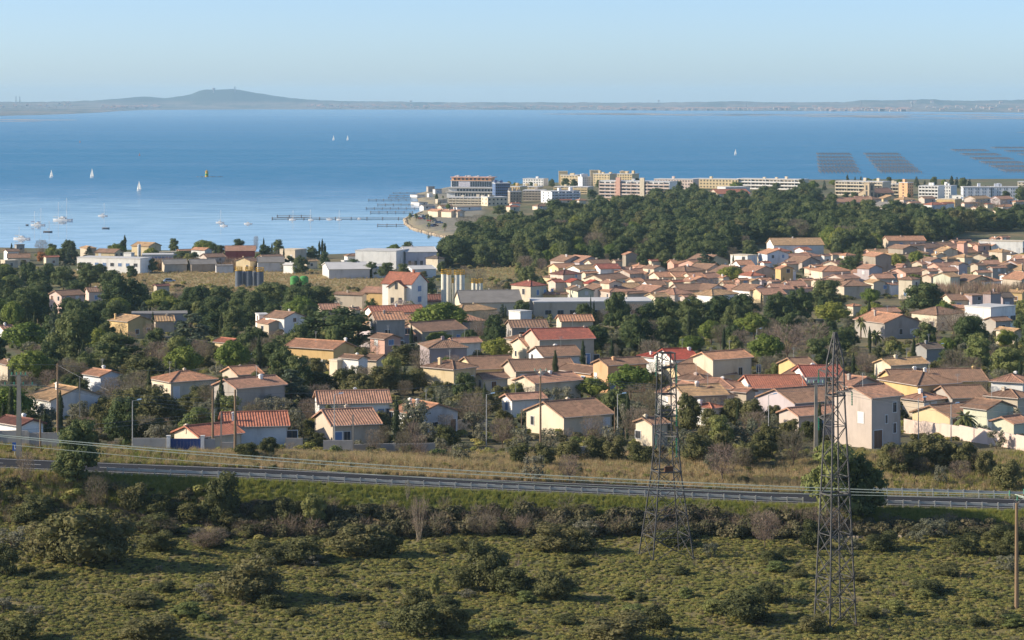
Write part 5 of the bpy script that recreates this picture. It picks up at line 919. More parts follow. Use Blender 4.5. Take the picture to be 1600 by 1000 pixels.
# ------------------------------------------------------------------ garden walls, gate, signs
def wall_run(pts, hgt, lab, m=WALL['concrete'], nm=None, piers=True, thick=.22):
    """a masonry wall along ground points given as (px, distance)"""
    P_ = [(pos(p, d), d) for p, d in pts]; g = empty('garden_wall', (*P_[0], g1(*P_[0]))); tag(g, lab, 'wall'); o = Vector((*P_[0], g1(*P_[0])))
    for (a, b) in zip(P_[:-1], P_[1:]):
        n = max(1, int(math.hypot(b[0] - a[0], b[1] - a[1]) / 4)); 
        for i in range(n):
            p = [a[k] + (b[k] - a[k]) * i / n for k in (0, 1)]; q = [a[k] + (b[k] - a[k]) * (i + 1) / n for k in (0, 1)]
            t = Vector((q[0] - p[0], q[1] - p[1], 0)).normalized(); nn = Vector((-t.y, t.x, 0)) * thick / 2
            zp, zq = g1(*p), g1(*q); zt = max(zp, zq) + hgt; w = MB(); vs = []
            for (c, zb) in ((p, zp), (q, zq)):
                for sg in (-1, 1):
                    v = Vector((c[0], c[1], 0)) + nn * sg - Vector((o.x, o.y, o.z)); vs += [(v.x, v.y, zb - 1 - o.z), (v.x, v.y, zt - o.z)]
            vs = [(v[0], v[1], v[2] + o.z - o.z) for v in vs]; vs = [(v[0], v[1], v[2]) for v in vs]
            w.add([(v[0], v[1], v[2] + 0) for v in vs], [(0, 4, 5, 1), (2, 3, 7, 6), (1, 5, 7, 3), (0, 1, 3, 2), (4, 6, 7, 5)])
            w.build('wall_panel', m, g)
            if piers and i: 
                c = Vector((p[0] - o.x, p[1] - o.y, 0)); MB().box((c.x - .2, c.y - .2, zp - 1 - o.z), (c.x + .2, c.y + .2, zt - o.z + .12)).build('pier', m, g)
    if nm: MARKS.append((nm, sum(p for p, d in pts) / len(pts), to_px(P_[0][0], P_[0][1], g1(*P_[0]))[1], P_[0][1]))
    return g
wall_run([(-60, 319), (96, 319)], 1.9, 'long grey concrete wall beside the road at the left edge', nm='left roadside wall')
wall_run([(208, 322), (262, 322)], 1.7, 'grey wall to the left of the blue gate')
wall_run([(320, 322), (336, 322)], 1.9, 'short grey wall right of the blue gate')
wall_run([(345, 326), (366, 326)], 1.5, 'dark grey garden wall between the blue gate and a pole')
wall_run([(446, 340), (473, 340)], 1.6, 'short grey wall under the olive tree'); wall_run([(505, 334), (551, 334)], 1.9, 'blank concrete wall in front of the low beige house', nm='blank concrete wall')
wall_run([(552, 336), (680, 338)], 1.2, 'long low wall behind the bare shrubs')
wall_run([(715, 372), (762, 372)], 1.5, 'grey wall at the foot of the wide shaded end wall')
wall_run([(882, 330), (953, 334)], 1.4, 'grey terrace wall in front of the broad brown roofed bungalow', nm='terrace wall')
wall_run([(1413, 367), (1500, 356), (1620, 338)], 1.9, 'long sunlit off white garden wall in front of the palm', WALL['pinkcream'], 'long white garden wall', piers=False)
wall_run([(1477, 478), (1522, 474)], 2.0, 'pale grey wall below the light green pines', WALL['palegrey'])
SHOW += [(1411, 655, 1505, 688, 352, pos(1411, 352), 9, 1, 0), (1500, 668, 1606, 698, 340, pos(1500, 340), 9, 1, 0), (1486, 630, 1530, 678, 350, pos(1500, 350), 1, 1, 0)]
def gate():
    d = 322; x = pos(290, d); z = g1(x, d); g = empty('driveway_gate', (x, d, z)); tag(g, 'solid deep blue sliding gate between two white pillars', 'gate'); MARKS.append(('blue gate', 290, 702, d))
    for i in range(9): MB().box((-1.88 + .418 * i, -.04, .08), (-1.88 + .418 * i + .405, .04, 1.85)).build('board', BLUEP, g)
    MB().box((-1.9, .041, .2), (1.9, .09, .35)).box((-1.9, .041, 1.5), (1.9, .09, 1.65)).build('rail', BLUEP, g)
    for x_ in (-2.15, 2.15): MB().box((x_ - .22, -.2, -1), (x_ + .22, .2, 2.15)).box((x_ - .28, -.26, 2.151), (x_ + .28, .26, 2.25)).build('pillar', WALL['white'], g)
    SHOW.append((264, 690, 336, 712, d, x, 4, 1, 0))
gate()
def sign(px, ytop, ybase, d, lab, w=.55, arrow=True):
    x = pos(px, d); z = g1(x, d); h = (ybase - ytop) * d / F; g = empty('road_sign', (x, d, z)); tag(g, lab, 'sign', 'blue road signs')
    MB().bar((0, 0, -.5), (0, 0, h), .04, sides=8).build('post', STEEL, g); p = MB().box((-w / 2, -.07, h - 1.0), (w / 2, -.045, h)).build('panel', surf('sign_blue', lin((40, 90, 170)), .06, 1, .4), g)
    if arrow: MB().box((-.05, -.076, h - .85), (.05, -.0701, h - .3)).box((.051, -.076, h - .85), (.15, -.0701, h - .72)).build('white_mark', HULLW, p)
sign(23, 690, 716, 311, 'blue road sign with white mark beside the left concrete pole'); sign(821.5, 672, 690, 332, 'small blue sign on a post left of the V headed pole', .35, False)

# ------------------------------------------------------------------ lattice towers
def lattice(px, ybase, ytop, prof, lab, short, yaw, waist, panels):
    """four tapered corner legs, braced panel by panel; prof: (height fraction, half width)"""
    d = hit(px, ybase, 0, 200); s = d / F; X = pos(px, d); Z = g1(X, d); Ht = H - (ytop - HY) * s - Z; g = empty('lattice_tower', (X, d, Z), rad(yaw)); tag(g, lab, 'pylon', 'lattice power pylons'); MARKS.append((short, px, ybase, d))
    hw = lambda z: float(np.interp(z / Ht, [p[0] for p in prof], [p[1] for p in prof])); C4 = [(-1, -1), (1, -1), (1, 1), (-1, 1)]
    zs = [0.0]
    for k in range(panels): zs.append(Ht * (k + 1) / panels) 
    # taller panels below, shorter above
    q = .955; t = [q ** k for k in range(panels)]; tot = sum(t); zs = [0]; 
    for v in t: zs.append(zs[-1] + Ht * v / tot)
    for cx, cy in C4:
        l = MB(); rows = sorted(set([-.8] + [p[0] * Ht for p in prof]))
        for a, b in zip(rows[:-1], rows[1:]): l.bar((cx * hw(max(a, 0)), cy * hw(max(a, 0)), a), (cx * hw(b), cy * hw(b), b), .085)
        l.build('leg', TOWERM, g)
    for k in range(panels):
        a, b = zs[k], zs[k + 1]; wa, wb = hw(a), hw(b)
        for i in range(4):
            (x0, y0), (x1, y1) = C4[i], C4[(i + 1) % 4]
            if wa > 1.0:
                MB().bar((x0 * wa, y0 * wa, a), (x1 * wb, y1 * wb, b), .042).build('brace', TOWERM, g); MB().bar((x1 * wa, y1 * wa, a), (x0 * wb, y0 * wb, b), .042).build('brace', TOWERM, g)
                if k % 2 == 1 or k == 0: MB().bar((x0 * wb, y0 * wb, b), (x1 * wb, y1 * wb, b), .045).build('strut', TOWERM, g)
            else:
                p, r_ = ((x0 * wa, y0 * wa, a), (x1 * wb, y1 * wb, b)) if (k + i) % 2 else ((x1 * wa, y1 * wa, a), (x0 * wb, y0 * wb, b)); MB().bar(p, r_, .04).build('brace', TOWERM, g)
                if k % 3 == 0: MB().bar((x0 * wb, y0 * wb, b), (x1 * wb, y1 * wb, b), .042).build('strut', TOWERM, g)
        if k in waist:
            w = hw(b) + .06; f = MB()
            for i in range(4): (x0, y0), (x1, y1) = C4[i], C4[(i + 1) % 4]; f.bar((x0 * w, y0 * w, b + .05), (x1 * w, y1 * w, b + .05), .085)
            f.build('waist_frame', TOWERM, g)
    return g, Ht, hw, d
def insulator(parent, p, q, n=9, r=.13):
    m = MB(); p = Vector(p); q = Vector(q); ax = (q - p).normalized()
    for k in range(n):
        c = p + (q - p) * ((k + .5) / n); m.bar(c - ax * .06, c + ax * .03, r, r * .5, 8)
    m.bar(p, q, .025); return m.build('insulator', GINS, parent)
t1, H1, hw1, dT1 = lattice(1041, 872, 551, [(0, 2.35), (.22, 1.75), (.42, 1.25), (.62, .95), (1, .72)], 'left lattice pylon with square top and green insulator strings', 'left lattice pylon', 16, (3, 6), 11)
for z in (H1, H1 * .93, H1 * .80, H1 * .72):
    f = MB(); w = .8
    for k in range(5): f.bar((-w, -w + k * w / 2, z - .02 - .0 * k), (w, -w + k * w / 2, z - .02), .045)
    f.bar((-w, -w, z), (-w, w, z), .06); f.bar((w, -w, z), (w, w, z), .06); f.build('platform', TOWERM, t1)
for z0, x in ((H1 * .955, -.1), (H1 * .75, .35), (H1 * .60, .1)):
    a = MB(); a.bar((-.5, -1.0, z0), (-.1, -3.6, z0 + .25), .07).bar((.5, -1.0, z0), (-.1, -3.6, z0 + .25), .07).bar((-.1, -.8, z0 - 1.2), (-.1, -3.6, z0 + .25), .05); a.build('cross_arm', TOWERM, t1)
    b = MB(); b.bar((-.5, 1.0, z0), (.1, 3.6, z0 + .25), .07).bar((.5, 1.0, z0), (.1, 3.6, z0 + .25), .07).bar((.1, .8, z0 - 1.2), (.1, 3.6, z0 + .25), .05); b.build('cross_arm', TOWERM, t1)
    insulator(t1, (-.1, -3.6, z0 + .1), (-.1, -3.6, z0 - 2.0), 11); insulator(t1, (.1, 3.6, z0 + .1), (.1, 3.6, z0 - 2.0), 11)
MB().box((-.45, -.9, H1 * .42), (.45, -.6, H1 * .42 + .7)).build('box', surf('rusty_box', lin((110, 74, 54)), .3, 2, .9), t1)
t2, H2, hw2, dT2 = lattice(1305, 975, 519, [(0, 1.42), (.25, 1.18), (.5, .93), (.75, .66), (.90, .56), (1, .09)], 'right tall slender lattice pylon with pointed top', 'right lattice pylon', 24, (5, 11), 17)
for k, (z0, sg) in enumerate(((H2 * .855, 1), (H2 * .80, -1), (H2 * .69, 1))):
    a = MB(); a.bar((-.45, sg * .5, z0), (0, sg * 3.0, z0 + .2), .06).bar((.45, sg * .5, z0), (0, sg * 3.0, z0 + .2), .06).bar((0, sg * .5, z0 + .9), (0, sg * 3.0, z0 + .2), .05); a.build('cross_arm', TOWERM, t2)
    insulator(t2, (0, sg * 3.0, z0 + .15), (0, sg * 3.0, z0 - 1.1), 8, .1)
MB().box((-hw2(1.6) - .3, -hw2(1.6) - .1, 2.3), (-hw2(1.6) + .25, -hw2(1.6) - .05, 2.8)).build('warning_plate', surf('plate', lin((150, 130, 104)), .2, 2, .8), t2)

# ------------------------------------------------------------------ poles, lamps and wires
def pole(px, ytop, ybase, m, lab, r=.13, arms=None, head=None, d=None, name='utility_pole', grp='utility poles'):
    d = d or hit(px, ybase, 0, 309.5); x = pos(px, d); z = g1(x, d); h = H - (ytop - HY) * d / F - z; g = empty(name, (x, d, z)); tag(g, lab, 'pole', grp)
    (MB().bar((0, 0, -.8), (0, 0, h), r * 1.25, r * .8, 8) if m is WOOD else MB().add([(-r * 1.3, -r, -.8), (r * 1.3, -r, -.8), (r * 1.3, r, -.8), (-r * 1.3, r, -.8), (-r * .8, -r * .6, h), (r * .8, -r * .6, h), (r * .8, r * .6, h), (-r * .8, r * .6, h)], [(3, 2, 1, 0), (4, 5, 6, 7), (0, 1, 5, 4), (1, 2, 6, 5), (2, 3, 7, 6), (3, 0, 4, 7)])).build('shaft', m, g)
    for (zf, w) in arms or ():
        MB().box((-w, -.07, h * zf - .07), (w, .07, h * zf + .07)).build('crossarm', CONC if m is CONC else m, g)
        for k in range(4): xx = -w + 2 * w * (k + .5) / 4; insulator(g, (xx, -.1, h * zf + .08), (xx, -.1, h * zf + .42), 3, .09)
    if head == 'V':
        v = MB().bar((0, 0, h - .1), (-.75, 0, h + .75), .05).bar((0, 0, h - .1), (.75, 0, h + .75), .05).bar((0, 0, h - .1), (0, 0, h + .9), .05).bar((-.75, 0, h + .75), (0, 0, h + .95), .035).bar((.75, 0, h + .75), (0, 0, h + .95), .035); v.build('head_frame', STEEL, g)
        for xx in (-.75, 0, .75): insulator(g, (xx, 0, h + .75), (xx, 0, h + 1.05), 3, .08)
    if head == 'Y':
        MB().bar((0, 0, h - .3), (.75, 0, h + .95), .10, .08).bar((0, 0, h + .1), (-.7, 0, h + .75), .05).build('head_frame', CONC, g)
        for xx, zz in ((.7, .9), (-.7, .75), (.05, .3)): insulator(g, (xx, -.1, h + zz), (xx, -.1, h + zz + .5), 4, .1)
    MARKS.append((lab.split(',')[0] if len(lab.split()) < 7 else None, px, ybase, d)) if False else None
    return Vector((x, d, z + h)), g
pA, _ = pole(29.5, 586, 716, CONC, 'grey concrete pole with two crossarms beside the road at the left', .26, ((.995, 1.1), (.88, 2.2)), d=310.8)
pB, _ = pole(90, 568, 655, WOOD, 'tall wooden pole in front of the white bungalow with the tan roof', .14, d=345)
pC, _ = pole(63, 655, 713, WOOD, 'short wooden pole among the roadside cypresses', .12, d=318)
pD, _ = pole(332.5, 608, 690, WOOD, 'wooden pole left of its twin by the blue gate', .15, d=327); pE, _ = pole(367.5, 609, 708, WOOD, 'wooden pole standing at the right end of the gate wall', .17, d=320)
pF, _ = pole(345.5, 643, 704, CONC, 'thin grey pole between the two wooden poles by the gate', .09, d=324)
pG, _ = pole(844.5, 588, 678, WOOD, 'slim pole with a V shaped head by the broad brown roof', .14, head='V', d=334)
pH, _ = pole(1275, 597, 688, CONC, 'concrete pole with crossarm just left of the right pylon', .22, ((.985, 1.2),), d=338)
pI, _ = pole(1588.5, 786, 950, WOOD, 'tall brown pole with forked head in the scrub at the right edge', .18, head='Y', d=hit(1588.5, 950, 0, 200))
pJ, _ = pole(241, 521, 552, CONC, 'concrete pole in front of the dark cedar', .26, d=hit(241, 556, 0)); pK, _ = pole(1072, 512, 527, CONC, 'short concrete pole behind the umbrella pine right of the left pylon', .26, d=hit(1072, 530, 0))
pL, _ = pole(124.5, 588, 612, CONC, 'thin pole at the gable of the white bungalow', .07, d=365); pM, _ = pole(815, 640, 672, WOOD, 'thin pole left of the broad brown roofed bungalow', .08, d=345); pN, _ = pole(551.5, 648, 690, CONC, 'thin grey pole at the corner of the concrete wall', .1, d=335)
pO, _ = pole(960.5, 636, 676, WOOD, 'thin pole beside the street lamp by the brown roofed bungalow', .09, d=338); pP, _ = pole(1293, 600, 632, CONC, 'thin pole behind the right pylon', .08, d=372)
def lamp(px, ytop, ybase, lab, side=1, start=309.5, arms=1, d=None):
    d = d or hit(px, ybase, 0, start); x = pos(px, d); z = g1(x, d); h = H - (ytop - HY) * d / F - z; g = empty('street_lamp', (x, d, z)); tag(g, lab, 'street lamp', 'street lamps of the village')
    MB().bar((0, 0, -.5), (0, 0, h), .075, .05, 8).build('post', STEEL, g)
    for sd in ((side,) if arms == 1 else (-1, 1)):
        MB().bar((0, 0, h - .05), (sd * .75, 0, h + .12), .035).build('arm', STEEL, g)
        MB().add([(sd * .6, -.14, h + .06), (sd * 1.2, -.10, h + .16), (sd * 1.2, .10, h + .16), (sd * .6, .14, h + .06), (sd * .65, -.09, h + .2), (sd * 1.1, -.06, h + .27), (sd * 1.1, .06, h + .27), (sd * .65, .09, h + .2)], [(3, 2, 1, 0), (4, 5, 6, 7), (0, 1, 5, 4), (1, 2, 6, 5), (2, 3, 7, 6), (3, 0, 4, 7)]).build('lamp_head', surf('lamp_glass', lin((160, 190, 214)), .1, 2, .3), g)
lamp(207, 626, 714, 'street lamp left of the gate wall', d=324); lamp(522.5, 616, 690, 'street lamp in front of the long ribbed roof', d=338); lamp(760, 616, 690, 'street lamp beside the bare thicket', d=345); lamp(965, 616, 678, 'street lamp right of the broad brown roofed bungalow', d=340)
lamp(1435, 622, 684, 'street lamp in front of the long white garden wall, left one', d=352); lamp(1486, 631, 676, 'street lamp in front of the palm', d=352); lamp(1201, 617, 668, 'street lamp left of the low pinkish bungalow', d=350); lamp(1108, 505, 521, 'street lamp by the pale gabled house behind the umbrella pine'); lamp(1182.5, 514, 546, 'street lamp between the tall cypresses right of the umbrella pine')
lamp(215.5, 467, 482, 'small lamp among the pines right of the tall pine', start=600); lamp(255, 537, 552, 'twin lamp in front of the dark cedar', arms=2); lamp(386, 554, 578, 'thin lamp post behind the hipped house')
lamp(672.5, 448, 462, 'twin lamp left of the tall cream silos', arms=2); lamp(683.5, 452, 464, 'twin lamp nearest the tall cream silos', arms=2); lamp(788.5, 453, 462, 'small lamp behind the grey shed roof', arms=2); lamp(1466, 538, 566, 'grey lamp post in front of the pines at right'); lamp(1397, 300 + 140, 455, 'lamp beside the striped brown roof')
for i, (p, a, b) in enumerate(((852, 345, 362), (916, 350, 363), (930, 354, 372), (962, 387, 402), (991, 394, 409), (1084.5, 375, 388), (1099.5, 377, 389), (845, 351, 365))):
    lamp(p, a, b, ['first from the left of the white lamp posts in the wood', 'white lamp post by the car park, second tallest', 'tallest white lamp post by the car park', 'white lamp post right of the palms below the wood', 'white lamp post before the blank brown gable', 'left lamp of the pair in the dark wood', 'right lamp of the pair in the dark wood', 'small lamp left in the bare trees of the park'][i], start=900)
def wire(p, q, sag, lab, r=.022, m=WIRED, n=22):
    p = Vector(p); q = Vector(q); b = MB(); pts = []
    for i in range(n + 1):
        t = i / n; v = p + (q - p) * t; v.z -= 4 * sag * t * (1 - t); pts.append(v - p)
    for a, c in zip(pts[:-1], pts[1:]): b.bar(a, c, r, r, 4)
    o = b.build('power_cable', m); o.location = p; tag(o, lab, 'cable', 'overhead cables'); return o
for k, (ya, yb, e, r) in enumerate(((674, 772, .55, .05), (676, 775, .6, .04), (687, 777, .55, .03))):
    d1 = pI.y; pa = (pos(-60, 262), 262, H - (ya - HY) * 262 / F); pb = (pos(1585 + k * 5, d1), d1, H - (yb - HY) * d1 / F)
    wire(pa, pb, .9 + .2 * k, ['topmost of the three pale cables crossing low over the road', 'middle one of the three pale cables crossing over the road', 'lowest of the three pale cables crossing over the road'][k], r, WIRE, 40)
    wire(pb, (pos(1720, 236), 236, H - (yb + 26 + 4 * k - HY) * 236 / F), .2, ['short pale cable leaving the forked pole to the right, top', 'short pale cable leaving the forked pole to the right, middle', 'short pale cable leaving the forked pole to the right, bottom'][k], r, WIRE, 8)
def hz(px0, y0, d0, px1, y1, d1, sag, lab, r=.02): wire((pos(px0, d0), d0, H - (y0 - HY) * d0 / F), (pos(px1, d1), d1, H - (y1 - HY) * d1 / F), sag, lab, r)
hz(-30, 566, 345, 90, 570, 345, .1, 'cable from the left edge to the tall wooden pole top'); hz(90, 570, 345, 332, 576, 420, .5, 'cable running right from the tall wooden pole top')
hz(91, 571, 345, 170, 610, 330, .1, 'stay cable slanting down from the tall wooden pole')
for k in range(4): hz(-30, 594 + 3 * k, 311, 26 + 2 * k, 598 + 2 * k, 311, .05, f'{["first", "second", "third", "fourth"][k]} cable from the left edge to the concrete pole arm'); hz(24 + 4 * k, 598 - k, 311, 367, 622 + 9 * k, 321, .5, f'{["first", "second", "third", "fourth"][k]} cable from the concrete pole to the gate poles')
for k in range(3): hz(333, 612 + 12 * k, 327, 844, 583 + 20 * k, 334, 1.1, f'{["upper", "middle", "lower"][k]} cable from the gate poles to the V headed pole'); hz(845, 583 + 3 * k, 334, 1275, 600 + 5 * k, 338, .9, f'{["upper", "middle", "lower"][k]} cable from the V headed pole to the crossarm pole')
for k in range(3): hz(1275, 600 + 3 * k, 338, 1640, 636 + 12 * k, 330, .7, f'{["upper", "middle", "lower"][k]} cable from the crossarm pole to the right edge')
for k in range(2): hz(-30, 676 + 10 * k, 318, 380, 640 + 4 * k, 320, .2, ['higher cable strung above the left roadside wall', 'lower cable strung above the left roadside wall'][k])
hz(-40, 510, 520, 241, 523, 545, .8, 'upper cable from the pines to the pole by the cedar'); hz(-40, 516, 520, 241, 526, 545, .8, 'lower cable from the pines to the pole by the cedar'); hz(241, 523, 545, 720, 530, 500, 2.0, 'cable spanning the dark pines right of the cedar pole')

# ------------------------------------------------------------------ boats
def hull(L, B, fb, m, name='hull', root=None):
    st = [(-.5, .36, 1.0), (-.3, .48, .92), (0, .5, .9), (.25, .38, .95), (.42, .18, 1.08), (.5, .015, 1.2)]; mb = MB()
    for t, w, f in st: x = t * L; mb.v += [(x, -w * B * .7, -.15), (x, -w * B, fb * f), (x, w * B, fb * f), (x, w * B * .7, -.15)]
    for i in range(len(st) - 1): o = i * 4; mb.f += [(o, o + 4, o + 5, o + 1), (o + 1, o + 5, o + 6, o + 2), (o + 2, o + 6, o + 7, o + 3)]
    mb.f += [(0, 1, 2, 3), (20, 23, 22, 21)]; return mb.build(name, m, root)
def boat(px, py, lpx, lab, masts=(), hm=HULLW, cabin=True, sails=None, flip=1, grp='boats at anchor in the bay', name='moored_boat', cat='boat', boom=False):
    d = H * F / (py - HY); s = d / F; L = lpx * s; B = L * .28; g = empty(name, (pos(px, d), d, 0.0), (-.38 if flip > 0 else math.pi - .3)); tag(g, lab, cat, grp); fb = max(.5, L * .075)
    hull(L, B, fb, hm, root=g); MB().box((-L * .42, -B * .38, fb * .93), (L * .25, B * .38, fb * 1.0)).build('deck', SPAR if hm is HULLD else HULLW, g)
    if cabin:
        c = MB().box((-L * .22, -B * .26, fb), (L * .12, B * .26, fb + L * .065)).box((-L * .12, -B * .22, fb + L * .0651), (L * .03, B * .22, fb + L * .11)).build('cabin', HULLW, g)
        MB().box((-L * .2, -B * .27, fb + L * .02), (L * .1, -B * .261, fb + L * .05)).build('window', DARKW, c)
    for mp, my in masts:
        x = (mp - px) * s * flip; h = (py - my) * s; MB().bar((x, 0, 0), (x, 0, h), .085, .06, 6).build('mast', SPAR if hm is HULLD else SAIL, g)
        MB().bar((x, 0, fb + 1), (x - L * .28, 0, fb + 1.1), .09).build('boom', SPAR, g); MB().bar((x, 0, h), (L * .5, 0, fb), .02).bar((x, 0, h), (-L * .48, 0, fb), .02).build('stay', STEEL, g)
        if boom: MB().bar((x - .1, 0, fb + 1.25), (x - L * .26, 0, fb + 1.3), .16, .1, 6).build('furled_sail', BLUEP, g)
    if sails:
        h = sails * s; 
        mb = MB(); n = 6
        for k in range(n + 1):
            t = k / n; w = L * .62 * (1 - t) ** .8; z = fb + .7 + (h - fb - .7) * t; mb.v += [(.0, .02, z), (-w * .5, .22 * (1 - t) + .02, z), (-w, .05, z)]
        mb.f = [(3 * k + j, 3 * k + j + 1, 3 * k + j + 4, 3 * k + j + 3) for k in range(n) for j in (0, 1)]; mb.build('mainsail', SAIL, g)
        MB().add([(.25, 0, h * .82), (L * .48, 0, fb + .3), (.1, .35, fb + .6), (L * .2, .25, h * .4)], [(0, 3, 2), (3, 1, 2), (0, 1, 3)]).build('jib', SAIL, g)
        MB().bar((.1, 0, 0), (.1, 0, h), .09, .06, 6).build('mast', STEEL, g); MB().bar((.1, 0, fb + .6), (-L * .62, .05, fb + .65), .07).build('boom', STEEL, g)
boat(99, 344.5, 34, 'large white two masted yacht at anchor, mast tallest of all', ((90, 316), (105, 309))); boat(60, 352, 25, 'two masted yacht with dark furled sails left of the tallest mast', ((53, 330), (64.5, 325)), boom=True); boat(35, 373.5, 29, 'white fishing launch nearest the left shore', ((29, 354),)); boat(75, 362.5, 16, 'dark hulled boat with a thin mast near the white launch', ((77, 345),), HULLD, False)
boat(165.5, 357, 13, 'low dark skiff without a mast', (), HULLD, False); boat(161, 337.5, 16, 'small white sloop right of the tallest mast yacht', ((163, 317),)); boat(344, 348, 14, 'small sailboat with bare mast left of the pontoon', ((345, 328),)); boat(350, 353, 13, 'low white motor boat just below the small sailboat'); boat(388, 350, 14, 'small white cabin boat left of the long pontoon'); boat(42.5, 352, 5, 'tiny dinghy trailing behind the two masted yacht', (), HULLD, False)
sg = 'boats under sail'
boat(80, 278, 5.5, 'leftmost small boat under white sail on the open lagoon', sails=13, cabin=False, grp=sg, name='sailing_boat', cat='sailing boat', flip=-1); boat(143.5, 278, 6, 'second boat under sail, right of the leftmost one', sails=15, cabin=False, grp=sg, name='sailing_boat', cat='sailing boat', flip=-1); boat(217, 298.5, 7, 'nearest boat under sail, below the other two', sails=16, cabin=False, grp=sg, name='sailing_boat', cat='sailing boat', flip=-1)
boat(521, 219.5, 3, 'far white sail, left of a pair in mid lagoon', sails=8.5, cabin=False, grp=sg, name='sailing_boat', cat='sailing boat', flip=-1); boat(543, 219.5, 3, 'far white sail, right of a pair in mid lagoon', sails=8.5, cabin=False, grp=sg, name='sailing_boat', cat='sailing boat', flip=-1); boat(1149, 242.5, 3.5, 'lone far white sail in front of the shellfish racks', sails=10, cabin=False, grp=sg, name='sailing_boat', cat='sailing boat', flip=-1)
boat(457, 343.5, 11, 'small white sailboat moored at the left half of the pontoon', ((458, 328),)); boat(486, 344, 9, 'white dinghy moored at the end of the pontoon', ((485, 327),)); boat(530, 343.5, 9, 'small boat with a mast near the middle of the pontoon', ((530, 328),)); boat(515, 343, 10, 'motor boat tied up right of two masts on the pontoon'); boat(561, 342, 8, 'little white boat tied up at the right half of the pontoon')
for px, py in ((125, 222.5), (218, 243)):
    d = H * F / (py - HY); g = empty('buoy', (pos(px, d), d, 0)); tag(g, 'small orange buoy, ' + ('farther' if py < 230 else 'nearer') + ' one on the open lagoon', 'buoy'); MB().lathe([(1.0, -.3), (1.2, .4), (.35, .8), (.3, 2.2), (.1, 2.6)], 10).build('float', surf('orange_paint', lin((206, 120, 60)), .1, 1, .6), g); MB().bar((0, 0, 2.5), (0, 0, 3.4), .12).build('top_mark', YELP, g)
def beacon():
    d = H * F / (276.5 - HY); g = empty('beacon', (pos(323, d), d, 0)); tag(g, 'yellow and green beacon tower on a low reef', 'beacon'); s = d / F
    MB().lathe([(1.6, -.3), (1.4, 2), (1.2, 4.6), (1.6, 4.7), (1.6, 5.0), (.7, 5.1), (.6, 6.0)], 12).build('tower', YELP, g); MB().lathe([(1.47, 1.4), (1.36, 3.0)], 12).build('green_band', GREENT, g)
    mb = MB(); rr = random.Random(4)
    for i in range(26): x = rr.uniform(-9, 14); r = rr.uniform(.3, .8); mb.lathe([(r, -.2), (r * .9, .2), (r * .4, .45)], 6, (x, rr.uniform(-1.5, 1.5)))
    tag(mb.build('reef', TIMBER, g), kind='stuff')
beacon()

# ------------------------------------------------------------------ jetties and shellfish racks
def jetty(px0, px1, py, lab, w=2.2, step=5.0, cells=False):
    d = H * F / (py - HY); x0, x1 = pos(px0, d), pos(px1, d); g = empty('jetty', (x0, d, 0)); tag(g, lab, 'jetty', 'jetties along the spit'); L = x1 - x0
    MB().box((0, 0, .35), (L, w, .55)).build('deck', TIMBER, g); pm = MB().bar((0, 0, -1), (0, 0, 1.0), .15, sides=6).mesh('pile', TIMBER)
    for i in range(int(L / step) + 1): obj('pile', pm, g, (i * step, -.25, 0)); obj('pile', pm, g, (i * step, w + .25, 0))
jn = ['topmost', 'second from the top', 'third from the top', 'fourth from the top, a long one', 'fifth from the top', 'sixth from the top, the longest', 'seventh from the top']
for i, (a, b, y) in enumerate(((614, 660, 302.5), (609, 655, 306.5), (607, 652, 310), (576, 644, 313.5), (590, 644, 320.5), (572, 660, 326.5), (579, 646, 332.5))): jetty(a, b, y, f'dark timber jetty running out from the spit, {jn[i]}')
jetty(590, 632, 352.5, 'short low jetty nearest the sandy point'); jetty(425, 633, 342, 'long pontoon with moored boats left of the sandy point', 3.0, 9)
jetty(433, 487, 338.5, 'outer arm of the pontoon basin at its left end', 2.0, 7)
def rack_row(pxl, pxr, py, lab, n, grp):
    d = H * F / (py - HY); s = d / F; x0 = pos(pxl, d); L = (pxr - pxl) * s; g = empty('shellfish_rack', (x0, d, 0)); tag(g, lab, 'shellfish rack', grp); D = 62.0
    pm = MB().bar((0, 0, -1), (0, 0, 2.1), .26, sides=5).mesh('post', TIMBER)
    b = MB()
    for i in range(n + 1):
        x = L * i / n
        for y in (0, D * .33, D * .66, D): obj('post', pm, g, (x + y * .08, y, 0))
        b.bar((x, 0, 1.5), (x + D * .08, D, 1.5), .16)
    b.build('beam', TIMBER, g); c = MB()
    for k in range(5): y = D * k / 4; c.bar((y * .08, y, 1.75), (L + y * .08, y, 1.75), .15)
    c.build('rail', TIMBER, g)
def rack_group(nm, corners, rows, n):
    (xl0, xr0, y0), (xl1, xr1, y1) = corners
    for i in range(rows):
        t = i / (rows - 1); rack_row(xl0 + (xl1 - xl0) * t, xr0 + (xr1 - xr0) * t, y0 + (y1 - y0) * t, f'{["farthest", "second farthest", "third farthest", "fourth farthest", "fifth farthest", "sixth farthest", "seventh", "nearest"][i] if i < rows - 1 else "nearest"} row of shellfish racks in the {nm}', n, 'rows of shellfish racks in the ' + nm)
rack_group('left block', ((1279, 1330, 243), (1283, 1344, 271)), 6, 10); rack_group('second block from the left', ((1354, 1407, 243), (1378, 1440, 271)), 6, 11)
rack_group('third block from the left', ((1493, 1545, 237), (1572, 1640, 270)), 6, 11); rack_group('block at the right edge', ((1556, 1620, 233), (1600, 1660, 244)), 3, 9)

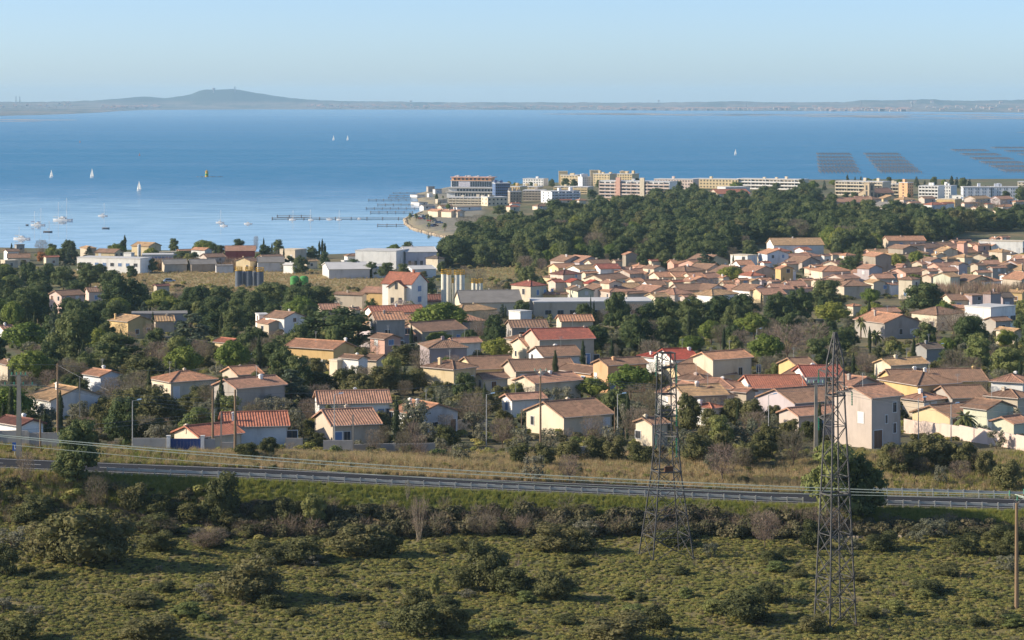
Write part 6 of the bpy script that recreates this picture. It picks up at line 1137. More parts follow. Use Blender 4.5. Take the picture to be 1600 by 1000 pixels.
# ------------------------------------------------------------------ cars by the point, promenade
def car(px, py, m, lab, rz=0.0, d=None):
    d = d or hit(px, py, 0, 900); x = pos(px, d); g = empty('parked_car', (x, d, g1(x, d)), rz); tag(g, lab, 'car', 'cars parked on the point')
    MB().add([(-2.1, -.85, .3), (2.1, -.85, .3), (2.1, .85, .3), (-2.1, .85, .3), (-2.1, -.85, .85), (2.05, -.85, .75), (2.05, .85, .75), (-2.1, .85, .85)], [(3, 2, 1, 0), (4, 5, 6, 7), (0, 1, 5, 4), (1, 2, 6, 5), (2, 3, 7, 6), (3, 0, 4, 7)]).build('body', m, g)
    MB().add([(-1.7, -.78, .86), (1.1, -.78, .82), (1.1, .78, .82), (-1.7, .78, .86), (-1.3, -.65, 1.42), (.4, -.65, 1.42), (.4, .65, 1.42), (-1.3, .65, 1.42)], [(4, 5, 6, 7), (0, 1, 5, 4), (1, 2, 6, 5), (2, 3, 7, 6), (3, 0, 4, 7)]).build('cabin', GLASS, g)
    for wx in (-1.3, 1.3):
        for wy in (-.86, .86): MB().bar((wx, wy - .09, .32), (wx, wy + .09, .32), .33, .33, 10).build('wheel', TYRE, g)
CARS = [(646, 339.5), (651, 340.5), (655, 341.5), (659, 342.5), (663, 341), (667, 343), (671, 342), (676, 343.5), (673, 346), (680, 347), (686, 349), (660, 339), (668, 339.5), (679, 353.5), (738, 357), (673, 354.5)]
cp = [HULLW, STEEL, surf('dark_car_paint', (.03, .035, .045), .1, 1, .3), surf('blue_car_paint', lin((50, 80, 130)), .1, 1, .3), surf('red_car_paint', lin((150, 40, 36)), .1, 1, .3)]
cn = ['white', 'silver', 'black', 'blue', 'red']
for i, (a, b) in enumerate(CARS):
    k = (i * 7 + 3) % 5; car(a, b, cp[k], None, R.uniform(-.6, .9)); NAMELESS.append((COL.objects['parked_car' + (f'.{i:03d}' if i else '')], f'{cn[k]} parked car', 'parked cars on the point', a, b, 1500))
car(265, 441, surf('pale_blue_paint', lin((150, 176, 206)), .1, 1, .4), 'pale blue car behind the low dark red roof at the edge of the dry field', .3)
MARKS.append(('sandy point', 650, 350, 1420))
def promenade():
    mb = MB(); rr = random.Random(3)
    for a, b in zip(SHORE[11:17], SHORE[12:18]):
        L = math.hypot(b[0] - a[0], b[1] - a[1])
        for k in range(int(L / .9)):
            t = k * .9 / L; r = rr.uniform(.4, .95); x = a[0] + (b[0] - a[0]) * t + rr.uniform(-.6, .6); y = a[1] + (b[1] - a[1]) * t + rr.uniform(-.8, .8)
            mb.lathe([(r * .8, -.4), (r, .2), (r * .5, .55 + rr.uniform(0, .4))], 6, (x, y))
    tag(mb.build('shore_rocks', STONE), 'pale boulders piled along the edge of the sandy point', 'rocks', kind='stuff')
promenade()

# ------------------------------------------------------------------ plants: one crown and one trunk mesh per kind and variant, copied as objects
LEAF = dict(
    stone=leaf('umbrella_pine_needles', (0.154, 0.211, 0.039), (0.270, 0.307, 0.072), .35), aleppo=leaf('dark_pine_needles', (.078, .116, .042), (.150, .180, .066), .55),
    oak=leaf('holm_oak_leaves', (.104, .116, .042), (.205, .198, .078), .5), olive=leaf('olive_leaves', (0.169, 0.176, 0.110), (0.272, 0.265, 0.176), .35), cypress=leaf('cypress_leaves', (0.042, 0.064, 0.028), (0.073, 0.095, 0.042), .3),
    cedar=leaf('cedar_needles', (0.071, 0.104, 0.064), (0.126, 0.155, 0.094), .35), twig=leaf('bare_twigs', (.200, .158, .108), (.290, .240, .170), .45), blossom=leaf('pale_blossom', (.42, .34, .30), (.60, .50, .44), .1),
    palm=leaf('palm_fronds', (0.133, 0.161, 0.056), (0.231, 0.231, 0.091), .3), scrub=leaf('low_scrub_leaves', (.305, .312, .088), (.485, .462, .155), .5, .42), dry=leaf('dry_grass', (.35, .285, .135), (.53, .43, .22), .4),
    grass=leaf('fresh_grass', (.200, .240, .050), (.330, .340, .085), .4), bramble=leaf('bramble_leaves', (.112, .120, .056), (.205, .180, .094), .6), autumn=leaf('autumn_leaves', (.42, .22, .06), (.52, .30, .09), .2), light=leaf('light_pine_needles', (0.172, 0.208, 0.064), (0.264, 0.286, 0.100), .25))
def leaf_mesh(name, mat, P, Nn, size, aspect=1.0, up=0.0, core=()):
    """n small leaf faces at points P facing Nn; core: dark inner masses of the crown, of the same foliage"""
    n = len(P); Nn = Nn / np.maximum(np.linalg.norm(Nn, axis=1, keepdims=True), 1e-6)
    ref = NR.normal(size=(n, 3)); ref[:, 2] += up
    a = np.cross(Nn, ref); a /= np.maximum(np.linalg.norm(a, axis=1, keepdims=True), 1e-6); b = np.cross(Nn, a)
    s = (size * NR.uniform(.55, 1.35, (n, 1)))
    V = np.stack([P - a * s * aspect, P - b * s * .75 + Nn * s * .25, P + a * s * aspect, P + b * s * .75 + Nn * s * .25], 1).reshape(-1, 3)
    V = V.tolist(); Fc = (np.arange(n)[:, None] * 4 + np.arange(4)[None]).tolist()
    for (cx, cy, cz, rx, ry, rz_) in core:
        o = len(V); R_, S_ = 5, 8
        V += [(cx, cy, cz + rz_)]
        for i in range(1, R_):
            for j in range(S_):
                ph = math.pi * i / R_; th = 2 * math.pi * j / S_; q = .8 + .3 * NR.rand(); V.append((cx + rx * q * math.sin(ph) * math.cos(th), cy + ry * q * math.sin(ph) * math.sin(th), cz + rz_ * q * math.cos(ph)))
        V += [(cx, cy, cz - rz_)]; last = len(V) - 1
        Fc += [(o, o + 1 + j, o + 1 + (j + 1) % S_) for j in range(S_)]
        for i in range(R_ - 2):
            Fc += [(o + 1 + i * S_ + j, o + 1 + (i + 1) * S_ + j, o + 1 + (i + 1) * S_ + (j + 1) % S_, o + 1 + i * S_ + (j + 1) % S_) for j in range(S_)]
        Fc += [(last, o + 1 + (R_ - 2) * S_ + (j + 1) % S_, o + 1 + (R_ - 2) * S_ + j) for j in range(S_)]
    me = bpy.data.meshes.new(name); me.from_pydata(V, [], Fc); me.materials.append(mat); return me
def lobed(lobes, n, size, name, mat, low=-.35, aspect=1.0, corek=.70):
    """leaves over the outer shells of many lobes, so that the crown is clumpy with gaps between"""
    L = np.array(lobes); w = (L[:, 3] * L[:, 4] + L[:, 3] * L[:, 5]); w /= w.sum()
    k = NR.choice(len(L), size=int(n * 1.5), p=w); dv = NR.normal(size=(len(k), 3)); dv /= np.linalg.norm(dv, axis=1, keepdims=True)
    dv[:, 2] = np.where(dv[:, 2] < low, -dv[:, 2], dv[:, 2]); r = NR.uniform(.80, 1.08, (len(k), 1))
    P = L[k, :3] + dv * L[k, 3:] * r
    keep = np.ones(len(P), bool)
    for l in L:
        q = (((P - l[:3]) / (l[3:] * .78)) ** 2).sum(1); keep &= q > 1
    P = P[keep][:n]; D = dv[keep][:n] + NR.normal(size=(len(P), 3)) * .42; D[:, 2] += .18
    return leaf_mesh(name, mat, P, D, size, aspect, core=[(l[0], l[1], l[2], l[3] * corek, l[4] * corek, l[5] * corek) for l in lobes])
def trunk_mesh(name, segs, m=None):
    b = MB()
    for p, q, r0, r1 in segs: b.bar(p, q, r0, r1, 6)
    return b.mesh(name, m or BARK)
U = NR.uniform
KIND = {}
def add_kind(k, crown, trunk): KIND.setdefault(k, []).append((crown, trunk))
for v in range(3):      # all kinds: height 1, crown width 1
    lb = []
    for i in range(34):
        r = .40 * math.sqrt(U()); t = U(0, 6.28); q = r / .5; s = U(.10, .155); lb.append((r * math.cos(t), r * math.sin(t), .84 - .42 * q * q + U(-.10, .03), s, s, s * 1.25))
    lb.append((0, 0, .50, .41, .41, .36))
    cr = lobed(lb, 2300, .027, 'umbrella_crown', LEAF['stone'], -.4)
    add_kind('stone', cr, trunk_mesh('pine_trunk', [((0, 0, -.05), (.01, 0, .45), .028, .022)] + [((.01, 0, .42), (.3 * math.cos(a), .3 * math.sin(a), .74), .016, .007) for a in (0, 1.3, 2.6, 3.8, 5.1)]))
for v in range(5):
    lb = []
    for i in range(34):
        z = U(.10, .90); wd = .40 * (1 - ((z - .42) / .62) ** 2) + .03; r = wd * math.sqrt(U(.15, 1)); t = U(0, 6.28); s = U(.10, .175); lb.append((r * math.cos(t), r * math.sin(t), z, s * 1.1, s * 1.1, s * .78))
    lb += [(U(-.06, .06), U(-.06, .06), .9, .11, .11, .09), (U(-.05, .05), U(-.05, .05), .42, .32, .32, .30), (U(-.05, .05), U(-.05, .05), .66, .22, .22, .22)]
    add_kind('aleppo', lobed(lb, 2200, .027, 'pine_crown', LEAF['aleppo'], -.6), trunk_mesh('pine_trunk', [((0, 0, -.05), (.03, .01, .35), .026, .022), ((.03, .01, .35), (0, 0, .8), .022, .008)] + [((.02, 0, .3 + .08 * i), (.32 * math.cos(2.1 * i), .32 * math.sin(2.1 * i), .42 + .09 * i), .011, .004) for i in range(5)]))
    if v < 2: add_kind('light', lobed(lb, 2000, .029, 'light_pine_crown', LEAF['light'], -.6), KIND['aleppo'][-1][1])
for v in range(4):
    lb = []
    for i in range(22):
        z = U(.10, .80); wd = .42 * math.sqrt(max(.05, 1 - (z / .95) ** 2)); r = wd * math.sqrt(U(.1, 1)); t = U(0, 6.28); s = U(.10, .18); lb.append((r * math.cos(t), r * math.sin(t), z, s, s, s * .95))
    lb.append((U(-.04, .04), U(-.04, .04), .36, .36, .36, .38))
    add_kind('oak', lobed(lb, 2000, .028, 'oak_crown', LEAF['oak'], -.7), trunk_mesh('oak_trunk', [((0, 0, -.1), (0, 0, .4), .03, .02), ((0, 0, .1), (.15, .05, .5), .02, .01), ((0, 0, .1), (-.15, -.05, .5), .02, .01)]))
for v in range(3):
    lb = []
    for i in range(24):
        z = U(.16, .86); wd = .40 * math.sqrt(max(.05, 1 - ((z - .48) / .52) ** 2)); r = wd * math.sqrt(U(.1, 1)); t = U(0, 6.28); s = U(.09, .15); lb.append((r * math.cos(t), r * math.sin(t), z, s, s, s))
    add_kind('olive', lobed(lb, 1200, .028, 'olive_crown', LEAF['olive'], -.8, .9, .5), trunk_mesh('olive_trunk', [((0, 0, -.08), (.02, 0, .28), .035, .026)] + [((.02, 0, .25), (.25 * math.cos(a), .25 * math.sin(a), .6), .018, .007) for a in (.4, 2.2, 4.4)]))
for v in range(2):
    lb = [(U(-.08, .08), U(-.08, .08), z, .43 * math.sin(math.pi * min(1, (z + .06) / 1.1)) ** .7 * U(.85, 1.1), .43 * math.sin(math.pi * min(1, (z + .06) / 1.1)) ** .7, .09) for z in np.linspace(.06, .96, 16)]
    add_kind('cypress', lobed(lb, 900, .045, 'cypress_crown', LEAF['cypress'], -1, .6, .85), trunk_mesh('cypress_trunk', [((0, 0, -.05), (0, 0, .3), .06, .04)]))
for v in range(2):
    lb = []
    for i in range(26):
        z = .12 + .85 * i / 26; wd = .48 * (1 - z) ** .8 + .03
        for j in range(2): t = U(0, 6.28); r = wd * U(.4, .95); s = .05 + .10 * (1 - z); lb.append((r * math.cos(t), r * math.sin(t), z - r * .12, s * 1.25, s * 1.25, s * .5))
    add_kind('cedar', lobed(lb, 1700, .028, 'cedar_crown', LEAF['cedar'], -.6), trunk_mesh('cedar_trunk', [((0, 0, -.05), (0, 0, .95), .03, .006)]))
def twigs(n, z0, z1, wide, ln, up, th):
    P = []; D = []
    for i in range(n):
        z = U(z0, z1); k = (z - z0) / (z1 - z0); wd = wide * math.sqrt(max(.03, 1 - ((k - .55) / .62) ** 2)); r = wd * U() ** .45; t = U(0, 6.28); p = Vector((r * math.cos(t), r * math.sin(t), z)); d = (Vector((p.x * 1.3, p.y * 1.3, up)) + Vector(NR.normal(size=3)) * .35).normalized()
        P.append(p); D.append(d)
    V = []; Fc = []
    for p, d in zip(P, D):
        l = ln * U(.5, 1.4); s = d.cross(Vector(NR.normal(size=3))).normalized() * th * U(.6, 1.4); o = len(V); e = p + d * l; V += [tuple(p - s), tuple(p + s), tuple(e + s * .3), tuple(e - s * .3)]; Fc.append((o, o + 1, o + 2, o + 3))
    return V, Fc
def twig_mesh(name, args, m):
    V, Fc = twigs(*args); me = bpy.data.meshes.new(name); me.from_pydata(V, [], Fc); me.materials.append(m); return me
for v in range(3):
    add_kind('bare', twig_mesh('twigs', (1500, .22, .96, .44, .10, .5, .0042), LEAF['twig']), trunk_mesh('bare_trunk', [((0, 0, -.05), (0, 0, .25), .022, .018)] + [((0, 0, .18), (.30 * math.cos(a), .30 * math.sin(a), .78), .012, .003) for a in np.arange(0, 6.2, .7)] + [((0, 0, .22), (.08, .03, .9), .013, .003)]))
add_kind('whip', twig_mesh('twigs', (420, .2, .95, .34, .16, 1.6, .0035), LEAF['twig']), trunk_mesh('stems', [((.04 * math.cos(a * 2), .04 * math.sin(a), -.05), (.30 * math.cos(a), .30 * math.sin(a), .95), .008, .002) for a in np.arange(0, 6.2, .55)], surf('pale_stem', lin((176, 160, 136)), .15, 4, .9)))
add_kind('blossom', leaf_mesh('blossom_crown', LEAF['blossom'], (lambda p: p * np.array([.46, .46, .36]) * (U(.35, 1, (len(p), 1)) ** .5) / np.linalg.norm(p, axis=1, keepdims=True) + np.array([0, 0, .6]))(NR.normal(size=(1400, 3))), NR.normal(size=(1400, 3)), .022), KIND['bare'][0][1])
for v in range(2):
    lb = []
    for i in range(14): z = U(.2, .8); r = .3 * U(); t = U(0, 6.28); s = U(.14, .22); lb.append((r * math.cos(t), r * math.sin(t), z, s, s, s))
    add_kind('autumn', lobed(lb, 700, .04, 'autumn_crown', LEAF['autumn'], -1), trunk_mesh('oak_trunk', [((0, 0, -.1), (0, 0, .4), .03, .02)]))
for v in range(2):
    V = []; Fc = []
    for i in range(34):
        t = 2.4 * i + U(-.2, .2); el = U(-.3, 1.25); dx, dy = math.cos(t), math.sin(t); prev = None; ln = .5 * U(.85, 1.1)
        for k in range(7):
            q = k / 6; r = ln * math.cos(el) * q * (1 - .12 * q); z = .55 + ln * (math.sin(el) * q - .75 * q * q * (1 - .3 * math.sin(el))); w = .055 * math.sin(math.pi * (.12 + .86 * q)) + .004
            c = (r * dx, r * dy, z); o = len(V); V += [(c[0] - dy * w, c[1] + dx * w, z - w * .45), c, (c[0] + dy * w, c[1] - dx * w, z - w * .45)]
            if prev is not None: Fc += [(prev, prev + 1, o + 1, o), (prev + 1, prev + 2, o + 2, o + 1)]
            prev = o
    me = bpy.data.meshes.new('palm_fronds'); me.from_pydata(V, [], Fc); me.materials.append(LEAF['palm']); add_kind('palm', me, trunk_mesh('palm_trunk', [((0, 0, -.05), (0, 0, .3), .055, .05), ((0, 0, .3), (0, 0, .58), .05, .07)]))
WORD = dict(stone=('umbrella_pine', 'umbrella pine', 'domed green umbrella pine', 'umbrella pines'), aleppo=('pine_tree', 'pine tree', 'dark bushy pine', 'dark bushy pines'), light=('light_pine', 'pine tree', 'light green ragged pine', 'light green pines'), oak=('holm_oak', 'oak', 'rounded grey green holm oak', 'holm oaks'), olive=('olive_tree', 'olive tree', 'silvery olive tree', 'olive trees'),
            cypress=('cypress', 'cypress', 'slim dark cypress', 'cypresses'), cedar=('cedar_tree', 'cedar', 'dark layered cedar', 'dark cedars'), bare=('bare_tree', 'bare tree', 'bare brown twiggy tree', 'bare trees'), whip=('bare_shrub', 'shrub', 'bare shrub of pale upright stems', 'bare shrubs'), blossom=('blossoming_tree', 'tree', 'pale blossoming tree', 'blossoming trees'), autumn=('autumn_shrub', 'shrub', 'orange autumn shrub', 'autumn shrubs'), palm=('palm_tree', 'palm', 'feathery palm tree', 'palms'))
TREES = []; KEEP = []
def tree(k, px, ytop, ybase, wpx, lab=None, d=None, start=312, parts=True, wood=None, keep=False):
    global KEEP
    d = d or hit(px, ybase, 0, start); s = d / F; x = pos(px, d); z = g1(x, d); h = max(.8, H - (ytop - HY) * s - z); w = wpx * s
    vs = KIND[k]; cr, tk = vs[R.randrange(len(vs))]; nm, cat, desc, pl = WORD[k]
    g = empty(nm, (x, d, z), R.uniform(0, 6.28)); g.scale = (w, w, h)
    obj('crown' if k not in ('bare', 'whip') else 'twigs', cr, g); obj('trunk' if k != 'whip' else 'stems', tk, g)
    if h > w * 3.2 and k not in ('cypress', 'whip'): g.scale = (w, w, w * 3.2)
    TREES.append((px, ytop, wpx, d, x, w))
    if keep: KEEP.append((px - wpx / 2, ytop, px + wpx / 2, ytop + (ybase - ytop) * .75, d))
    if lab: tag(g, lab, cat)
    elif wood: tag(g, wood, cat)
    else:
        tag(g, None, cat); NAMELESS.append((g, desc, pl, px, ybase, d))
    g['group'] = {'cypress': 'cypresses of the village', 'palm': 'palms of the village'}.get(k, pl + ' among the houses') if not wood else pl + ' of the wood on the spit'
    return g
EXPL = dict(
 stone=[(258, 463, 492, 80, 'bright domed umbrella pine above the long grey flat building'), (40, 503, 556, 82), (48, 547, 604, 78), (362, 532, 588, 62), (319, 375, 404, 44, 'dark domed pine standing behind the white house at the shore'), (690, 472, 526, 98, 'broad umbrella pine in front of the tall cream silos'), (778, 528, 568, 56), (687, 518, 544, 48),
   (1178, 489, 530, 62), (1080, 524, 556, 50, 'dense dome shaped pine behind the bright red roof'), (985, 570, 624, 82), (925, 589, 628, 58), (1142, 416, 443, 48), (1300, 472, 512, 66), (1480, 527, 556, 34), (1402, 396, 424, 32), (1432, 392, 420, 29), (1572, 515, 548, 40), (815, 560, 580, 26), (880, 470, 495, 30), (20, 470, 520, 40), (155, 512, 560, 44), (1475, 470, 500, 30), (640, 470, 492, 24)],
 aleppo=[(190, 427, 495, 78, 'big ragged pine left of the bright umbrella pine'), (36, 452, 515, 74), (112, 489, 570, 74), (178, 519, 578, 92), (390, 508, 566, 54), (525, 478, 548, 120, 'biggest dark pine, spreading above the deep yellow house'), (530, 455, 486, 54), (425, 440, 480, 64), (466, 438, 486, 62), (500, 446, 484, 50), (410, 462, 500, 60), (962, 456, 526, 44, 'tall conical pine rising above the long workshop'),
   (1040, 464, 524, 62), (1085, 460, 522, 60), (1122, 462, 518, 58), (1012, 474, 526, 50), (1160, 458, 505, 52), (985, 500, 545, 40), (1292, 437, 486, 62, 'round dark pine below the big striped brown roof'), (1443, 441, 496, 70, 'dark spreading pine below the square cream tower house'), (434, 374, 400, 20), (488, 384, 404, 24), (272, 372, 397, 18), (1215, 455, 510, 50), (1250, 448, 500, 50),
   (20, 432, 466, 46), (130, 410, 436, 26), (158, 412, 438, 24), (205, 415, 436, 20), (238, 404, 426, 18), (62, 420, 462, 44), (100, 416, 458, 46), (142, 412, 450, 44), (172, 422, 454, 40), (55, 446, 484, 48), (10, 415, 450, 40), (120, 438, 470, 40), (150, 470, 505, 46), (110, 465, 500, 44), (215, 458, 490, 34), (300, 448, 484, 44), (345, 446, 482, 44), (335, 462, 500, 50), (378, 452, 490, 44), (290, 470, 505, 40), (380, 478, 515, 44), (330, 488, 530, 44), (420, 535, 580, 60), (445, 520, 560, 50), (75, 560, 600, 60), (1480, 545, 580, 34), (1330, 400, 430, 40), (470, 398, 428, 26), (552, 404, 432, 30), (578, 408, 434, 30), (604, 410, 436, 28), (630, 412, 438, 24), (508, 392, 416, 16), (655, 428, 448, 28), (664, 452, 470, 20), (432, 404, 420, 24), (455, 408, 424, 18), (285, 392, 412, 34), (262, 394, 410, 20), (405, 396, 412, 20), (690, 408, 428, 16), (1035, 395, 420, 30), (1060, 398, 424, 26)],
 light=[(520, 512, 560, 30), (1530, 528, 580, 54, 'light green pine left of its larger neighbour at the right'), (1572, 542, 594, 64, 'largest light green pine at the right edge'), (683, 565, 606, 28, 'small light green conifer in front of the hipped house with the arched window'), (610, 556, 602, 44)],
 oak=[(228, 552, 604, 92), (190, 606, 664, 70), (228, 600, 668, 84), (262, 612, 668, 62), (300, 618, 650, 50), (630, 534, 570, 60), (600, 566, 618, 70), (645, 574, 616, 60), (560, 580, 622, 60), (440, 572, 622, 70), (400, 580, 615, 40), (512, 632, 665, 30), (590, 640, 692, 56), (1076, 606, 676, 52, 'dark glossy tree right of the left lattice pylon'), (1145, 618, 664, 52), (1176, 621, 668, 48), (1110, 634, 680, 44),
   (1420, 682, 735, 66), (1462, 676, 730, 70), (1505, 684, 735, 60), (1395, 690, 740, 54), (1575, 716, 768, 60), (1540, 700, 745, 40), (1470, 640, 668, 30, 'neat round bush beside the palm'), (930, 678, 720, 50), (890, 684, 722, 54), (960, 680, 722, 50), (1000, 690, 726, 54), (1090, 676, 722, 60), (1125, 668, 716, 50), (1190, 672, 720, 56), (1165, 690, 730, 50), (1230, 650, 700, 56), (1200, 660, 700, 40), (1262, 655, 690, 36), (850, 690, 730, 44), (812, 690, 728, 40), (705, 640, 670, 34), (420, 680, 712, 40), (385, 690, 716, 44), (1400, 625, 655, 34), (1450, 580, 600, 30), (1330, 570, 596, 34), (1040, 630, 668, 30), (1220, 590, 622, 34), (1245, 605, 640, 44), (1210, 630, 660, 36)],
 olive=[(463, 630, 690, 44), (645, 618, 690, 78, 'big silvery olive in front of the wide shaded end wall'), (680, 616, 650, 36), (978, 624, 684, 40), (832, 709, 757, 44, 'round olive alone in the dry grass by the road'), (1343, 640, 694, 58, 'big olive in front of the tall pinkish house'), (860, 668, 700, 36), (740, 640, 676, 40), (1280, 630, 660, 30), (720, 690, 722, 36), (690, 682, 712, 26), (1470, 725, 756, 28), (585, 625, 655, 40), (1115, 705, 740, 34)],
 cypress=[(643, 509, 568, 9), (620, 500, 530, 11), (604, 494, 518, 6), (499, 377, 402, 5, 'left of three tall cypresses on the shore'), (503.5, 374, 402, 5.5, 'middle one of three tall cypresses on the shore'), (507.5, 380, 402, 5.5, 'right of three tall cypresses on the shore'), (412, 372, 396, 4), (425, 380, 398, 4), (954, 530, 556, 13), (1000, 525, 560, 5), (1016, 535, 560, 6), (1131, 512, 552, 7), (1194, 510, 553, 8), (1358, 469, 514, 7, 'very tall slim cypress left of the dark spreading pine'), (4, 632, 686, 9), (17, 598, 688, 13, 'tallest cypress left of the concrete pole'), (52, 655, 694, 12), (70, 641, 694, 9), (79, 660, 694, 8), (94, 612, 694, 13, 'tallest cypress right of the short wooden pole'), (44, 668, 694, 9), (1183, 584, 628, 10, 'tall cypress right of the tall cream house'), (1210, 583, 618, 8), (195, 368, 398, 7), (191, 376, 400, 14), (18, 380, 396, 4), (226, 384, 398, 5), (821, 558, 580, 5), (850, 440, 466, 3), (1414, 600, 625, 5), (1543, 600, 620, 5), (1255, 414, 430, 3), (845, 555, 575, 4), (928, 470, 500, 4), (923, 462, 500, 3), (699, 458, 480, 4), (1425, 405, 425, 4), (1547, 380, 402, 5), (1460, 370, 395, 4)],
 cedar=[(298, 487, 556, 104, 'huge dark cedar right of the concrete pole'), (455, 574, 646, 90, 'drooping blue green cedar in front of the long ribbed roof'), (112, 378, 414, 28), (139, 384, 404, 18), (1103, 392, 430, 54), (225, 470, 510, 30), (85, 470, 560, 34), (1230, 470, 510, 44), (765, 530, 555, 20), (705, 450, 480, 20), (785, 474, 500, 16)],
 bare=[(65, 375, 402, 24), (400, 369, 396, 9), (585, 671, 710, 36), (630, 674, 716, 34), (785, 654, 700, 44), (740, 622, 672, 64, 'olive brown half bare thicket beside the street lamp'), (1000, 600, 646, 60), (890, 711, 758, 40, 'bare brown tree right of the round olive'), (1128, 694, 754, 54), (1240, 674, 730, 58, 'wide bare tree left of the right lattice pylon'), (1527, 706, 738, 32), (1440, 715, 742, 30), (1230, 508, 565, 70), (1268, 504, 562, 68), (1205, 515, 560, 50), (1490, 484, 525, 56), (1455, 498, 530, 44), (1515, 490, 520, 40), (175, 590, 625, 40), (225, 650, 690, 50), (250, 655, 690, 40), (655, 680, 715, 30), (1400, 700, 742, 30), (1160, 700, 735, 36), (1500, 720, 755, 40), (750, 500, 530, 40), (765, 485, 520, 44), (1150, 440, 465, 50), (1110, 436, 466, 50), (1180, 445, 470, 40), (1060, 430, 450, 40), (885, 338, 356, 28, 'pale round bare tree standing in the wood behind the lamps'), (835, 348, 364, 26), (780, 340, 360, 30), (750, 335, 355, 30), (725, 338, 352, 30), (800, 352, 366, 24), (985, 355, 385, 44), (1000, 372, 398, 36), (970, 348, 372, 36), (1165, 368, 395, 16), (1020, 365, 395, 30), (940, 360, 380, 30), (868, 450, 470, 20), (820, 400, 425, 30), (745, 420, 450, 36), (725, 415, 440, 16), (1560, 310, 335, 34), (1530, 310, 330, 30), (1500, 520, 545, 30), (1590, 440, 470, 24), (1515, 440, 470, 24), (1020, 500, 540, 30), (1355, 555, 585, 40), (645, 660, 700, 30), (600, 665, 700, 26), (560, 660, 690, 26)],
 blossom=[(628, 467, 500, 44, 'pale pink blossoming tree behind the tall plain house'), (712, 500, 525, 34)],
 palm=[(1508, 627, 678, 56, 'big feathery palm in front of the white garden wall'), (1345, 482, 530, 26, 'tall shaggy palm left of the very tall cypress'), (1368, 506, 546, 38, 'broad pale palm below the very tall cypress'), (1413, 462, 490, 18), (1442, 470, 490, 18), (1488, 465, 486, 18), (853, 421, 438, 14), (981, 418, 440, 14), (1041, 401, 420, 14), (641, 328, 344, 11), (650, 329, 345, 11), (668, 330, 346, 12), (673, 332, 350, 10), (695, 344, 361, 13), (718, 345, 362, 13), (738, 341, 366, 11), (670, 344, 358, 9), (815, 510, 530, 18), (848, 555, 572, 16), (1252, 400, 420, 18), (1215, 430, 450, 18), (1585, 402, 425, 20), (1193, 395, 415, 12), (860, 485, 505, 16)],
 autumn=[(64, 393, 410, 17, 'orange autumn shrub beside the low house on the shore')])
for k, rows in EXPL.items():
    for r in rows: tree(k, r[0], r[1], r[2], r[3], r[4] if len(r) > 4 else None, start=312 if r[1] < 690 else 309.5, keep=k in ('stone', 'palm', 'blossom', 'light') or len(r) > 4, d=359 if (k, r[0]) == ('palm', 1508) else None)
# trees and shrubs on the near side of the road and in the scrub below it
NEARVEG = [('aleppo', 122, 655, 752, 78, 'bushy pine standing in front of the road at the left'), ('aleppo', 112, 700, 756, 66, 'lower skirt pine at the foot of the left roadside pine'), ('light', 1305, 692, 815, 100, 'large roadside pine in lighter sunlit green behind the right pylon'), ('aleppo', 1348, 706, 808, 78, 'second large roadside pine right of the right pylon'), ('oak', 349, 733, 815, 70, 'upright holm oak standing against the road bank'), ('light', 490, 770, 829, 44, 'small light green pine below the road bank'), ('bare', 40, 706, 764, 32, 'little bare tree in front of the left road end'),  # light needles put the roadside pine's sunlit left side into the colour
 ('oak', 447, 775, 826, 56, None), ('oak', 412, 784, 826, 44, None), ('whip', 654, 778, 846, 40, 'bare pale stemmed shrub in the middle of the bank'), ('bare', 1195, 800, 856, 50, None), ('bare', 150, 745, 800, 40, None), ('whip', 637, 752, 784, 16, None),
 ('oak', 125, 788, 884, 150, 'huge dark holm oak thicket at the left of the scrub'), ('oak', 180, 806, 880, 92, None), ('oak', 70, 812, 872, 90, None), ('oak', 4, 848, 898, 56, None), ('oak', 250, 828, 862, 66, None), ('oak', 390, 864, 936, 136, 'wide dark bush in the left middle of the scrub'), ('oak', 470, 834, 880, 100, None), ('oak', 420, 842, 882, 80, None), ('oak', 560, 815, 868, 104, None), ('oak', 606, 826, 866, 60, None), ('oak', 760, 842, 922, 84, None), ('oak', 800, 882, 930, 84, None), ('oak', 730, 880, 922, 60, None), ('oak', 868, 886, 936, 84, None), ('oak', 870, 818, 860, 104, None), ('oak', 905, 822, 862, 60, None), ('oak', 968, 955, 1003, 130, None), ('oak', 1025, 942, 984, 60, None), ('oak', 655, 936, 996, 96, None), ('oak', 706, 940, 992, 70, None), ('oak', 1165, 914, 972, 100, None), ('oak', 1200, 905, 940, 60, None), ('oak', 1380, 828, 862, 64, None), ('oak', 1512, 832, 866, 62, None), ('oak', 1588, 824, 868, 52, None), ('oak', 1270, 810, 858, 50, None), ('oak', 1205, 858, 880, 50, None), ('oak', 515, 884, 902, 34, None), ('oak', 30, 960, 1004, 90, None), ('oak', 240, 960, 1003, 110, None), ('light', 680, 898, 930, 18, 'small yellowish bush in the middle of the scrub'), ('light', 1072, 918, 936, 26, None), ('light', 1250, 908, 924, 30, None), ('oak', 1480, 880, 900, 60, None), ('oak', 1450, 905, 930, 40, None), ('oak', 1360, 948, 966, 40, None), ('oak', 215, 925, 945, 80, None), ('oak', 600, 905, 918, 40, None), ('oak', 690, 848, 862, 50, None), ('oak', 1560, 846, 868, 50, None), ('oak', 1450, 905, 926, 70, None), ('oak', 330, 830, 856, 60, None), ('oak', 60, 770, 800, 60, None), ('oak', 210, 752, 800, 60, None), ('oak', 250, 770, 806, 50, None), ('light', 1530, 920, 935, 30, None), ('olive', 1110, 846, 872, 34, None), ('oak', 550, 925, 938, 50, None), ('oak', 460, 948, 962, 40, None)]
rb_ = random.Random(21)
